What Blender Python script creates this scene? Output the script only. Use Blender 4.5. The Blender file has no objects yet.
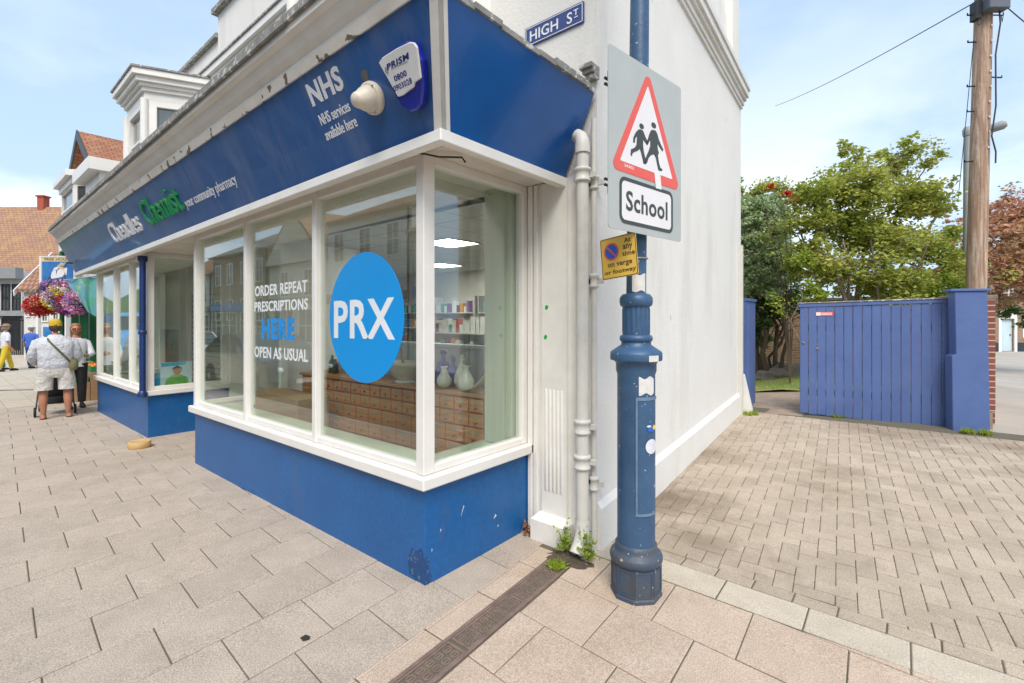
import bpy, bmesh, math, random
from mathutils import Vector, Matrix
from math import sin, cos, pi, radians, atan2, hypot
random.seed(7)
S = bpy.context.scene
COL = S.collection
H = 1.65; FO = 480.0; HY = 317.0
RX, RY = .766044, .642788          # camera right in world; forward = (-RY, RX)

# ---------- picture <-> place ----------
def at(px, d):
    a = (px-512)/FO
    return ((a*RX-RY)*d, (a*RY+RX)*d)
def zz(py, d): return H-(py-HY)/FO*d
def ray_y(px, Y):
    a = (px-512)/FO; return Y/(a*RY+RX)
def zg(x, y):
    z = 0.0
    if x < -2.285: z += .0135*(x+2.285)
    if x > -6: z += .034*(min(max(y, 2.6), 9.0)-2.6)*min(1, max(0, (x+3.4)/1.4))
    if y > 9 and x > .6: z -= min(.60, .030*(y-9))*min(1, (x-.6)/1.0)
    return z
def shear(p):
    x, y, z = p
    return (x, y, z+(.0128*(x+2.285) if x < -2.285 else 0))

# ---------- materials ----------
M = {}
def nodes(name):
    m = bpy.data.materials.new(name); m.use_nodes = True
    nt = m.node_tree; nt.nodes.clear()
    out = nt.nodes.new('ShaderNodeOutputMaterial')
    return m, nt, out
def N(nt, t, **kw):
    n = nt.nodes.new(t)
    for k, v in kw.items():
        if k[0] == '_': setattr(n, k[1:], v)
        else: n.inputs[k].default_value = v
    return n
def rgba(c): return (c[0], c[1], c[2], 1)
def ramp(nt, src, stops):
    r = nt.nodes.new('ShaderNodeValToRGB'); e = r.color_ramp.elements
    while len(e) > 1: e.remove(e[-1])
    e[0].position = stops[0][0]; e[0].color = rgba(stops[0][1])
    for p, c in stops[1:]:
        q = e.new(p); q.color = rgba(c)
    nt.links.new(src, r.inputs[0]); return r.outputs[0]
def mix(nt, f, a, b, mode='MIX'):
    n = nt.nodes.new('ShaderNodeMixRGB'); n.blend_type = mode
    for i, v in ((0, f), (1, a), (2, b)):
        if hasattr(v, 'is_output'): nt.links.new(v, n.inputs[i])
        elif isinstance(v, (int, float)): n.inputs[i].default_value = v
        else: n.inputs[i].default_value = rgba(v)
    return n.outputs[0]
def math_(nt, op, a, b=0.0):
    n = nt.nodes.new('ShaderNodeMath'); n.operation = op
    for i, v in ((0, a), (1, b)):
        if hasattr(v, 'is_output'): nt.links.new(v, n.inputs[i])
        else: n.inputs[i].default_value = v
    return n.outputs[0]
def noise(nt, scale, detail=6, rough=.6, coord='Object', stretch=(1, 1, 1), vec=None):
    tc = nt.nodes.new('ShaderNodeTexCoord'); mp = nt.nodes.new('ShaderNodeMapping')
    mp.inputs['Scale'].default_value = stretch
    nt.links.new(tc.outputs[coord] if vec is None else vec, mp.inputs[0])
    n = N(nt, 'ShaderNodeTexNoise', Scale=scale, Detail=detail, Roughness=rough)
    nt.links.new(mp.outputs[0], n.inputs['Vector']); return n.outputs['Fac']
def lvl(nt, src, lo, hi):
    n = nt.nodes.new('ShaderNodeMapRange'); n.inputs[1].default_value = lo; n.inputs[2].default_value = hi
    nt.links.new(src, n.inputs[0]); return n.outputs[0]
def mat(name, c, c2=None, scale=3, rough=.6, bump=.0, bscale=40, metal=0, stretch=(1, 1, 1), spec=.5,
        spots=None, spotc=None, spot_scale=30, island=0.0, speck=None, stains=(), grime=None, coat=0.0, transl=None, stre=None):
    """c base, c2 blotches; spots = threshold for flakes of spotc; island = per-piece value change"""
    m, nt, out = nodes(name)
    b = N(nt, 'ShaderNodeBsdfPrincipled', Roughness=rough, Metallic=metal)
    b.inputs['Specular IOR Level'].default_value = spec
    b.inputs['Coat Weight'].default_value = coat
    col = None
    if c2 is None: c2 = tuple(x*.85 for x in c)
    f = noise(nt, scale, 8, .65, stretch=stretch)
    col = mix(nt, lvl(nt, f, .35, .68), c, c2)
    if island:
        g = nt.nodes.new('ShaderNodeNewGeometry')
        r = math_(nt, 'MULTIPLY_ADD', g.outputs['Random Per Island'], island*2)
        nt.nodes[-1].inputs[2].default_value = 1-island
        cb = nt.nodes.new('ShaderNodeCombineXYZ')
        for i in range(3): nt.links.new(r, cb.inputs[i])
        col = mix(nt, 1.0, col, cb.outputs[0], 'MULTIPLY')
    if speck:
        sp = noise(nt, speck[0], 2, .5); col = mix(nt, speck[1], col, ramp(nt, sp, [(.30,(.12,.12,.12)),(.5,(.5,.5,.5)),(.72,(.95,.93,.9))]), 'OVERLAY')
    if grime:
        gcol, gs, lo, hi, gst = grime
        col = mix(nt, lvl(nt, noise(nt, gs, 8, .7, stretch=gst), lo, hi), col, gcol)
    for (sx_, sy_), sr, scol in stains:      # dirt lying on the ground at one spot, ragged edge
        gp = nt.nodes.new('ShaderNodeNewGeometry'); vs_ = nt.nodes.new('ShaderNodeVectorMath'); vs_.operation = 'SUBTRACT'
        nt.links.new(gp.outputs['Position'], vs_.inputs[0]); vs_.inputs[1].default_value = (sx_, sy_, .05)
        ln_ = nt.nodes.new('ShaderNodeVectorMath'); ln_.operation = 'LENGTH'; nt.links.new(vs_.outputs[0], ln_.inputs[0])
        d_ = math_(nt, 'MULTIPLY_ADD', noise(nt, 5, 8, .7), sr*1.6); nt.links.new(ln_.outputs['Value'], nt.nodes[-1].inputs[2]) if nt.nodes[-1].type == 'MATH' else None
        col = mix(nt, math_(nt, 'MULTIPLY', lvl(nt, d_, sr*1.75, sr*.9), .8), col, scol)
    if spots:
        col = mix(nt, lvl(nt, noise(nt, spot_scale, 4, .5), spots, spots+.02), col, spotc)
    nt.links.new(col, b.inputs['Base Color'])
    if bump:
        bp = N(nt, 'ShaderNodeBump', Strength=min(1, bump), Distance=.01 if bump < .99 or 'cloth' not in name else .06)
        nt.links.new(noise(nt, bscale, 6, .6), bp.inputs['Height']); nt.links.new(bp.outputs[0], b.inputs['Normal'])
    if transl:
        t = N(nt, 'ShaderNodeBsdfTranslucent'); nt.links.new(col, t.inputs[0])
        mx = N(nt, 'ShaderNodeMixShader'); mx.inputs[0].default_value = transl
        nt.links.new(b.outputs[0], mx.inputs[1]); nt.links.new(t.outputs[0], mx.inputs[2])
        nt.links.new(mx.outputs[0], out.inputs[0])
    else: nt.links.new(b.outputs[0], out.inputs[0])
    M[name] = m; return m
def brickmat(name, c1, c2, mortar, bw=.225, bh=.075, ms=.01, rough=.85, bump=.6, blot=None, off=.5):
    m, nt, out = nodes(name)
    b = N(nt, 'ShaderNodeBsdfPrincipled', Roughness=rough)
    tc = nt.nodes.new('ShaderNodeTexCoord')
    br = N(nt, 'ShaderNodeTexBrick', Scale=1.0); br.offset = off
    br.inputs['Brick Width'].default_value = bw; br.inputs['Row Height'].default_value = bh
    br.inputs['Mortar Size'].default_value = ms; br.inputs['Mortar Smooth'].default_value = .2
    br.inputs['Color1'].default_value = rgba(c1); br.inputs['Color2'].default_value = rgba(c2); br.inputs['Mortar'].default_value = rgba(mortar)
    nt.links.new(tc.outputs['UV'], br.inputs['Vector'])
    col = mix(nt, lvl(nt, noise(nt, 9, 8), .3, .8), br.outputs['Color'], (.5, .5, .5), 'OVERLAY')
    if blot: col = mix(nt, lvl(nt, noise(nt, blot[1], 8, .7), blot[2], blot[3]), col, blot[0])
    nt.links.new(col, b.inputs['Base Color'])
    bp = N(nt, 'ShaderNodeBump', Strength=bump, Distance=.01); bp.invert = True
    nt.links.new(br.outputs['Fac'], bp.inputs['Height']); nt.links.new(bp.outputs[0], b.inputs['Normal'])
    nt.links.new(b.outputs[0], out.inputs[0]); M[name] = m; return m
def emit(name, c, s):
    m, nt, out = nodes(name); e = N(nt, 'ShaderNodeEmission', Strength=s); e.inputs[0].default_value = rgba(c)
    nt.links.new(e.outputs[0], out.inputs[0]); M[name] = m
def glassmat(name, tint, f0, power=5.0, haze=0.0):
    m, nt, out = nodes(name)
    g = nt.nodes.new('ShaderNodeNewGeometry')
    vm = nt.nodes.new('ShaderNodeVectorMath'); vm.operation = 'DOT_PRODUCT'
    nt.links.new(g.outputs['Incoming'], vm.inputs[0]); nt.links.new(g.outputs['Normal'], vm.inputs[1])
    a = math_(nt, 'ABSOLUTE', vm.outputs['Value']); q = math_(nt, 'SUBTRACT', 1.0, a); p = math_(nt, 'POWER', q, power)
    f = math_(nt, 'MULTIPLY_ADD', p, 1-f0); nt.nodes[-1].inputs[2].default_value = f0
    tr = N(nt, 'ShaderNodeBsdfTransparent'); tr.inputs[0].default_value = rgba(tint)
    gl = N(nt, 'ShaderNodeBsdfGlossy', Roughness=0.0); gl.inputs[0].default_value = (1, 1, 1, 1)
    mx = N(nt, 'ShaderNodeMixShader'); nt.links.new(f, mx.inputs[0])
    if haze:
        df = N(nt, 'ShaderNodeBsdfDiffuse'); df.inputs[0].default_value = (.8, .8, .78, 1)
        m2 = N(nt, 'ShaderNodeMixShader'); m2.inputs[0].default_value = haze
        nt.links.new(tr.outputs[0], m2.inputs[1]); nt.links.new(df.outputs[0], m2.inputs[2])
        nt.links.new(m2.outputs[0], mx.inputs[1])
    else: nt.links.new(tr.outputs[0], mx.inputs[1])
    nt.links.new(gl.outputs[0], mx.inputs[2]); nt.links.new(mx.outputs[0], out.inputs[0]); M[name] = m

W_ = (.74, .72, .67)
mat('render_white', (.80, .77, .715), (.75, .72, .66), 1.0, .75, .35, 35, speck=(60, .12), grime=((.55, .51, .43), 1.5, .52, .92, (1, 1, .22)), spots=.74, spotc=(.58, .55, .50), spot_scale=7)
mat('trim_white', (.82, .795, .74), (.75, .72, .66), 6, .45, .08, 30, grime=((.42, .38, .31), 5, .64, .9, (1, 1, .5)))
mat('frame_white', (.82, .79, .74), (.76, .73, .68), 5, .4, .05, 40)
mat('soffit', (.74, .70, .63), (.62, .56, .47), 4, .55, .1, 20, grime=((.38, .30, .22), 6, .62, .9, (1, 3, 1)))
mat('peeling_wood', (.76, .73, .67), (.64, .58, .49), 4, .6, .3, 30, spots=.60, spotc=(.17, .12, .085), spot_scale=9)
mat('cornice_board', (.76, .74, .69), (.67, .63, .56), 3, .55, .15, 30, grime=((.36, .30, .23), 4, .62, .85, (1, 1, 1)))
mat('lead', (.30, .29, .27), (.17, .16, .14), 9, .8, .5, 40, spots=.58, spotc=(.55, .53, .48), spot_scale=22)
mat('blue_gloss', (.006, .105, .37), (.005, .09, .32), 3, .26, .10, 5, coat=.15, grime=((.06, .14, .33), 2.2, .60, 1.0, (1, 1, .12)))
mat('blue_riser', (.006, .11, .33), (.005, .092, .285), 3, .42, .2, 14, grime=((.07, .11, .21), 5, .58, .9, (1, 1, .35)),
    spots=.76, spotc=(.10, .19, .36), spot_scale=24, speck=(30, .12))
mat('blue_front', (.018, .095, .30), (.026, .10, .29), 2, .28, .12, 5, coat=.35, grime=((.17, .20, .31), 1.8, .46, .92, (1.6, 1, .10)))
mat('blue_dark', (.012, .04, .17), (.01, .03, .13), 5, .4, .1)
mat('worn_blue', (.012, .07, .21), (.008, .05, .16), 14, .6, .4, 30, spots=.62, spotc=(.09, .16, .30), spot_scale=45)
mat('gate_blue', (.085, .14, .33), (.07, .118, .29), 3, .5, .2, 25, grime=((.12, .18, .42), 5, .6, .95, (1, 1, .2)),
    spots=.77, spotc=(.32, .36, .45), spot_scale=16)
mat('door_edge', (.16, .24, .33), (.08, .14, .22), 9, .5, .2, 25)
mat('lamp_blue', (.045, .11, .21), (.028, .075, .155), 6, .42, .3, 25, spots=.675, spotc=(.36, .41, .46), spot_scale=38,
    grime=((.035, .05, .08), 5, .58, .85, (1, 1, .6)))
mat('lamp_base', (.035, .07, .13), (.08, .08, .08), 8, .5, .4, 25, spots=.68, spotc=(.38, .40, .40), spot_scale=38)
mat('pipe_grey', (.66, .64, .59), (.58, .56, .5), 8, .5, .1, 40, grime=((.36, .33, .27), 9, .62, .9, (1, 1, .4)))
mat('paste', (.72, .70, .66), (.6, .58, .55), 25, .8, .2)
mat('white_letter', (.85, .85, .85), None, 3, .4)
mat('cheadles_face', (.82, .82, .82), (.7, .7, .7), 9, .45)
mat('green_face', (.015, .30, .09), (.012, .25, .07), 9, .4)
mat('flag', (.475, .39, .315), (.395, .325, .26), 4, .85, .35, 140, island=.06, speck=(150, .42),
    grime=((.24, .19, .145), 1.1, .60, .9, (1, 1, 1)), spots=.745, spotc=(.15, .125, .10), spot_scale=13)
mat('flag_warm', (.53, .41, .315), (.455, .345, .26), 4, .85, .3, 140, island=.06, speck=(150, .38), grime=((.27, .21, .155), 1.4, .57, .9, (1, 1, 1)))
mat('flag_pale', (.52, .45, .355), (.45, .38, .295), 6, .85, .3, 140, island=.05, speck=(150, .3), grime=((.28, .23, .18), 1.6, .6, .9, (1, 1, 1)))
mat('flag_yellow', (.60, .48, .28), (.50, .39, .23), 5, .85, .3, 120)
mat('block', (.46, .375, .29), (.375, .30, .225), 3, .9, .5, 120, island=.09, speck=(200, .4), grime=((.20, .15, .10), .8, .53, .78, (1, 1, 1)), stains=[((-1.62,4.1), .62, (.17,.115,.075)), ((-1.75,5.6), .45, (.24,.18,.12)), ((-1.2,3.5), .38, (.24,.18,.125)), ((.2,8.0), .7, (.24,.18,.13)), ((.95,7.7), .45, (.20,.13,.09))])
mat('sand', (.15, .12, .09), (.10, .10, .06), 7, 1, .4, 80)
mat('asphalt', (.06, .06, .06), (.045, .045, .045), 5, .9, .4, 150)
mat('concrete_road', (.46, .41, .35), (.36, .32, .27), .7, .9, .3, 90)
mat('kerbstone', (.42, .39, .34), None, 5, .85, .3, 90, island=.06)
mat('line_white', (.7, .7, .68), (.5, .5, .48), 20, .8)
mat('iron_rust', (.24, .165, .13), (.15, .10, .08), 14, .7, .5, 60, grime=((.28, .22, .18), 9, .6, .9, (1, 1, 1)))
mat('iron_hole', (.03, .025, .02), None, 5, .9)
mat('mud', (.12, .09, .065), (.07, .055, .035), 22, 1, 1.0, 60)
mat('earth', (.17, .13, .09), (.10, .08, .055), 3, 1, .8, 30)
mat('old_slab', (.36, .27, .20), (.24, .18, .13), 4, .9, .5, 50, island=.12)
mat('grass', (.22, .38, .05), (.38, .38, .11), 1.2, .8, .6, 60, island=.25, transl=.25)
mat('lawn_soil', (.17, .26, .05), (.36, .30, .13), 1.1, .95, .8, 40)
mat('rock', (.24, .20, .16), (.13, .11, .09), 6, .9, .9, 12)
mat('chest_wood', (.36, .13, .042), (.20, .07, .024), 3, .45, .2, 30, stretch=(1, 1, 6))
mat('drawer_wood', (.64, .25, .075), (.42, .15, .045), 6, .42, .2, 30, island=.25, stretch=(.4, 1, 5))
mat('chest_top', (.55, .26, .11), (.42, .18, .07), 5, .35, .1, 30, stretch=(.3, 2, 1))
mat('ply', (.40, .25, .14), (.34, .2, .11), 4, .5, .1, 30, stretch=(.4, 1, 4))
mat('brass', (.35, .25, .11), None, 5, .35, 0, 40, metal=1)
mat('label_card', (.42, .33, .20), None, 5, .8)
mat('ceramic', (.72, .68, .58), (.66, .6, .5), 6, .2, 0, 40, coat=.3)
mat('ceramic_white', (.78, .76, .70), (.62, .60, .48), 14, .22, 0, 40, coat=.3)
mat('cobalt', (.02, .035, .42), None, 5, .12, 0, 40, coat=.5)
mat('brown_glass', (.10, .045, .02), None, 5, .12, 0, 40, coat=.5)
mat('green_glass', (.03, .14, .07), None, 5, .12, 0, 40, coat=.5)
mat('ledge', (.56, .60, .46), (.50, .53, .41), 3, .5, .05)
mat('inner_green', (.50, .54, .43), (.44, .47, .37), 2, .6, .02, 30, stretch=(8, 8, .3))
mat('inner_wall', (.62, .61, .56), (.55, .54, .49), 1.5, .8)
mat('inner_dark', (.16, .15, .14), (.10, .10, .09), 3, .8)
mat('ceiling_tile', (.70, .70, .66), None, 2, .8)
mat('grid_metal', (.45, .45, .43), None, 2, .5)
mat('shop_floor', (.22, .21, .20), None, 2, .4)
mat('shelf_white', (.62, .62, .60), None, 2, .4)
for n, c in (('pack_white', (.7, .7, .68)), ('pack_blue', (.05, .15, .42)), ('pack_teal', (.05, .33, .36)), ('pack_red', (.42, .06, .05)),
             ('pack_green', (.12, .35, .12)), ('pack_orange', (.6, .25, .05)), ('pack_purple', (.22, .08, .3)), ('pack_dark', (.05, .05, .07))):
    mat(n, c, None, 20, .5)
mat('vinyl_blue', (.005, .30, .74), (.005, .28, .70), 1, .35, 0)
mat('vinyl_white', (.82, .84, .85), None, 1, .4)
mat('vinyl_cyan', (.01, .28, .75), None, 1, .4)
mat('sign_grey', (.45, .47, .45), (.40, .42, .40), 3, .5, 0, 30, grime=((.35, .36, .33), 6, .64, .95, (1, 1, .3)))
mat('sign_red', (.78, .09, .06), (.70, .12, .09), 5, .45)
mat('sign_white', (.80, .77, .76), (.74, .71, .70), 4, .45)
mat('sign_black', (.05, .055, .05), None, 4, .5)
mat('sign_yellow', (.80, .50, .06), (.72, .47, .10), 9, .45)
mat('sign_blue', (.03, .12, .52), None, 5, .45)
mat('sign_brown', (.13, .07, .02), None, 5, .45)
mat('street_blue', (.035, .06, .22), (.05, .08, .22), 12, .4)
mat('alarm_blue', (.01, .02, .36), (.01, .02, .30), 5, .25, coat=.4)
mat('alarm_white', (.82, .82, .80), None, 5, .3)
mat('alarm_ink', (.015, .03, .22), None, 5, .4)
mat('ink_grey', (.35, .38, .4), None, 5, .4)
mat('siren_cream', (.74, .68, .56), (.60, .53, .42), 8, .5, .1)
mat('rust_patch', (.16, .14, .13), (.08, .07, .07), 12, .8)
mat('steel', (.42, .42, .41), None, 5, .4, metal=.9)
mat('cable', (.04, .035, .03), None, 5, .6)
mat('leaf_green', (.33, .40, .055), (.52, .51, .12), .8, .55, island=.4, transl=.45)
mat('leaf_bright', (.26, .38, .035), (.40, .46, .06), .8, .55, island=.3, transl=.45)
mat('leaf_dark', (.08, .16, .035), (.15, .24, .06), 1.2, .5, island=.4, transl=.3)
mat('leaf_varieg', (.33, .45, .20), (.58, .63, .40), 5, .45, island=.42, transl=.42)
mat('leaf_red', (.58, .26, .17), (.46, .38, .18), .9, .55, island=.4, transl=.4)
mat('leaf_far', (.06, .11, .03), (.10, .15, .04), .3, .7, island=.3)
mat('bark', (.15, .105, .07), (.08, .055, .035), 5, .9, .8, 20, stretch=(1, 1, .2))
mat('bark_light', (.26, .20, .14), (.16, .12, .08), 5, .9, .6, 20, stretch=(1, 1, .2))
mat('pole_wood', (.42, .27, .18), (.22, .13, .085), 5, .85, .9, 14, stretch=(6, 6, .22), grime=((.58, .48, .38), 6, .48, .70, (4, 4, .25)))
mat('pole_grey', (.33, .34, .34), (.26, .27, .27), 3, .6)
mat('box_grey', (.12, .135, .16), None, 3, .5)
brickmat('brick_red', (.27, .085, .055), (.20, .06, .042), (.50, .42, .33), .215, .075, .008)
brickmat('brick_old', (.40, .23, .12), (.28, .13, .07), (.38, .31, .22), .22, .075, .01, blot=((.30, .24, .16), 2, .5, .8))
brickmat('brick_far', (.33, .20, .12), (.25, .14, .085), (.35, .29, .22), .22, .075, .01)
brickmat('tile_red', (.40, .16, .075), (.30, .11, .055), (.12, .06, .04), .18, .12, .012, blot=((.42, .30, .14), 3, .5, .85))
brickmat('tile_lichen', (.42, .23, .14), (.32, .18, .12), (.16, .09, .06), .3, .2, .02, blot=((.50, .29, .09), 1.3, .48, .80))
brickmat('tile_pan', (.42, .20, .12), (.34, .16, .10), (.13, .08, .06), .24, .30, .035, blot=((.45, .36, .22), 4, .55, .85))
brickmat('slate', (.16, .16, .17), (.12, .12, .13), (.07, .07, .07), .3, .2, .01)
brickmat('ceil_grid', (.70, .70, .66), (.66, .66, .62), (.42, .42, .40), .6, .6, .012, off=0, bump=.1)
brickmat('slat_wall', (.50, .49, .45), (.48, .47, .43), (.16, .16, .15), 4.0, .11, .012, bump=.5)
mat('cream_render', (.62, .57, .47), (.56, .51, .41), 1.3, .8, .2, 40)
mat('white_house', (.70, .68, .63), (.62, .6, .55), 1.3, .8, .2, 40)
mat('dark_timber', (.025, .035, .045), None, 3, .5)
mat('green_paint', (.02, .16, .07), (.02, .12, .05), 3, .45)
mat('black_metal', (.02, .02, .022), None, 3, .45)
mat('grey_board', (.30, .30, .30), None, 3, .6)
mat('win_dark', (.045, .05, .055), (.10, .10, .10), 2, .12, spec=.8)
mat('curtain', (.40, .38, .33), (.30, .28, .24), 7, .8, stretch=(6, 6, .3))
mat('chimney_red', (.42, .09, .05), None, 5, .8)
mat('sea_blue', (.03, .13, .40), (.05, .25, .52), 3, .5)
mat('cream_board', (.72, .58, .34), None, 3, .5)
mat('gold', (.62, .38, .10), (.75, .6, .4), 30, .5)
mat('banner', (.10, .38, .24), (.16, .36, .52), 3.5, .6, grime=((.65, .72, .35), 2.5, .55, .7, (1, 1, 1)))
mat('awning_orange', (.75, .35, .08), None, 3, .6)
for n, c in (('petal_red', (.60, .02, .02)), ('petal_yellow', (.75, .55, .03)), ('petal_pink', (.82, .38, .62)), ('petal_mauve', (.50, .28, .55)),
             ('petal_crimson', (.35, .02, .08)), ('petal_white', (.75, .70, .66)), ('petal_purple', (.20, .06, .35))):
    mat(n, c, tuple(min(1, x*1.25) for x in c), 9, .6, island=.3, transl=.25)
mat('skin', (.50, .25, .155), (.45, .21, .13), 8, .55)
mat('skin_tan', (.44, .20, .11), (.38, .17, .10), 8, .55)
mat('hair_brown', (.10, .05, .025), (.06, .03, .015), 30, .6)
mat('hair_fair', (.36, .20, .08), (.24, .13, .05), 30, .6)
mat('hair_grey', (.3, .28, .26), None, 30, .7)
mat('cloth_pale', (.66, .67, .71), (.58, .59, .64), 7, .85, 1.0, 9)
mat('cloth_cream', (.70, .67, .62), (.6, .57, .52), 7, .85, 1.0, 10)
mat('cloth_yellow', (.72, .50, .03), None, 7, .8, .2, 12)
mat('cap_mustard', (.62, .42, .03), (.50, .33, .02), 12, .8, .2, 40)
mat('cloth_blue', (.06, .15, .55), None, 7, .85)
mat('cloth_denim', (.04, .09, .20), (.03, .06, .14), 9, .85)
mat('cloth_white', (.70, .72, .76), None, 7, .85)
mat('cloth_green', (.02, .25, .10), None, 7, .85)
mat('cloth_black', (.02, .02, .022), None, 7, .8)
mat('strap_olive', (.11, .11, .05), None, 7, .8)
mat('bag_olive', (.16, .15, .07), None, 7, .8, .2)
mat('sandal', (.08, .045, .03), None, 7, .6)
mat('lens_red', (.30, .05, .03), None, 7, .15, coat=.5)
mat('tyre', (.02, .02, .02), None, 5, .8)
mat('rim', (.5, .5, .5), None, 5, .35, metal=.8)
mat('car_black', (.012, .012, .014), None, 3, .2, coat=.8)
mat('van_blue', (.06, .30, .62), None, 3, .25, coat=.7)
mat('car_white', (.7, .7, .7), None, 3, .25, coat=.7)
mat('car_glass', (.02, .025, .03), None, 3, .05, coat=.6)
mat('head_lens', (.75, .77, .8), None, 3, .15)
mat('plate_white', (.75, .75, .72), None, 3, .4)
mat('tomato', (.60, .05, .02), None, 9, .4, island=.2)
mat('orange_fruit', (.75, .28, .02), None, 9, .5, island=.2)
mat('lettuce', (.12, .35, .05), (.25, .45, .1), 9, .6, island=.3)
mat('crate_green', (.03, .25, .10), None, 5, .5)
mat('cork_yellow', (.64, .42, .18), (.56, .35, .15), 7, .6, .1)
mat('poster_blue', (.02, .28, .55), (.05, .5, .6), 2, .4)
mat('poster_pale', (.55, .68, .72), None, 2, .4)
mat('green_mark', (.02, .42, .08), None, 5, .6)
mat('sticker', (.72, .73, .76), (.6, .62, .66), 30, .5)
mat('sticker_yellow', (.75, .62, .08), None, 5, .5)
mat('copper_leaf', (.28, .12, .05), (.18, .07, .03), 9, .8, island=.3)
emit('light_panel', (1, .97, .90), 16.0)
glassmat('glass', (.94, .98, .95), .115)
glassmat('glass_dark', (.75, .8, .78), .09)

# ---------- objects ----------
ORG = {}
def meta(o, label=None, cat=None, group=None, kind=None):
    if label: o['label'] = label
    if cat: o['category'] = cat
    if group: o['group'] = group
    if kind: o['kind'] = kind
    return o
def thing(name, loc, label, cat, group=None):
    o = bpy.data.objects.new(name, None); COL.objects.link(o)
    o.empty_display_size = .2; o.location = loc; ORG[o] = Vector(loc)
    return meta(o, label, cat, group)
class Fr:
    """flat frame: origin, u right, v up, n out"""
    def __init__(s, o, u, v):
        s.o = Vector(o); s.u = Vector(u).normalized(); s.v = Vector(v).normalized(); s.n = s.u.cross(s.v).normalized()
    def p(s, a, b, c=0): return s.o+s.u*a+s.v*b+s.n*c
def rrect(u0, u1, v0, v1, r, k=5):
    P = []
    for cx, cy, a0 in ((u1-r, v0+r, -90), (u1-r, v1-r, 0), (u0+r, v1-r, 90), (u0+r, v0+r, 180)):
        for i in range(k+1):
            a = radians(a0+90*i/k); P.append((cx+r*cos(a), cy+r*sin(a)))
    return P
def circ(cx, cy, r, k=32, ry=None):
    return [(cx+r*cos(2*pi*i/k), cy+(ry or r)*sin(2*pi*i/k)) for i in range(k)]
class MB:
    def __init__(s): s.v = []; s.f = []; s.m = []; s.sm = []; s.cur = 0
    def face(s, pts, m=None, sm=False):
        i = len(s.v); s.v += [tuple(p) for p in pts]; s.f.append(tuple(range(i, i+len(pts)))); s.m.append(s.cur if m is None else m); s.sm.append(sm)
    def add(s, vs, fs, sm=False):
        i = len(s.v); s.v += [tuple(p) for p in vs]
        for f in fs: s.f.append(tuple(k+i for k in f)); s.m.append(s.cur); s.sm.append(sm)
    def box(s, x0, x1, y0, y1, z0, z1):
        s.add([(x0,y0,z0),(x1,y0,z0),(x1,y1,z0),(x0,y1,z0),(x0,y0,z1),(x1,y0,z1),(x1,y1,z1),(x0,y1,z1)],
              [(0,3,2,1),(4,5,6,7),(0,1,5,4),(1,2,6,5),(2,3,7,6),(3,0,4,7)]); return s
    def fbox(s, fr, a0, a1, b0, b1, c0, c1):
        s.add([fr.p(a,b,c) for c in (c0,c1) for a,b in ((a0,b0),(a1,b0),(a1,b1),(a0,b1))],
              [(0,3,2,1),(4,5,6,7),(0,1,5,4),(1,2,6,5),(2,3,7,6),(3,0,4,7)]); return s
    def plate(s, fr, poly, c0, c1):
        n = len(poly)
        s.add([fr.p(a,b,c0) for a,b in poly]+[fr.p(a,b,c1) for a,b in poly],
              [tuple(range(n-1,-1,-1)), tuple(range(n,2*n))]+[(i,(i+1)%n,n+(i+1)%n,n+i) for i in range(n)]); return s
    def ring(s, fr, outer, inner, c0, c1):
        n = len(outer)
        vs = [fr.p(a,b,c) for c in (c0,c1) for P in (outer, inner) for a,b in P]
        fs = []
        for i in range(n):
            j = (i+1)%n
            fs += [(2*n+i,2*n+j,3*n+j,3*n+i), (i,j,2*n+j,2*n+i), (n+j,n+i,3*n+i,3*n+j)]
        s.add(vs, fs); return s
    def prism(s, poly, z0, z1):
        n = len(poly)
        s.add([(x,y,z0) for x,y in poly]+[(x,y,z1) for x,y in poly],
              [tuple(range(n-1,-1,-1)), tuple(range(n,2*n))]+[(i,(i+1)%n,n+(i+1)%n,n+i) for i in range(n)]); return s
    def tube(s, pts, r, n=10, sm=True, cap=True):
        pts = [Vector(p) for p in pts]; rs = r if isinstance(r, (list, tuple)) else [r]*len(pts)
        vs = []; ref = None
        for i, p in enumerate(pts):
            d = (pts[min(i+1, len(pts)-1)]-pts[max(i-1, 0)])
            if d.length < 1e-9: d = Vector((0,0,1))
            d.normalize()
            if ref is None: ref = Vector((1,0,0)) if abs(d.x) < .9 else Vector((0,1,0))
            a = (ref-d*ref.dot(d)).normalized(); b = d.cross(a); ref = a
            for k in range(n):
                t = 2*pi*k/n; vs.append(p+(a*cos(t)+b*sin(t))*rs[i])
        fs = [(i*n+k, i*n+(k+1)%n, (i+1)*n+(k+1)%n, (i+1)*n+k) for i in range(len(pts)-1) for k in range(n)]
        s.add(vs, fs, sm)
        if cap:
            s.face([vs[k] for k in range(n-1,-1,-1)]); s.face([vs[(len(pts)-1)*n+k] for k in range(n)])
        return s
    def lathe(s, prof, c=(0,0,0), n=24, rad=None, axis=None, sm=True, sq=(1,1)):
        """prof [(r,z)]; rad(theta, i) multiplies radius"""
        vs = []
        for i, (r, z) in enumerate(prof):
            for k in range(n):
                t = 2*pi*(k+.5)/n; q = r*(rad(t, i) if rad else 1)
                p = Vector((q*cos(t)*sq[0], q*sin(t)*sq[1], z))
                if axis is not None: p = axis @ p
                vs.append(Vector(c)+p)
        fs = [(i*n+k, i*n+(k+1)%n, (i+1)*n+(k+1)%n, (i+1)*n+k) for i in range(len(prof)-1) for k in range(n)]
        s.add(vs, fs, sm)
        if prof[0][0] > 1e-4: s.face([vs[k] for k in range(n-1,-1,-1)])
        if prof[-1][0] > 1e-4: s.face([vs[(len(prof)-1)*n+k] for k in range(n)])
        return s
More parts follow.
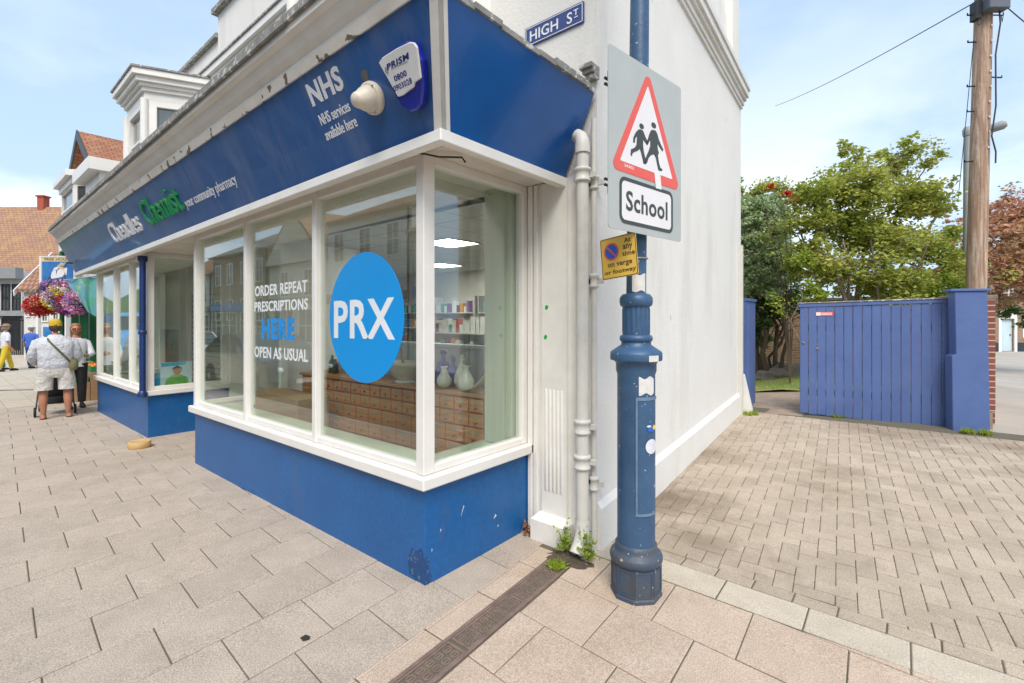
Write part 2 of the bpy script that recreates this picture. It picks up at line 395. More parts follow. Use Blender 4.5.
    def ball(s, c, r, n=12, k=8, sq=(1,1,1)):
        prof = [(r*sin(pi*i/k)*1.0, -r*cos(pi*i/k)*sq[2]) for i in range(k+1)]
        prof[0] = (1e-5, prof[0][1]); prof[-1] = (1e-5, prof[-1][1])
        return s.lathe(prof, c, n, sq=sq[:2])
    def loft(s, rings, n=20, cap=True):
        """rings: (cx,cy,cz,rx,ry)"""
        vs = []
        for (cx,cy,cz,rx,ry) in rings:
            for k in range(n):
                t = 2*pi*k/n; c, q = cos(t), sin(t)
                vs.append((cx+rx*math.copysign(abs(c)**.8, c), cy+ry*math.copysign(abs(q)**.8, q), cz))
        fs = [(i*n+k, i*n+(k+1)%n, (i+1)*n+(k+1)%n, (i+1)*n+k) for i in range(len(rings)-1) for k in range(n)]
        s.add(vs, fs, True)
        if cap: s.face([vs[k] for k in range(n-1,-1,-1)]); s.face([vs[(len(rings)-1)*n+k] for k in range(n)])
        return s
    def wall(s, fr, w, h, holes, c0, c1):
        """slab 0..w x 0..h with rectangular holes (a0,a1,b0,b1), real thickness and reveals"""
        us = sorted({0, w}|{q for a in holes for q in a[:2]}); vs = sorted({0, h}|{q for a in holes for q in a[2:]})
        us = [u for u in us if 0 <= u <= w]; vs = [v for v in vs if 0 <= v <= h]
        for i in range(len(us)-1):
            for j in range(len(vs)-1):
                a, b = (us[i]+us[i+1])/2, (vs[j]+vs[j+1])/2
                if any(q[0] < a < q[1] and q[2] < b < q[3] for q in holes): continue
                P = ((us[i],vs[j]),(us[i+1],vs[j]),(us[i+1],vs[j+1]),(us[i],vs[j+1]))
                s.face([fr.p(x,y,c1) for x,y in P]); s.face([fr.p(x,y,c0) for x,y in P[::-1]])
        for (a0,a1,b0,b1) in holes:
            for (p,q) in (((a0,b0),(a1,b0)),((a1,b0),(a1,b1)),((a1,b1),(a0,b1)),((a0,b1),(a0,b0))):
                s.face([fr.p(*p,c0), fr.p(*q,c0), fr.p(*q,c1), fr.p(*p,c1)])
        for (p,q) in (((0,0),(w,0)),((w,0),(w,h)),((w,h),(0,h)),((0,h),(0,0))):
            s.face([fr.p(*q,c0), fr.p(*p,c0), fr.p(*p,c1), fr.p(*q,c1)])
        return s
    def build(s, name, mats, parent=None, label=None, cat=None, group=None, kind=None, bevel=0, warp=False, fix=True, origin=None, mods=None):
        if not s.v: return None
        if not isinstance(mats, (list, tuple)): mats = [mats]
        vs = [shear(p) for p in s.v] if warp else s.v
        if parent is not None: o0 = ORG[parent]
        elif origin is not None: o0 = Vector(origin)
        else:
            xs = [p[0] for p in vs]; ys = [p[1] for p in vs]; zs = [p[2] for p in vs]
            o0 = Vector(((min(xs)+max(xs))/2, (min(ys)+max(ys))/2, min(zs)))
        me = bpy.data.meshes.new(name)
        me.from_pydata([(p[0]-o0.x, p[1]-o0.y, p[2]-o0.z) for p in vs], [], s.f)
        for m in mats: me.materials.append(M[m])
        me.polygons.foreach_set('material_index', s.m); me.polygons.foreach_set('use_smooth', s.sm)
        if bevel or fix:
            bm = bmesh.new(); bm.from_mesh(me)
            if bevel:
                bmesh.ops.remove_doubles(bm, verts=bm.verts, dist=1e-5)
                bmesh.ops.recalc_face_normals(bm, faces=bm.faces)
                ed = [e for e in bm.edges if len(e.link_faces) == 2 and e.calc_face_angle(0) > .6]
                bmesh.ops.bevel(bm, geom=ed, offset=bevel, segments=1, affect='EDGES', profile=.5, clamp_overlap=True)
            elif fix: bmesh.ops.recalc_face_normals(bm, faces=bm.faces)
            bm.to_mesh(me); bm.free()
        uv = me.uv_layers.new(name='UVMap')
        dat = [0.0]*(2*len(me.loops)); Z = Vector((0,0,1))
        if len(me.polygons) < 30000:
            for p in me.polygons:
                n = p.normal
                if abs(n.z) > .98: u, v = Vector((1,0,0)), Vector((0,1,0))
                else: u = Z.cross(n).normalized(); v = n.cross(u)
                for li in p.loop_indices:
                    q = me.vertices[me.loops[li].vertex_index].co+o0
                    dat[2*li] = q.dot(u); dat[2*li+1] = q.dot(v)
            uv.data.foreach_set('uv', dat)
        me.update()
        o = bpy.data.objects.new(name, me); COL.objects.link(o)
        if parent is not None: o.parent = parent; ORG[o] = o0
        else: o.location = o0; ORG[o] = o0
        return meta(o, label, cat, group, kind)
def copy_tree(o, parent=None, delta=None):
    c = o.copy(); COL.objects.link(c); c.parent = parent
    if parent is not None: c.matrix_parent_inverse = o.matrix_parent_inverse.copy()
    ORG[c] = ORG.get(o, Vector())
    for ch in list(o.children):
        copy_tree(ch, c)
    return c
def text(mb, fr, s, a0, a1, b0, b1, c0, c1, off=0.0, shear_=0):
    """lettering stretched to the box a0..a1 x b0..b1 of a frame, from depth c0 to c1"""
    cu = bpy.data.curves.new('t', 'FONT'); cu.body = s; cu.size = 1; cu.offset = off; cu.resolution_u = 3; cu.shear = shear_; cu.space_character = 1+off*2.6
    cu.extrude = .5; ob = bpy.data.objects.new('t', cu); COL.objects.link(ob)
    dg = bpy.context.evaluated_depsgraph_get(); me = bpy.data.meshes.new_from_object(ob.evaluated_get(dg))
    xs = [v.co.x for v in me.vertices]; ys = [v.co.y for v in me.vertices]
    x0, x1, y0, y1 = min(xs), max(xs), min(ys), max(ys)
    vs = [fr.p(a0+(v.co.x-x0)/(x1-x0)*(a1-a0), b0+(v.co.y-y0)/(y1-y0)*(b1-b0), c0 if v.co.z < 0 else c1) for v in me.vertices]
    mb.add(vs, [tuple(p.vertices) for p in me.polygons])
    bpy.data.objects.remove(ob); bpy.data.curves.remove(cu); bpy.data.meshes.remove(me)
    return mb

# ---------- camera, sky, sun ----------
cam = bpy.data.cameras.new('camera'); co = bpy.data.objects.new('camera', cam); COL.objects.link(co)
co.location = (0, 0, H); co.rotation_euler = (pi/2, 0, radians(40)); cam.sensor_width = 36; cam.lens = FO/1024*36
cam.shift_y = -(341.5-HY)/1024; cam.clip_end = 2000; cam.clip_start = .05; S.camera = co
SUN_EL, SUN_AZ = 52, 48     # azimuth measured clockwise from +Y
w = bpy.data.worlds.new('World'); S.world = w; w.use_nodes = True; nt = w.node_tree; nt.nodes.clear()
sk = nt.nodes.new('ShaderNodeTexSky'); sk.sky_type = 'NISHITA'; sk.sun_disc = False
SD = Vector((.55, -.62, 1.05)).normalized()      # towards the sun
sk.sun_elevation = math.asin(SD.z); sk.sun_rotation = atan2(SD.x, SD.y)
sk.air_density = 1.0; sk.dust_density = 2.2; sk.ozone_density = 1.4
tc = nt.nodes.new('ShaderNodeTexCoord')
sep = nt.nodes.new('ShaderNodeSeparateXYZ'); nt.links.new(tc.outputs['Generated'], sep.inputs[0])
cl = noise(nt, 1.9, 9, .52, stretch=(1, 1, 1.9), vec=tc.outputs['Generated'])
f = lvl(nt, cl, .48, .60)
hz = lvl(nt, sep.outputs[2], .42, .0)       # thicker clouds low down
f2 = math_(nt, 'MULTIPLY', f, math_(nt, 'MULTIPLY_ADD', hz, .75)); 
nt.nodes[-2].inputs[2].default_value = .15
f3 = math_(nt, 'MINIMUM', f2, .9)
skc = mix(nt, .45, sk.outputs[0], (7.4, 9.7, 12.6))
c_ = mix(nt, f3, skc, (10.5, 10.8, 11.2))
bg = nt.nodes.new('ShaderNodeBackground'); bg.inputs[1].default_value = .085
nt.links.new(c_, bg.inputs[0]); ow = nt.nodes.new('ShaderNodeOutputWorld'); nt.links.new(bg.outputs[0], ow.inputs[0])
sl = bpy.data.lights.new('sun', 'SUN'); sl.energy = 1.9; sl.angle = radians(30); sl.color = (1, .95, .86)
so = bpy.data.objects.new('sun', sl); COL.objects.link(so); so.rotation_euler = (-SD).to_track_quat('-Z', 'Y').to_euler(); so.location = (5, -5, 20)
S.view_settings.view_transform = 'Standard'; S.view_settings.look = 'None'; S.view_settings.exposure = .73; S.view_settings.gamma = 1
S.cycles.transparent_max_bounces = 24; S.cycles.max_bounces = 8

# =====================================================================  GROUND
def dirv(deg): return Vector((cos(radians(deg)), sin(radians(deg))))
def clip(poly, cl):
    out = poly
    for i in range(len(cl)):
        a, b = cl[i], cl[(i+1) % len(cl)]
        ins = lambda p: (b[0]-a[0])*(p[1]-a[1])-(b[1]-a[1])*(p[0]-a[0]) >= 0
        src, out = out, []
        for k in range(len(src)):
            p, q = src[k], src[(k+1) % len(src)]
            if ins(p): out.append(p)
            if ins(p) != ins(q):
                dx, dy = q[0]-p[0], q[1]-p[1]; ex, ey = b[0]-a[0], b[1]-a[1]
                den = ex*dy-ey*dx
                t = (ey*(p[0]-a[0])-ex*(p[1]-a[1]))/den if abs(den) > 1e-12 else 0
                out.append((p[0]+dx*t, p[1]+dy*t))
        if len(out) < 3: return []
    return out
def paver(mb, poly, gap=.003, ch=.004, jit=.0015, lift=.012):
    """one slab: top face, chamfer and short sides"""
    P = []
    for p in poly:
        if not P or hypot(p[0]-P[-1][0], p[1]-P[-1][1]) > .012: P.append(p)
    if len(P) > 2 and hypot(P[0][0]-P[-1][0], P[0][1]-P[-1][1]) < .012: P.pop()
    if len(P) < 3: return
    ar = abs(sum(P[i][0]*P[(i+1)%len(P)][1]-P[(i+1)%len(P)][0]*P[i][1] for i in range(len(P))))/2
    if ar < .0012: return
    cx = sum(p[0] for p in P)/len(P); cy = sum(p[1] for p in P)/len(P)
    def ins(d):
        R = []
        for x, y in P:
            L = hypot(x-cx, y-cy); k = 1-min(.5, d*1.35/L); R.append((cx+(x-cx)*k, cy+(y-cy)*k))
        return R
    a, b = ins(gap), ins(gap+ch); dz = random.uniform(-jit, jit); tx, ty = random.uniform(-jit, jit)*2, random.uniform(-jit, jit)*2
    n = len(P); Z = lambda x, y, l: zg(x, y)+l+dz+(x-cx)*tx+(y-cy)*ty
    vs = [(x, y, Z(x,y,lift)) for x, y in b]+[(x, y, Z(x,y,lift-ch*.7)) for x, y in a]+[(x, y, zg(x,y)-.004) for x, y in a]
    mb.add(vs, [tuple(range(n))]+[(n+i, n+(i+1)%n, (i+1)%n, i) for i in range(n)]+[(2*n+i, 2*n+(i+1)%n, n+(i+1)%n, n+i) for i in range(n)])
def grid_pave(mb, o, u, v, lu, lv, off, region, gap=.0035, by='v'):
    """running bond of lu x lv slabs in directions u, v from o, shifted every other course, clipped to region"""
    inv = Matrix(((u.x, v.x), (u.y, v.y))).inverted()
    q = [inv @ (Vector(p)-o) for p in region]
    a0, a1 = min(p.x for p in q), max(p.x for p in q); b0, b1 = min(p.y for p in q), max(p.y for p in q)
    for i in range(int(a0/lu)-2, int(a1/lu)+2):
        for j in range(int(b0/lv)-2, int(b1/lv)+2):
            a = i*lu+(off if by == 'u' and j % 2 else 0); b = j*lv+(off if by == 'v' and i % 2 else 0)
            P = [o+u*x+v*y for x, y in ((a,b),(a+lu,b),(a+lu,b+lv),(a,b+lv))]
            P = clip([(p.x, p.y) for p in P], region)
            if P: paver(mb, P, gap)
def sheet(mb, poly_grid, dz):
    pass
# terrain sheet, everything stands on it
mb = MB(); xs = [-400,-150,-80,-50,-36,-24,-18,-12,-8,-6.01,-5.99,-3.5,-3.4,-2.6,-2,-1.5,0,3,8,20,60,400]; ys = [-400,-100,-40,-20,-8,-3,0,2.6,4,6,7.8,8,9,14,25,60,400]
def zb(x, y):
    z = zg(max(x, -60), y)-.012
    if y < -.6: z -= .10
    return z
vs = [(x, y, zb(x, y)-(.16 if y > 7.9 and x > -3.4 else .01)) for y in ys for x in xs]; nx = len(xs)
mb.add(vs, [(j*nx+i, j*nx+i+1, (j+1)*nx+i+1, (j+1)*nx+i) for j in range(len(ys)-1) for i in range(nx-1)])
mb.build('ground', 'earth', kind='structure')
# bedding sand under the pavement, seen only in the joints
def draped(name, m, poly, dz, kind='structure', step=None):
    mb = MB(); x0 = min(p[0] for p in poly); x1 = max(p[0] for p in poly); y0 = min(p[1] for p in poly); y1 = max(p[1] for p in poly)
    sx = step or max(1.0, (x1-x0)/30); sy = step or max(.8, (y1-y0)/30)
    i = x0
    while i < x1-1e-6:
        j = y0
        while j < y1-1e-6:
            P = clip([(i,j),(min(i+sx,x1),j),(min(i+sx,x1),min(j+sy,y1)),(i,min(j+sy,y1))], poly)
            if P: mb.face([(x, y, zg(max(x,-60), y)+dz) for x, y in P])
            j += sy
        i += sx
    return mb.build(name, m, kind=kind)
draped('joint_sand', 'sand', [(-60,-.62),(6,-.62),(6,8.6),(-1.2,8.6),(-1.2,3.4),(-60,3.4)][0:0] or [(-60,-.62),(7,-.62),(7,3.4),(-60,3.4)], .006)
draped('lobby_sand', 'sand', [(-8.35,3.4),(-6.39,3.4),(-6.39,3.98),(-8.35,3.98)], .006)
draped('block_bedding', 'sand', [(-2.2,3.4),(7,3.4),(7,8.5),(-2.2,8.5)], .006)
uA, vA = dirv(-3), dirv(94)
# grey flags along the shop; running bond across
mb = MB(); o = Vector((-3.128, 1.158))
dl = lambda y, s: -1.726+(y-1.38)*(-.070)+s            # edges of the iron drain
grid_pave(mb, o, uA, vA, .402, .43, .215, [(-8.34,3.0),(-6.40,3.0),(-6.40,3.95),(-8.34,3.95)])
grid_pave(mb, o, uA, vA, .402, .43, .215, [(-13.6,-.45),(dl(-.45,-.23),-.45),(dl(3.0,-.23),3.0),(-13.6,3.0)])
mb.build('pavement', 'flag', kind='structure')
mb = MB()
grid_pave(mb, Vector((-14, -.45)), Vector((1,0)), Vector((0,1)), .6, .43, .3, [(-45,-.45),(-13.65,-.45),(-13.65,2.2),(-45,2.2)], by='u')
grid_pave(mb, Vector((-14, 2.2)), Vector((1,0)), Vector((0,1)), .6, .6, .3, [(-45,2.2),(-13.65,2.2),(-13.65,9),(-45,9)], by='u')
mb.build('far_pavement', 'flag_pale', kind='structure')
mb = MB()
grid_pave(mb, Vector((dl(1.0,-.23), 1.21)), Vector((1,0)), dirv(94), .14, .43, 0, [(dl(-.45,-.23),-.45),(dl(-.45,-.09),-.45),(dl(2.75,-.09),2.75),(dl(2.75,-.23),2.75)])
uB, vB = dirv(-3), dirv(93)
grid_pave(mb, Vector((-1.27, 2.052)), uB, vB, .435, .432, .2, [(dl(-.45,.09),-.45),(6,-.45),(6,2.88),(dl(2.87,.09),2.88)], by='u')
mb.build('warm_flags', 'flag_warm', kind='structure')
mb = MB()
grid_pave(mb, Vector((-.448, 2.885)), Vector((1,0)), dirv(91), .436, .232, 0, [(-1.72,2.885),(6,2.885),(6,3.115),(-1.72,3.115)])
grid_pave(mb, Vector((-.235, 2.45)), uB, Vector((0,1)), .436, .43, 0, [(-.6,2.47),(6,2.42),(6,2.88),(-.6,2.88)][0:0] or [(9,9),(9.1,9),(9.1,9.1)])
mb.build('edging_flags', 'flag_pale', kind='structure')
# herringbone blocks of the side yard
mb = MB(); cw = .105; bu, bv = dirv(3.5), dirv(95.5); bo = Vector((-.553, 3.222))
reg = [(-1.79,3.225),(7,3.225),(7,7.9),(1.25,8.15),(.75,8.62),(-1.62,8.02),(-2.12,8.0)]
for i in range(-40, 78):
    for j in range(-12, 66):
        dd = (i-j) % 4
        if dd == 0: c = ((i,j),(i+2,j),(i+2,j+1),(i,j+1))
        elif dd == 3: c = ((i,j),(i+1,j),(i+1,j+2),(i,j+2))
        else: continue
        P = [bo+bu*(a*cw)+bv*(b*cw) for a, b in c]
        P = clip([(p.x, p.y) for p in P], reg)
        if P: paver(mb, P, .0025, .004, .0022)
grid_pave(mb, Vector((-.537, 3.118)), Vector((1,0)), Vector((0,1)), .213, .105, 0, [(-1.75,3.118),(7,3.118),(7,3.222),(-1.75,3.222)])
mb.build('block_paving', 'block', kind='structure')
# damp soil patch beside the wall and the drain mouth
mb = MB()
def blob(mb, cx, cy, rx, ry, dz, hgt, n=22, rings=5):
    vs = [(cx, cy, zg(cx,cy)+dz+hgt)]
    for r in range(1, rings+1):
        for k in range(n):
            a = 2*pi*k/n; q = r/rings*(1+.25*sin(3*a+cx*9)+.18*sin(5*a+cy*7)); x, y = cx+rx*q*cos(a), cy+ry*q*sin(a)
            vs.append((x, y, zg(x,y)+dz+hgt*(1-(r/rings)**2)+random.uniform(-.3,.3)*hgt*(r < rings)))
    mb.add(vs, [(0,1+k,1+(k+1)%n) for k in range(n)]+[(1+(r-1)*n+k, 1+r*n+k, 1+r*n+(k+1)%n, 1+(r-1)*n+(k+1)%n) for r in range(1,rings) for k in range(n)])
blob(mb, -1.79, 2.74, .19, .12, .006, .02)
mb.build('mud', 'mud', kind='structure')
# road, kerb
draped('road', 'asphalt', [(-60,-7.0),(60,-7.0),(60,-.75),(-60,-.75)], -.112)
mb = MB()
for i in range(75):
    x = 8-.915*i
    if x-.9 < -58: break
    P = [(x,-.62),(x-.905,-.62),(x-.905,-.46),(x,-.46)]
    z = [zg(p[0], 0) for p in P]
    mb.add([(P[k][0], P[k][1], z[k]-.13) for k in range(4)]+[(P[k][0], P[k][1]+(.012 if k < 2 else 0), z[k]+.012) for k in range(4)],
           [(4,5,6,7),(0,1,5,4),(1,2,6,5),(2,3,7,6),(3,0,4,7)])
mb.build('kerb', 'kerbstone', kind='structure', bevel=.006)
draped('opposite_pavement', 'flag_pale', [(-60,-9.0),(30,-9.0),(30,-7.0),(-60,-7.0)], .01)
draped('side_road', 'concrete_road', [(.45,8.66),(1.0,8.08),(7,7.85),(60,7.5),(60,60),(1.0,60),(.75,12)], .004)
mb = MB()
for k in range(12):
    x, y = 2.7+k*.32, 13.2+k*1.8
    P = [(x,y),(x+.12,y-.03),(x+.30,y+.95),(x+.18,y+1.0)]
    mb.face([(a,b,zg(a,b)+.0105) for a,b in P])
mb.build('road_marking', 'line_white', kind='structure')
draped('garden_path', 'old_slab', [(-2.15,8.02),(-1.62,8.05),(.6,8.65),(.5,11.6),(-3.6,10.9)], .004)
draped('lawn', 'lawn_soil', [(-3.6,10.2),(.6,11.1),(1.2,20),(-8,20),(-7,10.0)], .02)
mb = MB()
for k in range(14000):
    x, y = random.uniform(-5.2, -.3), random.uniform(10.2, 15.0)
    if y < 10.35+(x+3.2)*.2: continue
    z = zg(x,y)+.02; a = random.uniform(0, pi); h = random.uniform(.02,.05); dx, dy = .006*cos(a), .006*sin(a); l = random.uniform(-.02,.02)
    mb.face([(x-dx,y-dy,z),(x+dx,y+dy,z),(x+l,y+l,z+h)])
mb.build('grass_blades', 'grass', kind='stuff', fix=False)
meta(bpy.data.objects['grass_blades'], 'short green and yellowing lawn grass beyond the open gateway', 'grass')

# iron drainage channel
dr = thing('drain_channel', (dl(2,0), 2, 0), 'narrow rusty cast iron drainage channel with patterned grates set across the pavement', 'drain')
mb = MB()
for s in (-.082, .066):
    mb.add([(dl(y,s+a), y, z) for y in (-.4, 2.66) for a, z in ((0,-.004),(.016,-.004),(.016,.014),(0,.014))], [(0,1,5,4),(1,2,6,5),(2,3,7,6),(3,0,4,7),(4,5,6,7),(0,3,2,1)])
mb.build('channel_frame', 'iron_rust', dr)
def grate(y0, y1):
    mb = MB(); fr = Fr((dl(y0,-.064), y0, .004), (1,0,0), (-.070,1,0)); L = y1-y0
    mb.fbox(fr, 0, .128, 0, L, -.006, -.003); g = mb.build('grate', 'iron_hole', dr)
    mb = MB(); mb.fbox(fr, 0, .012, 0, L, -.003, .007); mb.fbox(fr, .116, .128, 0, L, -.003, .007)
    mb.fbox(fr, .012, .116, 0, .014, -.003, .007); mb.fbox(fr, .012, .116, L-.014, L, -.003, .007)
    n = int(L/.058)
    for i in range(n):
        b = .014+(i+.5)*(L-.028)/n
        for j in range(2):
            a = .038+j*.052
            P = circ(a, b, .0235, 12, .026); Q = circ(a, b, .0155, 12, .018)
            mb.ring(fr, P, Q, -.003, .006)
            mb.fbox(fr, a-.004, a+.004, b-.018, b+.018, -.003, .005)
    mb.build('grate_lattice', 'iron_rust', g)
for y0, y1 in ((-.38,.12),(.13,.63),(.64,1.14),(1.15,1.655),(1.675,2.17),(2.175,2.64)): grate(y0, y1)

# =====================================================================  THE CHEMIST'S SHOP
FY = 2.95; BY = 1.90; BX = -2.285          # facade plane, bay front plane, bay right side
shop = thing('chemist_shop', (-6, 3, 0), 'white rendered corner chemist shop with blue fascia, blue panelled bay windows and oriel windows above', 'shop')
SD_ = Vector((-.0717, .9974, 0))           # side wall direction
C0 = Vector((-1.70, FY, 0)); C1 = C0+SD_*5.02
sidefr = Fr(C0, SD_, (0,0,1))              # n points to +x
# main walls: side wall, rear wall, far flank, street wall above the shopfront
mb = MB()
mb.fbox(sidefr, .26, 5.02, -.2, 5.3, -.25, 0); mb.fbox(sidefr, .26, 5.0, 5.3, 6.1, -.25, -.10)
mb.prism([(-1.96,FY),(-1.70,FY),(C0.x+SD_.x*.26,FY+SD_.y*.26),(-1.96,FY+.24)], -.2, 6.1)
mb.box(-12.5, C1.x-.26, 7.75, 8.0, -.4, 6.1)
mb.box(-12.75, -12.5, FY, 8.0, -.4, 5.6)
ff = Fr((-12.5, FY, 0), (1,0,0), (0,0,1))
def WX(x): return x+12.5
sw = MB()
ori = [(-10.6,-9.1),(-4.5,-3.0)]
mb.wall(ff, 12.5-1.96, 5.75, [(-.01, 12.5-2.30, -.01, 2.70)]+[(WX(a)+.08,WX(b)-.08,3.5,5.2) for a,b in ori]+[(WX(-7.6),WX(-6.5),3.75,5.15)], -.25, 0)
wall = mb.build('wall', 'render_white', shop, fix=False)
mb = MB()      # parapet in front, raised in the middle
mb.box(-12.75, -8.75, FY+.02, FY+.27, 5.75, 6.25)
mb.box(-8.75, -1.70, FY-.02, FY+.27, 5.75, 6.6)
mb.build('parapet', 'render_white', shop)
mb = MB(); mb.box(-8.82, -1.62, FY-.10, FY+.30, 6.6, 6.68); mb.box(-12.8,-8.76,FY-.05,FY+.3,6.25,6.31); mb.build('coping', 'lead', shop)
# street cornice and side cornice
mb = MB()
def cornice_y(mb, x0, x1, y, z0, steps):
    z = z0
    for p, h in steps: mb.box(x0, x1+p*0, y-p, y, z, z+h); z += h
cornice_y(mb, -12.75, -1.70, FY-.0005, 5.32, [(.05,.06),(.09,.08),(.14,.08),(.19,.10)])
mb.build('cornice', 'trim_white', shop)
mb = MB(); mb.box(-12.75,-1.7,FY-.21,FY-.001,5.642,5.668); mb.build('cornice_lead', 'lead', shop)
mb = MB(); z = 4.86
for p, h in ((.025,.05),(.045,.07),(.075,.05),(.105,.10),(.125,.07)):
    mb.fbox(sidefr, -.0, 5.02+p*.6, z, z+h, .0005, p); z += h
mb.build('side_cornice', 'cornice_board', shop)
mb = MB(); mb.fbox(sidefr, .3, 5.0, 6.1, 6.5, -.27, -.12); mb.fbox(sidefr, 4.55, 5.0, 5.2, 6.62, -.28, -.02); mb.build('side_parapet', 'render_white', shop)
mb = MB(); mb.fbox(sidefr, .3, 4.54, 6.502, 6.56, -.3, -.09); mb.build('side_coping', 'lead', shop)
mb = MB()      # skirting and splayed end buttress
mb.add([sidefr.p(a, zg(*sidefr.p(a,0)[:2])+z, c) for a in (0.0, 4.86) for z, c in ((-.1,.001),(-.1,.035),(.30,.035),(.345,.001))], [(0,1,2,3),(4,7,6,5),(0,4,5,1),(1,5,6,2),(2,6,7,3),(3,7,4,0)])
z = zg(*C1[:2])
mb.add([sidefr.p(a, z+h, c) for a in (4.86, 5.03) for h, c in ((-.1,-.02),(-.1,.19),(.06,.17),(.60,.055),(.60,-.02))], [(0,1,2,3,4),(9,8,7,6,5)]+[(i,(i+1)%5,5+(i+1)%5,5+i) for i in range(5)])
mb.build('skirting', 'render_white', shop)
mb = MB(); mb.prism([(-12.6,FY+.28),(-2.05,FY+.28),(-2.38,7.74),(-12.6,7.74)],5.60,5.66); mb.build('roof', 'lead', shop)

# ground-floor bays
def frame_y(mb, y, x0, x1, z0, z1, bars, wid=.075, dep=.075, warp=False):
    """white joinery in the plane y=const: top and bottom rails and uprights at bars"""
    mb.box(x0, x1, y, y+dep, z0, z0+.05); mb.box(x0, x1, y, y+dep, z1-.06, z1)
    for b in bars: mb.box(b-wid/2, b+wid/2, y-.004, y+dep+.004, z0+.05, z1-.06)
def bay(x0, x1, bars, rx, ret_right=True, ret_left=True):
    b = thing('bay_window', (0,0,0), None, None); b.parent = shop; b.location = Vector((0,0,0))-ORG[shop]; ORG[b] = Vector((0,0,0))
    # blue riser
    mb = MB(); mb.box(x0, x1, BY, BY+.04, -.25, .606); mb.box(x1-.04, x1, BY+.04, FY, -.25, .606); mb.box(x0, x0+.04, BY+.04, FY, -.25, .606)
    r = mb.build('stall_riser', 'blue_riser', b, warp=True, bevel=.004)
    mb = MB(); mb.prism([(x0-.05,BY-.055),(x1+.05,BY-.055),(x1+.05,FY-.001),(x1-.06,FY-.001),(x1-.06,BY+.10),(x0+.06,BY+.10),(x0+.06,FY-.001),(x0-.05,FY-.001)], .607, .68)
    mb.build('sill', 'frame_white', b, warp=True, bevel=.008)
    mb = MB(); z0, z1 = .681, 2.652
    frame_y(mb, BY, x0, x1, z0, z1, [])
    for k in bars: mb.box(k-.03, k+.03, BY-.012, BY+.06, z0, z1)
    for xx in (x0, x1):
        s = 1 if xx == x1 else -1; xa, xb = (xx-.072, xx) if s > 0 else (xx, xx+.072)
        mb.box(xa-(.003 if s<0 else 0), xb+(.003 if s>0 else 0), BY-.014, BY+.0765, z0+.001, z1-.001)
        mb.box(xa, xb, BY+.0766, FY-.101, z0, z0+.05); mb.box(xa, xb, BY+.0766, FY-.101, z1-.06, z1)
        mb.box(xa, xb, FY-.1, FY-.002, z0, z1)
    mb.build('frame', 'frame_white', b, warp=True, bevel=.005)
    e = [x0]+list(bars)+[x1]
    for i in range(len(e)-1):
        mb = MB(); mb.box(e[i]+.02, e[i+1]-.02, BY+.030, BY+.036, z0+.02, z1-.03); mb.build('glass_pane', 'glass', b, warp=True)
    for xx in (x0+.034, x1-.040):
        mb = MB(); mb.box(xx, xx+.006, BY+.05, FY-.05, z0+.02, z1-.03); mb.build('glass_pane', 'glass', b, warp=True)
    return b
BAY1 = bay(-6.39, BX, (-4.95,-3.62), True)
b2 = bay(-11.75, -8.35, (-10.38,-9.34), True)
# inner ledges of the display
mb = MB(); mb.prism([(-6.32,BY+.08),(BX-.078,BY+.08),(BX-.078,FY+.1),(-2.63,FY+.1),(-2.63,2.25),(-6.32,2.25)], .60, .672); mb.build('window_ledge', 'ledge', shop, warp=True)
mb = MB(); mb.box(-11.67,-8.43,BY+.08,2.6,.60,.672); mb.build('window_ledge', 'ledge', shop, warp=True)
mb = MB(); mb.box(-6.3,-2.66,2.252,2.27,.05,.671); mb.box(-2.652,-2.634,2.272,2.83,.05,.671); mb.build('ledge_back', 'inner_green', shop, warp=True)
mb = MB()
for k in range(3): mb.box(-2.60+.001*k, -2.372, 2.76+k*.062, 2.817+k*.062, .674, 2.66)
mb.build('inner_pilaster', 'inner_green', shop, bevel=.004)
# lobby between the bays, its door out of the street's sight
mb = MB(); mb.box(-8.35,-6.39,FY+1.0,FY+1.06,2.15,2.65); mb.box(-8.35,-8.29,FY,FY+1.0,-.1,2.65); mb.box(-6.45,-6.39,FY,FY+1.0,-.1,2.65); mb.build('lobby_lining', 'frame_white', shop)
mb = MB(); fr = Fr((-7.9,FY+1.0,-.06),(1,0,0),(0,0,1)); mb.ring(fr, [(0,0),(1.0,0),(1.0,2.18),(0,2.18)], [(.1,.22),(.9,.22),(.9,2.08),(.1,2.08)], -.05, 0); dd = mb.build('door', 'blue_dark', shop)
mb = MB(); mb.fbox(fr,.09,.91,.21,2.09,-.03,-.025); mb.build('glass_pane','glass',dd)
mb = MB(); mb.tube([fr.p(.84,.9,.01),fr.p(.84,.9,.06),fr.p(.84,1.25,.06),fr.p(.84,1.25,.01)],.012); mb.build('handle','brass',dd)
# pilasters
def pilaster(x0, x1, y, h, warp=False, flutes=5, fl=(.36,1.12)):
    mb = MB(); mb.box(x0, x1, y-.03, y+.05, .2, h)
    mb.box(x0-.012, x1+.012, y-.045, y+.04, .17, .20)
    mb.box(x0-.035, x1+.035, y-.12, y+.04, -.2, .165)
    mb.add([(x0-.035,y-.12,.165),(x1+.035,y-.12,.165),(x1+.035,y,.165),(x0-.035,y,.165),(x0-.01,y-.05,.20),(x1+.01,y-.05,.20),(x1+.01,y,.20),(x0-.01,y,.20)],[(0,1,5,4),(1,2,6,5),(3,0,4,7),(4,5,6,7)])
    n = flutes; wd = (x1-x0-.05)/n
    for k in range(n):
        a = x0+.025+k*wd
        mb.lathe([(.001,fl[0]),(wd*.36,fl[0]+.012),(wd*.36,fl[1]-.012),(.001,fl[1])], (a+wd/2, y-.030, 0), 10, sq=(1,.7))
    return mb.build('pilaster', 'trim_white', shop, warp=warp, bevel=.003)
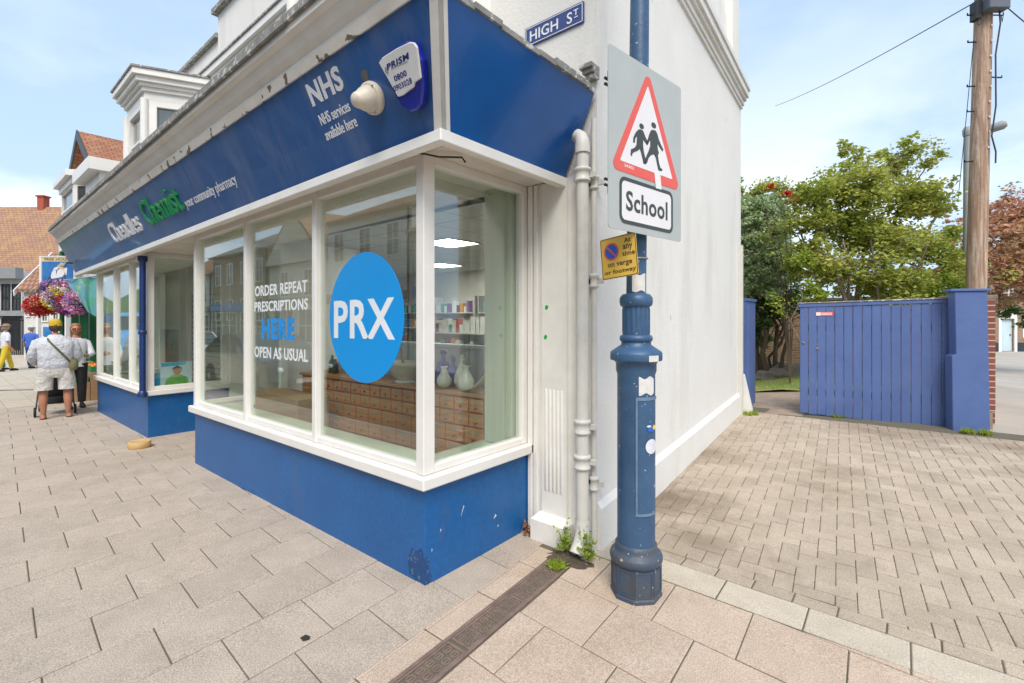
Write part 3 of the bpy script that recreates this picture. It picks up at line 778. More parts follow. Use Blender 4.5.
mb = MB(); mb.box(-2.284,-1.70,FY-.03,FY-.001,0.0,2.66); mb.build('boarding', 'trim_white', shop)
mb = MB(); mb.box(-2.276,-2.235,FY-.052,FY-.031,0,2.65); mb.box(-2.225,-2.19,FY-.045,FY-.031,0,2.65); mb.box(-2.02,-2.005,FY-.04,FY-.031,0,2.65); mb.build('moulding', 'frame_white', shop, bevel=.004)
pilaster(-2.137, -1.915, FY-.03, 2.64)
pilaster(-12.62, -12.38, BY+.3, 2.64, True)
mb = MB(); mb.box(-12.62,-12.38,BY+.355,FY,-.25,2.64); mb.box(-12.38,-11.76,FY-.1,FY-.04,-.25,2.65); mb.build('end_panel','trim_white',shop,warp=True)
# fascia: leans out towards the street; (y,z) bottom 1.737,2.655 top 1.487,3.208
FB = (1.737, 2.655); FT = (1.487, 3.208); XR_B = -1.95; XR_T = -1.70; XL = -12.8
fas = thing('fascia', (0,0,0), None, None); fas.parent = shop; fas.location = Vector((0,0,0))-ORG[shop]; ORG[fas] = Vector((0,0,0))
def fpt(x, v, c=0.0):
    """point on the front fascia: street x, v 0 bottom .. 1 top, c metres out"""
    dy, dz = FT[0]-FB[0], FT[1]-FB[1]; L = hypot(dy, dz)
    return Vector((x, FB[0]+dy*v+c*(-dz/L), FB[1]+dz*v+c*(dy/L)))
mb = MB()
def slab(mb, P, Q):
    n = len(P); mb.add(P+Q, [tuple(range(n)), tuple(range(2*n-1,n-1,-1))]+[(i,n+i,n+(i+1)%n,(i+1)%n) for i in range(n)])
for i in range(6):       # joints between the fascia sheets
    xa, xb = XL+i*(XR_T-.06-XL)/6, XL+(i+1)*(XR_T-.06-XL)/6-.004
    P = []
    for (x, v) in ((xa,0),(xb,0),(xb,1),(xa,1)):
        if i == 5 and x == xb: x = XR_B-.045+(XR_T-XR_B)*v
        P.append(fpt(x, v))
    slab(mb, P, [p+Vector((0,.03,0)) for p in P])
mb.build('front_board', 'blue_front', fas, warp=True)
mb = MB(); P = [Vector((XR_B,FB[0]+.045,FB[1])),Vector((XR_B,FY-.033,FB[1])),Vector((XR_T,FY-.033,FT[1])),Vector((XR_T,FT[0]+.045,FT[1]))]
slab(mb, P, [p+Vector((-.03,0,0)) for p in P]); mb.build('return_board', 'blue_gloss', fas)
mb = MB()      # corner trim
def tri_trim(a, b):
    P = [fpt(XR_B-a, 0, .012), Vector((XR_B+.012, FB[0]-.012, FB[1])), Vector((XR_T+.012, FT[0]-.012, FT[1])), fpt(XR_T-a, 1, .012)]
    slab(mb, P, [p+Vector((-.0,.035,0)) for p in P])
    P = [Vector((XR_B+.012,FB[0]-.012,FB[1])), Vector((XR_B+.012,FB[0]+b,FB[1])), Vector((XR_T+.012,FT[0]+b,FT[1])), Vector((XR_T+.012,FT[0]-.012,FT[1]))]
    slab(mb, P, [p+Vector((-.035,0,0)) for p in P])
tri_trim(.05, .05); mb.build('corner_trim', 'trim_white', fas)
mb = MB()      # bottom rail, both sides
mb.prism([(XL,FB[0]-.035),(XR_B+.03,FB[0]-.035),(XR_B+.03,FY-.034),(XR_B-.03,FY-.034),(XR_B-.03,FB[0]+.03),(XL,FB[0]+.03)], 2.585, 2.653)
mb.build('bottom_rail', 'trim_white', fas, warp=True, bevel=.006)
mb = MB(); mb.prism([(XL,FB[0]+.031),(XR_B-.031,FB[0]+.031),(XR_B-.031,FY-.054),(XL,FY-.054)], 2.655, 2.675)
for k in range(5): mb.box(XL, XR_B-.04, FB[0]+.035+k*.03, FB[0]+.058+k*.03, 2.648, 2.656)
mb.build('soffit', 'soffit', fas, warp=True)
# top rail, big cornice with its lead edge
mb = MB(); Q = []
for x in (XL, XR_T-.05): Q += [fpt(x,1,.016), fpt(x,1,-.02), fpt(x,1.10,-.02), fpt(x,1.10,.016)]
mb.add(Q, [(0,1,2,3),(7,6,5,4),(0,4,5,1),(1,5,6,2),(2,6,7,3),(3,7,4,0)]); mb.build('top_rail', 'peeling_wood', fas, warp=True)
mb = MB(); prof = [(1.475,3.262),(1.50,3.262),(1.50,3.47),(1.36,3.47),(1.362,3.40),(1.40,3.385),(1.435,3.33),(1.47,3.30)]
vs = [(x,y,z) for x in (XL-.04, XR_T-.03) for y,z in prof]; n = len(prof)
mb.add(vs, [tuple(range(n)), tuple(range(2*n-1,n-1,-1))]+[(i,n+i,n+(i+1)%n,(i+1)%n) for i in range(n)])
mb.build('cornice_board', 'cornice_board', fas, warp=True)
mb = MB(); x = XL-.06
while x < XR_T-.03:
    x2 = min(x+random.uniform(.5,.9), XR_T-.03); d = random.uniform(-.006,.006)
    mb.box(x, x2-.003, 1.335+d, 2.94 if x2 < -2.55 else 1.50, 3.472, 3.492+d*.6); mb.box(x, x2-.003, 1.333+d, 1.352+d, 3.435+d, 3.472); x = x2
mb.build('lead_flashing', 'lead', fas, warp=True)
mb = MB(); y = FT[0]-.02
while y < FY-.04:
    y2 = min(y+random.uniform(.10,.25), FY-.034); d = random.uniform(-.01,.012)
    mb.box(XR_T-.10, XR_T+.014+d, y, y2, FT[1]-.004-abs(d), FT[1]+.028+d); y = y2
mb.build('side_flashing', 'lead', fas)
mb = MB(); mb.box(-3.5, XR_T-.03, 1.52, FY-.04, 3.16, 3.205); mb.build('fascia_roof', 'lead', fas)
mb = MB()      # small moulded block on the wall at the fascia's end
for a, b, zz_ in ((.05,.03,3.30),(.075,.05,3.33),(.10,.07,3.36)): mb.box(-1.72-a*.6, -1.70+.02, FY-b-.04, FY-.001, zz_, zz_+.028)
mb.build('end_block', 'lead', shop)

# lettering on the fascia
def fas_xy(px, py, c=0.0):
    FBy, FBz = FB[0]-c*(FT[1]-FB[1])/.607, FB[1]+c*(FT[0]-FB[0])/.607
    """picture point -> (x along the fascia, v up it) through the sheared fascia plane"""
    a = (px-512)/FO; d = Vector((a*RX-RY, a*RY+RX, -(py-HY)/FO))
    best = None; o_ = Vector((0,0,H))
    x = -5.0
    for _ in range(30):
        dy, dz = FT[0]-FB[0], FT[1]-FB[1]
        s = .0128*(x+2.285) if x < -2.285 else 0
        # (y-FB0)*dz-(z-s-FB1)*dy=0
        t = (FBy*dz-(FBz+s-H)*dy)/(d.y*dz-d.z*dy)
        x = d.x*t
    z = H+d.z*t-s
    return x, (z-FBz)/dz
FL = hypot(FT[0]-FB[0], FT[1]-FB[1])
ffr = Fr(fpt(0,0), (1,0,0), fpt(0,1)-fpt(0,0))
def fbox_(pa, pb):
    (x0,v0),(x1,v1) = fas_xy(*pa), fas_xy(*pb); return x0, x1, v0*FL, v1*FL
def flet(s, x0, x1, b0, b1, m, d0=.001, d1=.004, off=0.0, name='lettering'):
    mb = MB(); text(mb, ffr, s, x0, x1, b0, b1, d0, d1, off); return mb.build(name, m, fas, warp=True, fix=False)
TXT = []
def span(l, r, mid_top, mid_bot):
    return fas_xy(*l)[0], fas_xy(*r)[0], fas_xy(*mid_bot)[1]*FL, fas_xy(*mid_top)[1]*FL
x0,x1,b0,b1 = span((111.5,234),(141.5,224),(108.5,225.8),(116.7,243)); print('cheadles', x0,x1,b0,b1)
flet('Cheadles', x0, x1, b0, b1+.02, 'cheadles_face', .001, .015, .006)
x0,x1,b0,b1 = span((145.5,216),(181,199),(139.4,204),(148,227.4)); print('chemist', x0,x1,b0,b1)
flet('Chemist', x0, x1, b0, b1+.02, 'green_face', .001, .02, .0)
x0,x1,b0,b1 = span((186.5,206),(235.6,178),(186,200),(184.5,209)); print('community', x0,x1,b0,b1)
flet('your community pharmacy', x0, x1, b0-.03, b1+.02, 'white_letter')
x0,x1,b0,b1 = span((309,95),(342.5,80),(309,82.7),(316.3,105.5)); print('nhs', x0,x1,b0,b1)
flet('NHS', x0, x1, b0, b1, 'white_letter', off=.032)
x0,x1,b0,b1 = span((320,120),(350,107),(319.9,114.5),(322.5,125.7)); flet('NHS services', x0, x1, b0, b1, 'white_letter', off=.006)
x0,x1,b0,b1 = span((326.5,138),(357.6,124),(326,131.5),(327.8,140.7)); flet('available here', x0, x1, b0-.0, b1+.012, 'white_letter', off=.006)
# faded sticker patches of the far end are plain weather marks in the paint

# oriel windows on the first floor
def oriel(x0, x1, zb, zt):
    y = 2.07; o = thing('oriel_window', (0,0,0), None, None); o.parent = shop; o.location = Vector((0,0,0))-ORG[shop]; ORG[o] = Vector((0,0,0))
    P = [(x0,y),(x1,y),(x1+.45,FY),(x0-.45,FY)]
    def grow(d): return [(x0-d*.7,y-d),(x1+d*.7,y-d),(x1+.45+d,FY-.002),(x0-.45-d,FY-.002)]
    mb = MB(); mb.prism(P, zb, zb+.55); mb.build('apron', 'trim_white', o, warp=True); mb = MB(); mb.prism(P, zt-.42, zt-.301); mb.build('frieze', 'trim_white', o, warp=True)
    mb = MB()
    for i in range(3):
        a, b = Vector((*P[(3,0,1)[i]],0)), Vector((*P[(0,1,2)[i]],0))
        if i == 1: pass
        L = (b-a).length; fr = Fr(a+Vector((0,0,zb+.55)), b-a, (0,0,1)); h = zt-.42-zb-.55
        mb.ring(fr, [(0.002,0),(L-.002,0),(L-.002,h),(0.002,h)], [(.16,.08),(L-.16,.08),(L-.16,h-.10),(.16,h-.10)], -.08, -.002)
        mb.fbox(fr, .165, L-.165, h/2-.02, h/2+.02, -.07, -.02)
        q = MB(); q.fbox(fr, .14, L-.14, .06, h-.08, -.06, -.054); q.build('glass_pane', 'glass_dark', o, warp=True)
        q = MB(); q.fbox(fr, .14, L-.14, h*.1, h-.085, -.16, -.155); q.build('curtain', 'curtain', o, warp=True)
    mb.build('frame', 'frame_white', o, warp=True)
    for k, (px_, py_) in enumerate(P[:2]): mb = MB(); mb.tube([(px_,py_,zb+.56),(px_,py_,zt-.42)], .055, 8); mb.build('corner_post', 'frame_white', o, warp=True)
    mb = MB(); z = zt-.30
    for d, h in ((.04,.06),(.08,.05),(.13,.08),(.18,.09)): mb.prism(grow(d), z, z+h-.001); z += h
    mb.build('cornice', 'trim_white', o, warp=True)
    mb = MB(); mb.prism(grow(.20), zt-.018, zt+.012); mb.build('lead_cap', 'lead', o, warp=True)
    mb = MB(); mb.prism([(p[0]*.9+(x0+x1)/2*.1, p[1]+.05 if p[1] < 2.9 else p[1]-.002) for p in P], zb+.56, zb+.57); mb.build('inner_sill', 'inner_dark', o, warp=True)
oriel(-10.38, -9.30, 3.49, 5.60)
oriel(-4.35, -3.15, 3.49, 5.60)
for x0, x1 in ((-7.6,-6.5),):
    fr = Fr((x0,FY,3.75),(1,0,0),(0,0,1)); mb = MB(); mb.ring(fr, [(0,0),(1.1,0),(1.1,1.4),(0,1.4)], [(.08,.08),(1.02,.08),(1.02,1.32),(.08,1.32)], -.12, -.05); mb.fbox(fr,.08,1.02,.68,.72,-.11,-.06)
    wn = mb.build('sash_window', 'frame_white', shop); mb = MB(); mb.fbox(fr,.07,1.03,.07,1.33,-.10,-.095); mb.build('glass_pane','glass_dark',wn)
    mb = MB(); mb.fbox(fr,.07,1.03,.07,1.33,-.2,-.19); mb.build('curtain','curtain',wn)

# interior shell
mb = MB(); mb.box(-11.7,-8.41,BY+.09,FY+1.06,-.14,-.03); mb.box(-6.33,-2.37,BY+.09,FY,-.12,-.02); mb.box(-6.33,-2.26,FY+.001,FY+1.06,-.12,-.02); mb.box(-11.7,-2.26,FY+1.061,7.74,-.12,-.02); mb.build('floor', 'shop_floor', shop)
mb = MB(); mb.box(-11.68,-2.36,BY+.085,2.9,2.70,2.73); mb.box(-11.9,-2.05,2.9,7.74,2.70,2.73); mb.build('ceiling', 'ceil_grid', shop)
mb = MB(); mb.box(-11.9,-1.97,7.70,7.745,-.1,2.72); mb.box(-12.0,-11.9,FY,7.7,-.1,2.72); mb.box(-2.25,-2.2,FY+.26,7.7,-.1,2.72); mb.build('inner_wall', 'inner_wall', shop)
mb = MB(); mb.box(-8.3,-8.24,FY+1.06,5.2,-.02,2.7); mb.build('slatted_wall', 'slat_wall', shop)
mb = MB(); mb.box(-11.65,-9.4,3.4,3.46,.0,2.1); mb.box(-9.3,-8.5,4.2,4.26,0,2.3); mb.build('slatted_screen', 'slat_wall', shop)

# =====================================================================  THINGS ON AND IN THE SHOP
# alarm box
def fplate(mb, pts, c0, c1, c=0):
    return mb.plate(ffr, [(fas_xy(*p, c)[0], fas_xy(*p, c)[1]*FL) for p in pts], c0, c1)
def warp_build(mb, name, m, parent=None, **k): return mb.build(name, m, parent, warp=True, **k)
ax, av = fas_xy(403, 74); al = fpt(ax, av)
alarm = thing('alarm_box', al, 'white and dark blue shield shaped burglar alarm box with PRISM lettering on the fascia', 'alarm box')
shield = [(378,62.5),(382,56.5),(396,47.5),(409,41),(415.5,41),(418,45),(424.5,60),(426,92),(424.5,103),(420,109.5),(413,111.5),(405,107),(396,97)]
mb = MB(); fplate(mb, [(p[0]+3*(p[0]<400), p[1]) for p in shield], .001, .055, .03); warp_build(mb, 'backing', 'alarm_blue', alarm, bevel=.01)
face = [(378.3,62.8),(382,57.5),(396,48.5),(409,42.2),(413.5,42.5),(416.6,47),(420.5,78),(414,82.5),(413.3,87),(408,91),(402,95.5),(397.5,97)]
mb = MB(); fplate(mb, face, .0555, .070, .07); cov = warp_build(mb, 'cover', 'alarm_white', alarm, bevel=.004)
def words(par, s, l, r, top, bot, m, d0, d1, off=0, sh=0):
    q0, q1 = fas_xy(*l, .07), fas_xy(*r, .07); t, b = fas_xy(*top, .07), fas_xy(*bot, .07)
    mb = MB(); text(mb, ffr, s, q0[0], q1[0], b[1]*FL, t[1]*FL, d0, d1, off, sh); return warp_build(mb, 'lettering', m, par, fix=False)
words(cov, 'PRISM', (386,66), (409.6,56), (398,57.8), (399.5,64.2), 'alarm_ink', .0705, .0715, .03, .2)
words(cov, '0800', (394,78), (406.8,73.5), (400,72.6), (401,78.8), 'alarm_ink', .0705, .0715, .02)
words(cov, '0903028', (394,90), (412.3,82), (402,81.8), (403,87.8), 'alarm_ink', .0705, .0715, .01)
mb = MB(); fplate(mb, [(385,67.5),(386.5,66.5),(388,71),(389,73.5),(386.5,73.5),(385,71)], .0705, .0715, .07); warp_build(mb, 'emblem', 'ink_grey', cov)
mb = MB(); fplate(mb, [(391,68.6),(407.5,61.0),(407.7,61.8),(391.2,69.4)], .0705, .0715, .07); warp_build(mb, 'underline', 'ink_grey', cov)
# siren horn
x, v = fas_xy(374.5, 98); c = fpt(x, v); c.z += .0128*(x+2.285); ax_ = Matrix((ffr.u, ffr.v, ffr.n)).transposed()
siren = thing('siren_horn', c, 'round cream outdoor siren horn on the blue fascia beside the alarm box', 'siren')
mb = MB(); mb.lathe([(.088,.001),(.092,.016),(.088,.036),(.078,.04)], c, 24, axis=ax_); mb.build('rim', 'siren_cream', siren)
mb = MB(); mb.lathe([(.074,.036),(.072,.055),(.064,.08),(.050,.105),(.042,.13),(.036,.14),(.001,.142)], c, 24, axis=ax_, sm=True)
mb.build('horn', 'siren_cream', siren)
mb = MB()
for a in (40, 160, 280): mb.lathe([(.006,.036),(.006,.044),(.001,.046)], c+ffr.u*.083*cos(radians(a))+ffr.v*.083*sin(radians(a)), 8, axis=ax_); 
mb.build('screws', 'steel', siren)
mb = MB(); fplate(mb, [(361.5,70.5),(365,69.5),(368,72),(369,80),(366,82),(362.5,80.5)], .001, .006); warp_build(mb, 'old_fixing_plate', 'rust_patch', fas)
# twin floodlights at the far end of the fascia
for k, (px, py, s) in enumerate(((74,263,.45),)):
    x, v = fas_xy(px, py); c = fpt(x, min(.95, max(.1, v)), .02); c.z += .0128*(x+2.285)
    t = thing('flood_lamp', c, 'small grey flood lamp bracketed at the far end of the fascia', 'lamp')
    mb = MB(); mb.tube([c, c+Vector((0,-.06,.01)), c+Vector((-.01,-.12,-.03))], .015, 8); mb.build('bracket', 'black_metal', t)
    mb = MB(); mb.lathe([(.02,0),(.03,.03),(.10*s,.08),(.11*s,.09),(.001,.085)], c+Vector((-.01,-.10,-.0)), 14, axis=Matrix.Rotation(radians(150),3,'X')); mb.build('lamp_head', 'pole_grey', t)
# street name plate
sn = thing('street_name_plate', (-2.05,FY,3.75), 'dark blue enamel street name plate reading HIGH ST on the white wall', 'sign')
fr = Fr((-2.33, FY-.001, 3.745),(1,0,0),(0,0,1))
mb = MB(); mb.plate(fr, rrect(0,.53,0,.15,.006,2), .002, .014); mb.build('plate', 'street_blue', sn)
mb = MB(); mb.ring(fr, rrect(.008,.522,.008,.142,.004,2), rrect(.013,.517,.013,.137,.003,2), .0142, .0165); mb.build('border', 'white_letter', sn)
mb = MB(); text(mb, fr, 'HIGH  S', .05, .435, .032, .112, .0145, .017, .012); text(mb, fr, 'T', .447, .487, .072, .114, .0145, .017, .012); mb.fbox(fr,.452,.484,.056,.062,.0145,.017); mb.build('lettering', 'white_letter', sn, fix=False)
# rainwater pipes
def pipe(name, x, y, r, z0, z1, collars, label, m='pipe_grey', shoe=True, elbow=False):
    t = thing(name, (x, y, 0), label, 'drainpipe', 'rainwater pipes at the corner of the shop')
    mb = MB(); mb.tube([(x,y,z0),(x,y,z1)], r, 18); mb.build('pipe', m, t)
    for z in collars:
        mb = MB(); mb.lathe([(r+.001,z-.05),(r+.014,z-.045),(r+.014,z-.032),(r+.006,z-.025),(r+.007,z+.02),(r+.016,z+.028),(r+.016,z+.045),(r+.002,z+.05)], (x,y,0), 20)
        c = mb.build('collar', m, t)
        mb = MB(); mb.box(x-r-.045,x+r+.045,y+r*.5,min(y+r*.5+.02, FY-.002),z-.02,z+.02); mb.build('bracket', m, c, bevel=.003)
    if shoe:
        mb = MB(); mb.tube([(x,y,z0+.10),(x,y,z0+.02),(x,y-.02,z0-.05),(x,y-.075,z0-.115)], [r+.004,r+.006,r+.008,r+.008], 18, cap=False)
        mb.tube([(x,y-.075,z0-.115),(x,y-.05,z0-.08)], [r+.008,r-.004], 18, cap=False); s_ = mb.build('shoe', m, t)
        mb = MB(); mb.tube([(x,y-.052,z0-.084),(x,y-.046,z0-.078)], r, 14); mb.build('shoe_bore', 'iron_hole', s_)
    if elbow:
        mb = MB(); mb.tube([(x,y,z1-.03),(x,y,z1+.03),(x-.003,y+.002,z1+.05),(x-.018,y+.006,z1+.085),(x-.05,y+.01,z1+.105)], [r+.010,r+.008,r+.005,r+.003,r+.003], 18); mb.build('elbow', m, t, bevel=0)
    return t
pipe('drainpipe', -1.742, FY-.125, .043, .17, 2.80, (.66,.90,2.62), 'thick pale grey drainpipe ending in an open shoe beside the fluted pilaster', elbow=True)
pipe('drainpipe', -1.700, FY-.040, .020, -.05, 3.02, (.5,1.9,2.58), 'thin pale grey pipe running up the wall corner right beside the thick drainpipe', shoe=False)
# blue supporting post under the fascia at bay two
bp = thing('support_post', (-8.32, BY-.05, -.08), 'slim dark blue iron post standing at the corner of the farther bay window', 'post')
mb = MB(); mb.tube([(-8.31,BY-.07,.62),(-8.31,BY-.07,2.585)], .038, 14); warp_build(mb, 'shaft', 'blue_dark', bp)
mb = MB(); mb.lathe([(.04,2.50),(.06,2.52),(.06,2.583),(.001,2.584)], (-8.31,BY-.07,0), 14); mb.lathe([(.06,.61),(.06,.66),(.04,.69)], (-8.31,BY-.07,0), 14); mb.lathe([(.039,1.48),(.05,1.49),(.05,1.53),(.039,1.54)], (-8.31,BY-.07,0), 14); warp_build(mb, 'cap', 'blue_dark', bp)
# dangling black cable under the fascia corner
cb = MB(); cb.tube([(-2.34,1.88,2.655),(-2.25,1.87,2.628),(-2.20,1.93,2.615),(-2.13,2.06,2.63),(-2.115,2.075,2.60)], .006, 6); cb.build('cable', 'cable', label='short loose black cable drooping under the corner of the fascia', cat='cable')
# green chalk dots on boards
for x, z in ((-2.09,1.72),(-2.10,1.50)):
    mb = MB(); mb.plate(Fr((x,FY-.0605,z),(1,0,0),(0,0,1)), [(-.012,-.018),(.010,-.012),(.016,.010),(.002,.020),(-.014,.008)], -.0003, .0009); mb.build('paint_mark', 'green_mark', shop)
for z in (1.70,1.47):
    mb = MB(); mb.plate(Fr((-1.80+0.0,FY-.0325,z),(1,0,0),(0,0,1)), [(-.008,-.014),(.008,-.010),(.010,.010),(-.006,.012)], -.0003, .0009); mb.build('paint_mark', 'green_mark', shop)
# scuffs on the riser corner
mb = MB(); fr = Fr((BX+.0005,BY,0),(0,1,0),(0,0,1))
for P in ([(.05,.20),(.056,.21),(.052,.222)],[(.12,.30),(.130,.31),(.125,.32)],[(.62,.22),(.65,.235),(.64,.25)],[(.66,.15),(.672,.155),(.668,.165)],[(.30,.34),(.33,.40),(.325,.405)]):
    mb.plate(fr, P, 0, .0012)
mb.build('chipped_paint', 'paste', BAY1)
for fr_, P in ((fr, [(.001,.02),(.04,.015),(.055,.05),(.03,.10),(.035,.15),(.012,.19),(.001,.17)]), (Fr((BX-.20,BY-.0005,0),(1,0,0),(0,0,1)), [(.05,.03),(.199,.015),(.199,.17),(.165,.23),(.10,.19),(.075,.21),(.03,.13)])):
    mb = MB(); mb.plate(fr_, P, 0, .0008); mb.build('worn_patch', 'worn_blue', BAY1)

# window lettering, on the inside face of the glass
gfr = Fr((0, BY+.028, 0), (1,0,0), (0,0,1))
def vin(s, x0, x1, z0, z1, m, off=.01):
    mb = MB(); text(mb, gfr, s, x0, x1, z0, z1, 0, .0015, off); return mb.build('window_lettering', m, BAY1, warp=True, fix=False)
vin('ORDER REPEAT', -4.81, -3.80, 1.845+.03, 1.945+.03, 'vinyl_white', .02)
vin('PRESCRIPTIONS', -4.82, -3.79, 1.70+.03, 1.795+.03, 'vinyl_white', .02)
vin('HERE', -4.66, -4.02, 1.445+.03, 1.635+.03, 'vinyl_cyan', .05)
vin('OPEN AS USUAL', -4.82, -3.79, 1.27+.03, 1.375+.03, 'vinyl_white', .02)
mb = MB(); mb.plate(gfr, circ(-2.99, 1.655, .462, 64), -.002, .0); dsc = mb.build('window_disc', 'vinyl_blue', BAY1, warp=True)
vin('PRX', -3.385, -2.625, 1.505, 1.785, 'vinyl_white', .022)

# apothecary chest
CY = 2.86; CXL, CXR = -5.76, -2.67; CT = 1.02
chest = thing('apothecary_chest', (-4.2, CY+.2, 0), 'long brown apothecary chest with many small labelled drawers inside the shop window', 'chest')
mb = MB(); mb.box(CXL, CXR, CY, CY+.42, .05, CT-.03); mb.build('carcass', 'chest_wood', chest, warp=True)
mb = MB(); mb.box(CXL-.02, CXR+.012, CY-.03, CY+.43, CT-.03, CT); mb.build('top', 'chest_top', chest, warp=True, bevel=.005)
rows = [(.862,.116,.172),(.740,.116,.172),(.590,.144,.225),(.440,.144,.225),(.290,.144,.225)]
nd = 0
for z, h, wd in rows:
    n = int((CXR-CXL-.04)/wd); p = (CXR-CXL-.04)/n
    for k in range(n):
        if nd >= 78 and z < .4: break
        nd += 1; x = CXL+.02+k*p
        fr = Fr((x+.008, CY-.001, z+.006), (1,0,0), (0,0,1)); a, b = p-.016, h-.012
        mb = MB(); mb.fbox(fr, 0, a, 0, b, .0, .012); mb.v = [shear(q) for q in mb.v]; d = mb.build('drawer', 'drawer_wood', chest, bevel=.003)
        mb = MB(); mb.cur = 0; mb.fbox(fr, a*.2, a*.8, b*.62, b*.86, .0122, .0145)
        mb.cur = 1; mb.lathe([(.012,.012),(.013,.018),(.010,.028),(.001,.03)], fr.p(a/2, b*.34, 0), 8, axis=Matrix((fr.u, fr.v, fr.n)).transposed())
        mb.build('label_and_pull', ['label_card','brass'], d, warp=True)
# things on the chest
def rest(x): return CT+.0128*(x+2.285)+.0005
def jar(name, x, y, prof, m, label, cat, s=1.0, tilt=None, lid=None, group=None):
    z = rest(x); t = None
    mb = MB(); mb.lathe([(r*s, q*s) for r, q in prof], (x,y,z), 20)
    if lid:
        t = thing(name, (x,y,z), label, cat, group); mb.build('body', m, t)
        mb = MB(); mb.lathe([(r*s, q*s) for r, q in lid[0]], (x,y,z), 14); mb.build('stopper', lid[1], t)
    else: meta(mb.build(name, m, origin=(x,y,z)), label, cat, group)
gourd = [(.03,0),(.05,.01),(.072,.05),(.07,.09),(.045,.13),(.028,.165),(.026,.19),(.036,.2),(.033,.206),(.001,.206)]
bottle = [(.035,0),(.042,.01),(.042,.12),(.03,.15),(.014,.17),(.014,.20),(.02,.21),(.001,.212)]
flask = [(.05,0),(.06,.01),(.062,.12),(.05,.17),(.02,.20),(.02,.24),(.028,.25),(.001,.255)]
bx, by = -3.90, CY+.14; z = rest(bx)
mt = thing('mortar', (bx,by,z), 'large cream ceramic mortar with spout standing on the drawer chest', 'mortar')
mb = MB(); mb.lathe([(.11,0),(.115,.014),(.08,.03),(.135,.07),(.175,.13),(.19,.195),(.197,.205),(.185,.205),(.155,.13),(.09,.07),(.001,.06)], (bx,by,z), 26); mb.build('bowl', 'ceramic', mt)
mb = MB(); mb.add([(bx+.17,by-.03,z+.17),(bx+.17,by+.03,z+.17),(bx+.24,by,z+.205),(bx+.17,by-.03,z+.204),(bx+.17,by+.03,z+.204)],[(0,2,3),(1,4,2),(0,1,2),(3,2,4)]); mb.build('spout', 'ceramic', mt)
mb = MB(); mb.tube([(bx-.02,by,z+.085),(bx-.06,by,z+.22),(bx-.075,by,z+.28)], [.032,.014,.018], 12); mb.tube([(bx-.0745,by,z+.278),(bx-.09,by,z+.34)], [.018,.013], 12)
meta(mb.build('pestle', 'ply'), 'wooden handled pestle leaning in the large cream mortar', 'pestle')
bx = -4.33; z = rest(bx); mb = MB(); mb.lathe([(.03,0),(.03,.01),(.06,.04),(.075,.07),(.07,.07),(.04,.03),(.001,.02)], (bx,by,z), 20); meta(mb.build('small_dish', 'ceramic_white', origin=(bx,by,z)), 'small white dish standing left of the big cream mortar', 'dish')
jar('blue_jar', -3.60, CY+.2, flask, 'cobalt', 'dark cobalt blue jar between the mortar and the window post', 'jar', .9)
jar('blue_bottle', -3.46, CY+.24, flask, 'cobalt', 'tall cobalt blue bottle leftmost behind the white gourd vases', 'bottle', 1.15, lid=([(.02,.25),(.03,.26),(.03,.285),(.001,.29)],'cobalt'))
jar('blue_bottle', -3.30, CY+.22, flask, 'cobalt', 'shorter cobalt blue stoppered bottle second from left behind the white vases', 'bottle', .98, lid=([(.018,.25),(.03,.27),(.018,.295),(.001,.30)],'cobalt'))
jar('white_vase', -3.26, CY+.07, gourd, 'ceramic_white', 'small white gourd shaped vase, leftmost of three on the chest', 'vase', .95)
jar('white_vase', -3.08, CY+.12, [(r, q*1.3) for r, q in gourd], 'ceramic_white', 'tallest cream gourd vase with stopper, middle of three on the chest', 'vase', 1.0, lid=([(.015,.26),(.02,.275),(.015,.3),(.001,.31)],'ceramic'))
jar('white_vase', -2.97, CY+.06, gourd, 'ceramic_white', 'white gourd vase with faint speckles, rightmost of three on the chest', 'vase', 1.05)
jar('brown_bottle', -2.91, CY+.27, bottle, 'brown_glass', 'brown glass bottle behind the rightmost white vase', 'bottle', 1.15)
jar('brown_bottle', -2.80, CY+.28, bottle, 'brown_glass', 'brown glass bottle with pale stopper behind the white scoop', 'bottle', 1.1, lid=([(.012,.2),(.02,.21),(.018,.24),(.001,.245)],'ceramic'))
jar('green_bottle', -4.12, CY+.25, bottle, 'green_glass', 'small dark green bottle behind the mortar beside the blue disc', 'bottle', .95)
jar('dark_bottle', -5.25, CY+.15, bottle, 'brown_glass', 'small dark bottle at the left end of the drawer chest', 'bottle', .8)
jar('dark_bottle', -5.38, CY+.18, bottle, 'green_glass', 'dark green bottle leftmost on the drawer chest', 'bottle', 1.0)
z = rest(-2.8); mb = MB()
n = 12; vs = []
for i in range(9):
    t = i/8; cx = -2.96+.29*t; cz = z+.012+.17*t**2.4; hw = .055*sin(pi*min(.95, .12+.8*(1-t)))+.01
    for k in range(n):
        a = 2*pi*k/n; vs.append((cx, CY+.03+hw*cos(a), cz+.008+.011*sin(a)*(1 if sin(a) < 0 else -.3)))
mb.add(vs, [(i*n+k,i*n+(k+1)%n,(i+1)*n+(k+1)%n,(i+1)*n+k) for i in range(8) for k in range(n)], True)
meta(mb.build('porcelain_scoop', 'ceramic_white', warp=False), 'white porcelain scoop lying with raised handle at the right end of the chest', 'scoop')
# white partition behind the chest
mb = MB(); mb.box(-5.9,-2.36,CY+.55,CY+.58,.05,1.34); mb.box(-5.9,-2.36,CY+.50,CY+.60,1.34,1.37); meta(mb.build('low_partition', 'shelf_white'), 'low white partition standing behind the drawer chest', 'partition')
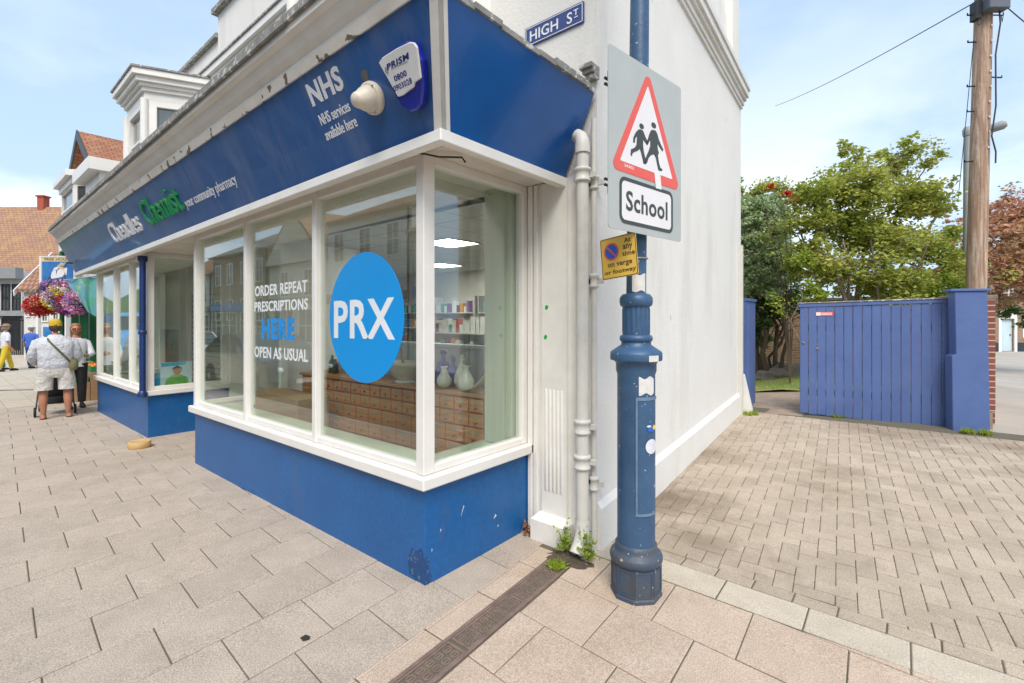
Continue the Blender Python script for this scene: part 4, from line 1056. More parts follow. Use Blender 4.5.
# plywood box on the ledge at the left
mb = MB(); mb.box(-5.9,-4.85,2.36,2.39,.3,.79); mb.box(-5.9,-5.87,2.391,2.7,.3,.79); mb.box(-5.869,-4.881,2.391,2.7,.76,.79); mb.box(-4.88,-4.85,2.391,2.7,.3,.79)
meta(mb.build('plywood_counter', 'ply'), 'low plywood counter front behind the lettered window pane', 'counter')
# wall shelving with packets
packs = ['pack_white','pack_white','pack_blue','pack_teal','pack_red','pack_green','pack_orange','pack_purple','pack_white','pack_dark']
proto = {}
for i, p in enumerate(packs):
    mb = MB(); mb.box(-.05,.05,-.04,.04,0,1); o = mb.build('medicine_packet', p, origin=(0,0,0)); proto[i] = o
SH = [(-10.6,7.40),(-9.2,7.40),(-7.8,7.40),(-6.4,7.40),(-5.0,7.40),(-3.4,7.40),(-5.6,5.4),(-4.2,5.4)]
first = True; used = set(); where = ['far left wall','second from left wall','third from left wall','fourth from left wall','fifth from left wall','rightmost wall','left free standing','right free standing']
for si, (sx, sy) in enumerate(SH):
    hh = 2.1 if sy > 7 else 1.6
    t = thing('shelf_unit', (sx, sy, -.02), 'white shop shelf unit stacked with packets, the %s unit' % where[si], 'shelving', 'shelf units inside the chemist')
    mb = MB(); mb.box(sx-.65,sx+.65,sy+.20,sy+.22,-.02,hh); mb.build('back_panel', 'shelf_white', t)
    for s in (-.65,.63): mb = MB(); mb.box(sx+s,sx+s+.02,sy-.12,sy+.2,-.02,hh); mb.build('side_panel', 'shelf_white', t)
    for z in [.25,.65,1.05,1.4,1.75][:5 if hh > 2 else 4]:
        mb = MB(); mb.box(sx-.63,sx+.63,sy-.13,sy+.2,z-.02,z); mb.build('shelf', 'shelf_white', t)
        x = sx-.60
        if si in (0,): continue
        while x < sx+.56:
            wd = random.uniform(.06,.13); k = random.randrange(len(packs)); hgt = random.uniform(.12,.26)
            if random.random() < .12: x += wd; continue
            src = proto[k]; o = src if k not in used else src.copy()
            if k in used: COL.objects.link(o)
            used.add(k); o.location = (x+wd/2, sy-.05, z+.0005); o.scale = (wd*9, 1.2, hgt); x += wd+.012
            meta(o, {'pack_white':'plain white','pack_blue':'dark blue','pack_teal':'teal','pack_red':'red','pack_green':'green','pack_orange':'orange','pack_purple':'purple','pack_dark':'black'}[packs[k]]+' medicine packet standing on the shop shelves', 'packet', packs[k][5:]+' packets on the shop shelves')
# ceiling light panels
for i, (x, y) in enumerate(((-5.0,4.6),(-7.3,6.5),(-8.6,4.6),(-3.2,5.2))):
    t = thing('ceiling_light', (x,y,2.66), ['square lit ceiling panel nearest the window corner','square lit ceiling panel deep in the shop','square lit ceiling panel above the left part of the shop','square lit ceiling panel by the right inner wall'][i], 'light', 'ceiling light panels')
    mb = MB(); fr = Fr((x,y,2.699),(1,0,0),(0,-1,0)); mb.ring(fr, [(-.32,-.32),(.32,-.32),(.32,.32),(-.32,.32)], [(-.29,-.29),(.29,-.29),(.29,.29),(-.29,.29)], 0, .02); mb.build('frame','grid_metal',t)
    mb = MB(); mb.fbox(fr,-.288,.288,-.288,.288,.002,.012); mb.build('diffuser','light_panel',t)
# posters in the second bay
for i, (x, wd, z0, h, m) in enumerate(((-8.405,.40,.70,.36,'poster_pale'),(-8.41,.13,.72,.2,'poster_blue'))):
    y = 2.06 if i == 0 else 1.99-.04
    t = thing('poster', (x,y,z0), ['pale blue health poster showing a person in green behind the farther bay','narrow blue leaflet card left of the health poster'][i], 'poster', None)
    fr = Fr((x,y,z0+.0128*(x+2.285)),(0,1,0),(0,0,1)); mb = MB(); mb.fbox(fr,0,wd,0,h,-.004,0); mb.build('card', m, t)
    if i == 0:
        for nm, mm, P in (('figure_top','lettuce',[(.05,.01),(.36,.01),(.35,.11),(.26,.17),(.15,.17),(.07,.11)]),('figure_face','skin',circ(.21,.225,.05,16,.06)),('figure_hair','hair_brown',[(.15,.22),(.155,.28),(.21,.305),(.265,.28),(.27,.22),(.255,.26),(.21,.275),(.165,.26)]),('poster_band','poster_blue',[(.01,.30),(.30,.31),(.33,.355),(.01,.355)])):
            mb = MB(); mb.plate(fr, P, .0004, .0012 if nm != 'figure_hair' else .002); mb.build(nm, mm, t)
# round yellowish dish on the pavement by the farther bay
x, y = at(139.5, 792/(441-317)*.985); z = zg(x,y)+.013
mb = MB(); mb.lathe([(.115,0),(.125,.02),(.125,.085),(.118,.09),(.11,.085),(.001,.08)], (x,y,z), 28); mb.build('round_door_stop', 'cork_yellow', label='round pale yellow wooden block lying on the pavement by the farther bay corner', cat='door stop')
# weeds
def leafy(mb, c, r, n, s, flat=.35, up=.6):
    for _ in range(n):
        p = Vector((random.gauss(0,r[0]), random.gauss(0,r[1]), abs(random.gauss(0,r[2]))))+Vector(c)
        leaf(mb, p, s*random.uniform(.6,1.3), up)
def leaf(mb, p, s, up=.5, n_=None):
    d = Vector((random.gauss(0,1), random.gauss(0,1), random.gauss(0,up))).normalized()
    q = Vector((random.gauss(0,1), random.gauss(0,1), random.gauss(0,1))); q = (q-d*q.dot(d)).normalized()
    a = p-d*s*.5; b = p+d*s*.5; m_ = p+d.cross(q)*s*.08
    mb.face([a, m_+q*s*.28, b, m_-q*s*.28])
wd_ = thing('weed_clump', (-1.76,2.78,0), 'green leafy weed growing around the open shoe of the drainpipe', 'weed')
for dx in (-.085,.065):
    mb = MB()
    for k in range(7):
        a = random.uniform(0,6.28); x0_, y0_ = -1.742+dx, 2.80; pts = [(x0_,y0_,.01),(x0_+.03*cos(a),y0_+.03*sin(a)-.02,.10),(x0_+.06*cos(a),y0_+.04*sin(a)-.03,.2+random.uniform(-.04,.05))]
        mb.tube(pts, [.002,.0015,.001], 4)
    mb.build('stems', 'leaf_dark', wd_)
    mb = MB(); leafy(mb, (-1.742+dx*1.1,2.76,.06), (.028,.022,.075), 170, .032); mb.build('leaves', 'leaf_bright', wd_, fix=False)
def tuft(x, y, r, n, label, m='leaf_bright', s=.035):
    mb = MB(); z = zg(x,y)+.01
    for _ in range(n):
        a, q = random.uniform(0,6.28), r*random.random()**.6; px, py = x+q*cos(a), y+q*sin(a); h = s*random.uniform(.5,1.3); b = random.uniform(0,3.14)
        dx, dy = .004*cos(b), .004*sin(b); l = random.uniform(-.03,.03)
        mb.face([(px-dx,py-dy,z),(px+dx,py+dy,z),(px+l+dx*.5,py-l,z+h)]); mb.face([(px-dx*3,py-dy*3,z+h*.3),(px+dx*3,py+dy*3,z+h*.35),(px+l,py+l,z+h*.6)])
    return mb.build('weed', m, label=label, cat='weed', fix=False)
tuft(-1.80,2.60,.06,160,'low mossy tuft at the upper end of the iron drain')
x,y = at(690,5.35); tuft(-1.93,4.55,.13,220,'sprawling weed against the foot of the white side wall','leaf_bright',.05)
x,y = at(750,7.2); tuft(x,y,.13,200,'bright weed beside the splayed buttress at the wall end','leaf_bright',.07)
x,y = at(838,6.95); tuft(x,y,.10,160,'small weed under the middle of the blue boarded gate','leaf_bright',.06)
x,y = at(968,5.98); tuft(x,y,.07,150,'weed at the left foot of the blue pillar','leaf_bright',.07)
x,y = at(985,5.9); tuft(x,y,.06,150,'weed at the right foot of the blue pillar','leaf_bright',.07)
mb = MB()
for _ in range(60):
    leaf(mb, Vector((-2.24+random.gauss(0,.035), 2.87-abs(random.gauss(0,.03)), .02+abs(random.gauss(0,.05)))), .035)
mb.build('dead_leaves', 'copper_leaf', label='small heap of dry brown leaves in the corner by the blue riser', cat='leaves', fix=False)
for i, (px, py) in enumerate(((305.5,640.5),)):
    x, y = g_ = ((px-512)/FO*RX-RY)*(H*FO/(py-HY)), ((px-512)/FO*RY+RX)*(H*FO/(py-HY))
    mb = MB(); mb.prism([(x-.02,y-.018),(x+.015,y-.02),(x+.028,y+.005),(x+.01,y+.02),(x-.022,y+.012)], .0135, .0155); mb.build('flat_debris', 'iron_hole', label='small dark scrap lying flat on the pavement in front of the bay', cat='scrap')

# =====================================================================  LAMP POST WITH ITS SIGNS
LX, LY = -1.273, 2.668
lp = thing('lamp_post', (LX,LY,0), 'chipped blue cast iron lamp post with octagonal base and fluted collar', 'lamp post')
def L_(name, prof, m, n=32, rad=None, par=lp, sm=True, warp=False):
    mb = MB(); mb.lathe(prof, (LX,LY,0), n, rad, sm=sm); return mb.build(name, m, par)
L_('base', [(.150,0),(.150,.03),(.144,.04),(.144,.20),(.146,.205)], 'lamp_base', 8, sm=False)
fb = []
for k in range(8):
    t = 2*pi*(k)/8+radians(0); r = .144*cos(pi/8); d = Vector((cos(t), sin(t), 0)); u = Vector((-sin(t), cos(t), 0))
    fr = Fr(Vector((LX,LY,0))+d*r, u, (0,0,1))
    mb = MB(); mb.ring(fr, [(-.052,.045),(.052,.045),(.052,.195),(-.052,.195)], [(-.043,.055),(.043,.055),(.043,.185),(-.043,.185)], -.001, .004); mb.build('panel_moulding', 'lamp_base', lp)
L_('base_collar', [(.142,.206),(.148,.212),(.153,.228),(.153,.243),(.147,.258),(.136,.266),(.128,.275),(.122,.292),(.121,.31),(.112,.318)], 'lamp_base')
sh = L_('shaft', [(.110,.30),(.110,1.31),(.118,1.335),(.118,1.375),(.128,1.39),(.149,1.395),(.151,1.40),(.151,1.435),(.147,1.445),(.118,1.465),(.088,1.485),(.085,1.505)], 'lamp_blue')
L_('lower_ring', [(.083,1.50),(.093,1.508),(.097,1.522),(.093,1.538),(.080,1.545)], 'lamp_blue')
L_('fluted_collar', [(.078,1.54),(.081,1.56),(.081,1.69),(.078,1.715)], 'lamp_blue', 96, lambda t, i: 1-.09*max(0, cos(16*t))**2 if 0 < i < 3 else 1)
L_('upper_ring', [(.080,1.71),(.092,1.718),(.097,1.74),(.095,1.765),(.080,1.785),(.060,1.79)], 'lamp_blue')
mb = MB(); mb.tube([(LX,LY,1.785),(LX+.012,LY+.010,3.0),(LX+.03,LY+.025,5.2)], [.058,.058,.046], 20); mb.build('upper_pole', 'blue_dark' if 0 else 'lamp_blue', lp)
mb = MB(); mb.tube([(LX+.03,LY+.025,5.18),(LX+.05,LY-.2,5.32),(LX+.06,LY-.75,5.36)], .025, 12); ar = mb.build('bracket_arm', 'lamp_blue', lp)
mb = MB(); mb.lathe([(.001,.10),(.06,.10),(.10,.06),(.24,.0),(.24,-.02),(.001,-.02)], (LX+.06,LY-.75,5.28), 20); ln = mb.build('lantern_hood', 'lamp_blue', lp)
mb = MB(); mb.lathe([(.15,-.02),(.13,-.10),(.06,-.15),(.001,-.16)], (LX+.06,LY-.75,5.28), 20); mb.build('lantern_bowl', 'glass', ln)
# access door on the shaft: raised frame following the curve, towards the viewer's right
def cyl_patch(mb, a0, a1, z0, z1, r0, r1, n=10, wob=None):
    vs = []
    for i in range(n+1):
        a = radians(a0+(a1-a0)*i/n)
        for z in (z0, z1):
            for r in (r0, r1): vs.append((LX+r*cos(a), LY+r*sin(a), z+(wob(i, z) if wob else 0)))
    fs = []
    for i in range(n):
        b = i*4; fs += [(b+1,b+5,b+7,b+3),(b,b+2,b+6,b+4),(b,b+4,b+5,b+1),(b+2,b+3,b+7,b+6)]
    fs += [(0,1,3,2),(n*4,n*4+2,n*4+3,n*4+1)]
    mb.add(vs, fs, False)
view = math.degrees(atan2(-LY, -LX))      # direction from post to viewer
A0, A1 = view+5, view+75
mb = MB(); cyl_patch(mb, A0, A1, .52, 1.17, .1105, .1135); do = mb.build('access_door', 'lamp_blue', lp)
mb = MB()
for z0, z1 in ((.505,.52),(1.17,1.188)): cyl_patch(mb, A0-6, A1+4, z0, z1, .1105, .1165)
cyl_patch(mb, A0-6, A0-.5, .52, 1.17, .1105, .1165, 3); mb.build('door_frame', 'door_edge', lp)
mb = MB(); cyl_patch(mb, view+8, view+62, 1.205, 1.30, .1105, .1122, 10, lambda i, z: .008*sin(i*.9+z*40)); mb.build('torn_poster_scrap', 'paste', lp)
mb = MB(); cyl_patch(mb, view-22, view+60, 1.80, 1.90, .0585, .0605, 10, lambda i, z: .006*sin(i*.8+z*40)); mb.build('pasted_paper', 'paste', lp)
mb = MB(); cyl_patch(mb, view+28, view+55, 1.395, 1.43, .1515, .1525, 5); mb.build('white_scuff', 'paste', lp)
def cyl_disc(mb, ac, zc, rr, r0, r1, ry=None):
    n = 20; vs = []
    for r in (r0, r1):
        for k in range(n):
            t = 2*pi*k/n; a = radians(ac)+rr*cos(t)/r0; vs.append((LX+r*cos(a), LY+r*sin(a), zc+(ry or rr)*sin(t)))
    vs.append((LX+(r1+.001)*cos(radians(ac)), LY+(r1+.001)*sin(radians(ac)), zc))
    mb.add(vs, [(n+k,n+(k+1)%n,2*n) for k in range(n)]+[(k,(k+1)%n,n+(k+1)%n,n+k) for k in range(n)])
mb = MB(); cyl_disc(mb, view+47, .905, .043, .1185, .1195); mb.build('round_sticker', 'sticker', lp)
mb = MB(); cyl_disc(mb, view+47, 1.005, .030, .1165, .1175, .017); mb.build('small_sticker', 'sign_blue', lp)
mb = MB(); cyl_disc(mb, view+60, 1.012, .016, .1178, .1186, .014); mb.build('yellow_sticker', 'sticker_yellow', lp)
mb = MB(); cyl_disc(mb, view+38, 1.022, .016, .1178, .1186, .006); mb.build('white_sticker', 'sticker', lp)

# school sign, traced in its own plane
dl0, dl1 = 2.47, 2.961; SX0, SX1 = 608.3, 681.0
al0, al1 = (SX0-512)/FO*dl0, (SX1-512)/FO*dl1
def c2w(a, d): return Vector((a*RX-RY*d, a*RY+RX*d, 0))
p0, p1 = c2w(al0, dl0), c2w(al1, dl1); ud = (p1-p0); SW = ud.length
sfr = Fr(p0+Vector((0,0,2.112)), ud, (0,0,1)); SHH = 3.063-2.112
def s_uv(px, py):
    t = (px-SX0)/(SX1-SX0); inv = (1-t)/dl0+t/dl1; d = 1/inv; a = (px-512)/FO*d
    return (a-al0)/(al1-al0)*SW, H+(HY-py)/FO*d-2.112
def sc(pts, s=3.79, ox=608, oy=60): return [s_uv(ox+x/s, oy+y/s) for x, y in pts]
ss = thing('school_sign', (p0+p1)/2+Vector((0,0,2.112)), 'grey road sign plate with red triangle of two running children above the word School', 'road sign')
mb = MB(); mb.plate(sfr, rrect(0,SW,0,SHH,.02,3), -.004, 0); mb.build('plate', 'sign_grey', ss)
mb = MB()
for z in (.20,.80): mb.fbox(sfr, .02, SW-.02, z-.02, z+.02, -.022, -.0045)
mb.build('rear_rail', 'steel', ss)
def rtri(pts, r, k=5):
    out = []; n = len(pts)
    for i in range(n):
        P = Vector(pts[i]); A = (Vector(pts[i-1])-P).normalized(); B = (Vector(pts[(i+1)%n])-P).normalized()
        half = A.angle(B)/2; L = r/math.tan(half); c = P+(A+B).normalized()*(r/sin(half))
        s0 = P+A*L-c; s1 = P+B*L-c; a0 = atan2(s0.y, s0.x); a1 = atan2(s1.y, s1.x); da = (a1-a0+pi)%(2*pi)-pi
        for j in range(k+1): a = a0+da*j/k; out.append((c.x+r*cos(a), c.y+r*sin(a)))
    return out
to = sc([(152,40),(8,400),(272,503)]); ti = sc([(153,100),(44,377),(243,456)])
cen = SW/2*.985; 
def sym(P):   # make the triangle regular in its plane
    h = (P[1][0]+P[2][0])/2; b = (P[1][1]+P[2][1])/2; hw = (P[2][0]-P[1][0])/2
    return [(h,P[0][1]),(h-hw,b),(h+hw,b)]
to, ti = sym(to), sym(ti); print('sign', SW, SHH, to, ti)
mb = MB(); mb.plate(sfr, rtri(to, .035), .0005, .002); tr_ = mb.build('red_triangle', 'sign_red', ss)
mb = MB(); mb.plate(sfr, rtri(ti, .006), .0022, .003); mb.build('triangle_ground', 'sign_white', ss)
kid1 = [(112,265),(120,263),(131,269),(139,290),(146,305),(152,316),(147,322),(138,313),(131,303),(131,325),(134,350),(141,378),(144,392),(131,391),(130,382),(123,352),(118,338),(110,345),(97,350),(90,356),(89,366),(83,360),(85,339),(99,333),(106,322),(107,300),(108,290),(101,298),(100,314),(93,313),(94,294),(103,275)]
kid2 = [(160,268),(167,265),(178,268),(185,280),(190,300),(197,318),(208,340),(204,348),(192,330),(185,318),(187,340),(191,352),(187,362),(191,388),(196,408),(205,416),(201,422),(189,419),(184,398),(179,372),(172,358),(160,362),(152,372),(147,388),(141,396),(133,394),(136,384),(143,366),(152,345),(158,325),(158,305),(153,312),(147,324),(141,318),(148,303),(154,283)]
mb = MB(); mb.plate(sfr, sc(kid1), .0032, .004); mb.build('child_figure', 'sign_black', ss)
mb = MB(); mb.plate(sfr, sc(kid2), .0032, .004); mb.build('child_figure', 'sign_black', ss)
for cx, cy, rx, ry in ((125,248,8.5,14),(171,244,9,15)):
    u0, v0 = s_uv(608+(cx-rx)/3.79, 60+cy/3.79); u1, _ = s_uv(608+(cx+rx)/3.79, 60+cy/3.79); _, vb = s_uv(608+cx/3.79, 60+(cy+ry)/3.79)
    mb = MB(); mb.plate(sfr, circ((u0+u1)/2, v0, (u1-u0)/2, 18, abs(v0-vb)), .0042, .0048); mb.build('child_head', 'sign_black', ss)
mb = MB(); mb.plate(sfr, sc([(174,428),(196,435),(201,492),(179,486)]), .0032, .004); mb.build('tape_patch', 'sign_white', ss)
bx_ = sc([(43,443),(245,497),(244,662),(43,612)]); u0, u1 = bx_[0][0], bx_[1][0]; v0, v1 = (bx_[2][1]+bx_[3][1])/2, (bx_[0][1]+bx_[1][1])/2
mb = MB(); mb.ring(sfr, rrect(u0,u1,v0,v1,.045), rrect(u0+.02,u1-.02,v0+.02,v1-.02,.03), .0005, .002); mb.build('panel_border', 'sign_black', ss)
mb = MB(); mb.plate(sfr, rrect(u0+.018,u1-.018,v0+.018,v1-.018,.03), .0003, .0012); mb.build('panel_ground', 'sign_white', ss)
mb = MB(); text(mb, sfr, 'School', u0+.058, u1-.062, v0+.072, v1-.068, .0014, .0024, .022); mb.build('lettering', 'sign_black', ss, fix=False)
mb = MB(); text(mb, sfr, '24302', s_uv(624,0)[0], s_uv(633.5,0)[0], s_uv(628,168)[1], s_uv(628,165)[1], .0022, .0028, .01); mb.build('sticker', 'sign_white', ss, fix=False)
# clips holding the plate to the pole
mb = MB()
for z in (2.31, 2.91):
    ctr = Vector((LX+.01, LY+.008, z)); mb.tube([ctr+Vector((.062*cos(a), .062*sin(a), 0)) for a in [radians(view-100+i*20) for i in range(11)]], .008, 6)
    q = sfr.p((ctr-sfr.o).dot(sfr.u), z-2.112, -.015); mb.tube([q, ctr+(q-ctr).normalized()*.06 if False else Vector((LX+.01,LY+.008,z))+(Vector((q.x,q.y,z))-ctr).normalized()*.058], .012, 6)
mb.build('clamps', 'steel', ss)
for z in (.32,.84):
    for dz in (0,.03):
        mb = MB(); mb.tube([sfr.p(-.012,z-.1+dz,-.012), sfr.p(.02,z-.1+dz,-.012)], .008, 8); mb.build('bolt', 'black_metal', ss)

# small yellow plate below it
d0_, d1_ = 2.80, 2.62; q0, q1 = c2w((602.8-512)/FO*d0_, d0_), c2w((638.6-512)/FO*d1_, d1_)
YW = (q1-q0).length; zt0, zt1 = H+(HY-238.5)/FO*d0_, H+(HY-232.3)/FO*d1_; zb0, zb1 = H+(HY-280.5)/FO*d0_, H+(HY-274)/FO*d1_
o_ = Vector((q0.x,q0.y,(zb0))); uu = Vector((q1.x,q1.y,zb1))-o_
print('yellow', YW, zt0-zb0, zt1-zb1)
yh = ((zt0-zb0)+(zt1-zb1))/2; yfr = Fr(o_, uu, (0,0,1)); YW = uu.length
yfr = Fr(o_, uu, Vector((0,0,1))-uu.normalized()*uu.normalized().z)
ys = thing('waiting_sign', o_+uu/2, 'small yellow no waiting plate reading At any time on verge or footway', 'road sign')
mb = MB(); mb.plate(yfr, rrect(0,YW,0,yh,.01,3), -.003, 0); mb.build('plate', 'sign_yellow', ys)
mb = MB(); mb.ring(yfr, rrect(.002,YW-.002,.002,yh-.002,.010,3), rrect(.006,YW-.006,.006,yh-.006,.008,3), .0002, .0010); mb.build('border', 'sign_brown', ys)
cx, cy = YW*.31, yh*.655; rr = yh*.215
mb = MB(); mb.plate(yfr, circ(cx,cy,rr*.83,28), .0003, .0008); mb.build('blue_disc', 'sign_blue', ys)
mb = MB(); mb.ring(yfr, circ(cx,cy,rr,28), circ(cx,cy,rr*.82,28), .0005, .0015)
mb.plate(yfr, [(cx-rr*.64,cy+rr*.52),(cx-rr*.50,cy+rr*.66),(cx+rr*.64,cy-rr*.52),(cx+rr*.50,cy-rr*.66)], .0009, .0014); mb.build('red_ring', 'sign_red', ys)
for s_, a, b, c_, d in (('At',.68,.86,.80,.915),('any',.64,.90,.60,.755),('time',.61,.95,.49,.60),('on verge',.18,.86,.245,.375),('or footway',.08,.95,.08,.215)):
    mb = MB(); text(mb, yfr, s_, a*YW, b*YW, c_*yh, d*yh, .0004, .0012, .022); mb.build('lettering', 'sign_brown', ys, fix=False)
mb = MB(); q = yfr.p(YW*.72, yh*.5, -.004); mb.tube([q, Vector((LX+.003,LY,q.z))+(q-Vector((LX,LY,q.z))).normalized()*.05], .01, 8); mb.tube([Vector((LX+.003,LY+.002,q.z))+Vector((.061*cos(a), .061*sin(a), 0)) for a in [radians(i*24) for i in range(16)]], .006, 6); mb.build('clamp', 'steel', ys)

# =====================================================================  YARD: GATE, PILLAR, HEDGE, TREES, POLE
GA = Vector((-1.31,8.226)); GB = Vector((.384,8.57)); gz = zg(-.5,8.4)-.005
gd = (GB-GA).normalized(); gfr_ = Fr((GA.x,GA.y,gz+.0),(gd.x,gd.y,0),(0,0,1)); GW = (GB-GA).length
gate = thing('boarded_gate', (GA.x,GA.y,gz), 'wide blue gate of narrow vertical boards standing across the yard entrance', 'gate')
nb = 16; bw = GW/nb
for k in range(nb):
    a0, a1 = k*bw+.003, (k+1)*bw-.003; drop = random.uniform(0,.025); c = random.uniform(-.003,.003)
    mb = MB(); top = 1.60+.045*k/nb; bot = .025-.004*k+drop*.6
    mb.add([gfr_.p(a,b,d) for d in (-.02+c, c) for a,b in ((a0,bot),(a1,bot),(a1,top-.003),(a0,top-.003))], [(0,3,2,1),(4,5,6,7),(0,1,5,4),(1,2,6,5),(2,3,7,6),(3,0,4,7)])
    mb.build('board', 'gate_blue', gate, bevel=.004)
mb = MB(); mb.add([gfr_.p(a,b,d) for d in (-.035,.012) for a,b in ((-.02,1.60),(GW+.01,1.648),(GW+.01,1.70),(-.02,1.655))], [(0,3,2,1),(4,5,6,7),(0,1,5,4),(1,2,6,5),(2,3,7,6),(3,0,4,7)]); mb.build('top_rail', 'gate_blue', gate, bevel=.006)
mb = MB(); mb.add([gfr_.p(a,b,d) for d in (-.055,.022) for a,b in ((-.03,1.656),(GW+.015,1.702),(GW+.015,1.72),(-.03,1.672))], [(0,3,2,1),(4,5,6,7),(0,1,5,4),(1,2,6,5),(2,3,7,6),(3,0,4,7)]); mb.build('weathered_cap', 'lead', gate)
for z in (.35, 1.3): mb = MB(); mb.fbox(gfr_, .01, GW-.01, z-.05, z+.05, -.055, -.025); mb.build('rear_rail', 'gate_blue', gate)
mb = MB(); mb.fbox(gfr_, .20, .41, 1.475, 1.53, .004, .008); pl_ = mb.build('notice_strip', 'sign_red', gate); mb = MB(); mb.fbox(gfr_, .205, .26, 1.48, 1.525, .0082, .0092); mb.fbox(gfr_,.265,.40,1.508,1.518,.0082,.0092); mb.fbox(gfr_,.265,.395,1.488,1.496,.0082,.0092); mb.build('notice_print', 'sign_white', pl_)
for (a, b) in ((.05,1.08),(.22,1.00)):
    mb = MB(); mb.plate(gfr_, circ(a,b,.022,14,.014), .003, .012); mb.build('gate_stud', 'steel', gate)
# blue pillar in front of a brick pier
PA = c2w((953-512)/FO*6.13, 6.13); PB = c2w((990.5-512)/FO*6.02, 6.02); pz = zg(.6,8.3)-.02
pd = (PB-PA); PW = pd.length; pfr = Fr((PA.x,PA.y,pz), pd, (0,0,1))
pil = thing('painted_pillar', (PA.x,PA.y,pz), 'solid blue painted gate pillar with a flat cap, slightly stepped on its left edge', 'pillar')
mb = MB(); mb.plate(pfr, [(0,0),(PW,0),(PW-.03,1.80),(.02,1.80),(.035,1.0),(-.01,.98)], -.16, 0); mb.build('face', 'gate_blue', pil, bevel=.006)
mb = MB(); mb.plate(pfr, [(-.03,1.802),(PW-.005,1.802),(PW-.005,1.835),(-.03,1.835)], -.18, .02); mb.build('cap', 'gate_blue', pil, bevel=.006)
brk = thing('brick_pier', (PB.x,PB.y,pz), 'worn red brick pier with stone coping beside the blue pillar', 'pier')
mb = MB(); mb.fbox(pfr, PW-.30, PW+.14, .26, 1.70, -.50, -.165); mb.build('brickwork', 'brick_red', brk)
mb = MB(); mb.fbox(pfr, PW-.30, PW+.115, -.1, .258, -.48, -.17); mb.build('footing', 'old_slab', brk)
mb = MB(); mb.fbox(pfr, PW-.30, PW+.17, 1.702, 1.76, -.53, -.166); mb.build('coping', 'rock', brk, bevel=.008)
# garden wall behind the gate and the yard's far wall
mb = MB(); x0,y0 = GB.x+.1, GB.y+.25; mb.fbox(Fr((x0+.9,y0+.2,.1),(-.9,.05,0),(0,0,1)), 0, .5, 0, 1.72, 0, .22)
garden = MB(); p_, q_ = Vector((-8.4,16.2,.1)), Vector((.95,15.2,.1)); garden.fbox(Fr(p_, q_-p_, (0,0,1)), 0, (q_-p_).length, 0, 2.0, -.25, 0)
gw = thing('garden_wall', p_, 'old sandy brick garden wall behind the hedge and rocks', 'wall'); garden.build('brickwork', 'brick_old', gw)
mb = MB(); mb.fbox(Fr(p_, q_-p_, (0,0,1)), 0, (q_-p_).length, 2.002, 2.07, -.28, .03); mb.build('coping', 'rock', gw)
sw2 = thing('boundary_wall', (.95,10.5,.1), 'red brick boundary wall running back from the brick pier along the side road', 'wall')
mb = MB(); fr = Fr((.60,9.05,.1),(.07,1,0),(0,0,1)); mb.fbox(fr, .0, 3.1, 0, 1.72, 0, .22); mb.build('brickwork', 'brick_red', sw2); mb = MB(); mb.fbox(fr, .0, 3.1, 1.722, 1.78, -.03, .25); mb.build('coping', 'rock', sw2)
# open gate leaf against the wall end, seen edge-on
lf = thing('open_gate_leaf', (C1.x+.05,C1.y+.1,gz), 'blue gate leaf folded back edge-on at the end of the white wall', 'gate')
fr = Fr((C1.x+.03,C1.y+.05,gz+.03),(-.05,1,0),(0,0,1))
for k in range(7): mb = MB(); mb.fbox(fr, k*.105+.003, k*.105+.102, 0, 1.68, 0, .03); mb.build('board', 'gate_blue', lf, bevel=.003)
mb = MB(); mb.fbox(fr, -.01, .75, 1.681, 1.72, -.03, .05); mb.build('cap', 'gate_blue', lf)
mb = MB(); mb.fbox(fr, -.001, .05, .1, 1.6, .031, .07); mb.build('hinge_stile', 'gate_blue', lf)
# rocks
k = 0
for px, py, r in ((767,365,.14),(776,368,.17),(786,371,.2),(797,373,.16),(760,363,.1)):
    d = 11.9+k*.05; r *= 1.55; x, y = at(px, d); z = zg(x,y)-.02; k += 1
    bm = bmesh.new(); bmesh.ops.create_icosphere(bm, subdivisions=3, radius=1)
    for v in bm.verts:
        n = v.co.normalized(); q = 1+.18*sin(n.x*4+k)*cos(n.y*3+k*2)+.12*sin(n.z*7+k*3)+.05*sin(n.x*15+n.y*11)
        v.co = Vector((n.x*r*1.25*q, n.y*r*q, n.z*r*.85*q))
    me = bpy.data.meshes.new('boulder'); bm.to_mesh(me); bm.free(); me.materials.append(M['rock'])
    for p in me.polygons: p.use_smooth = True
    o = bpy.data.objects.new('boulder', me); COL.objects.link(o); o.location = (x,y,z+r*.35)
    meta(o, ['small round boulder second from left at the lawn edge','medium boulder in the middle of the lawn edge row','largest brown boulder of the row behind the lawn','boulder closest to the blue gate at the lawn edge','smallest boulder leftmost at the lawn edge'][k-1], 'rock', 'boulders edging the lawn')

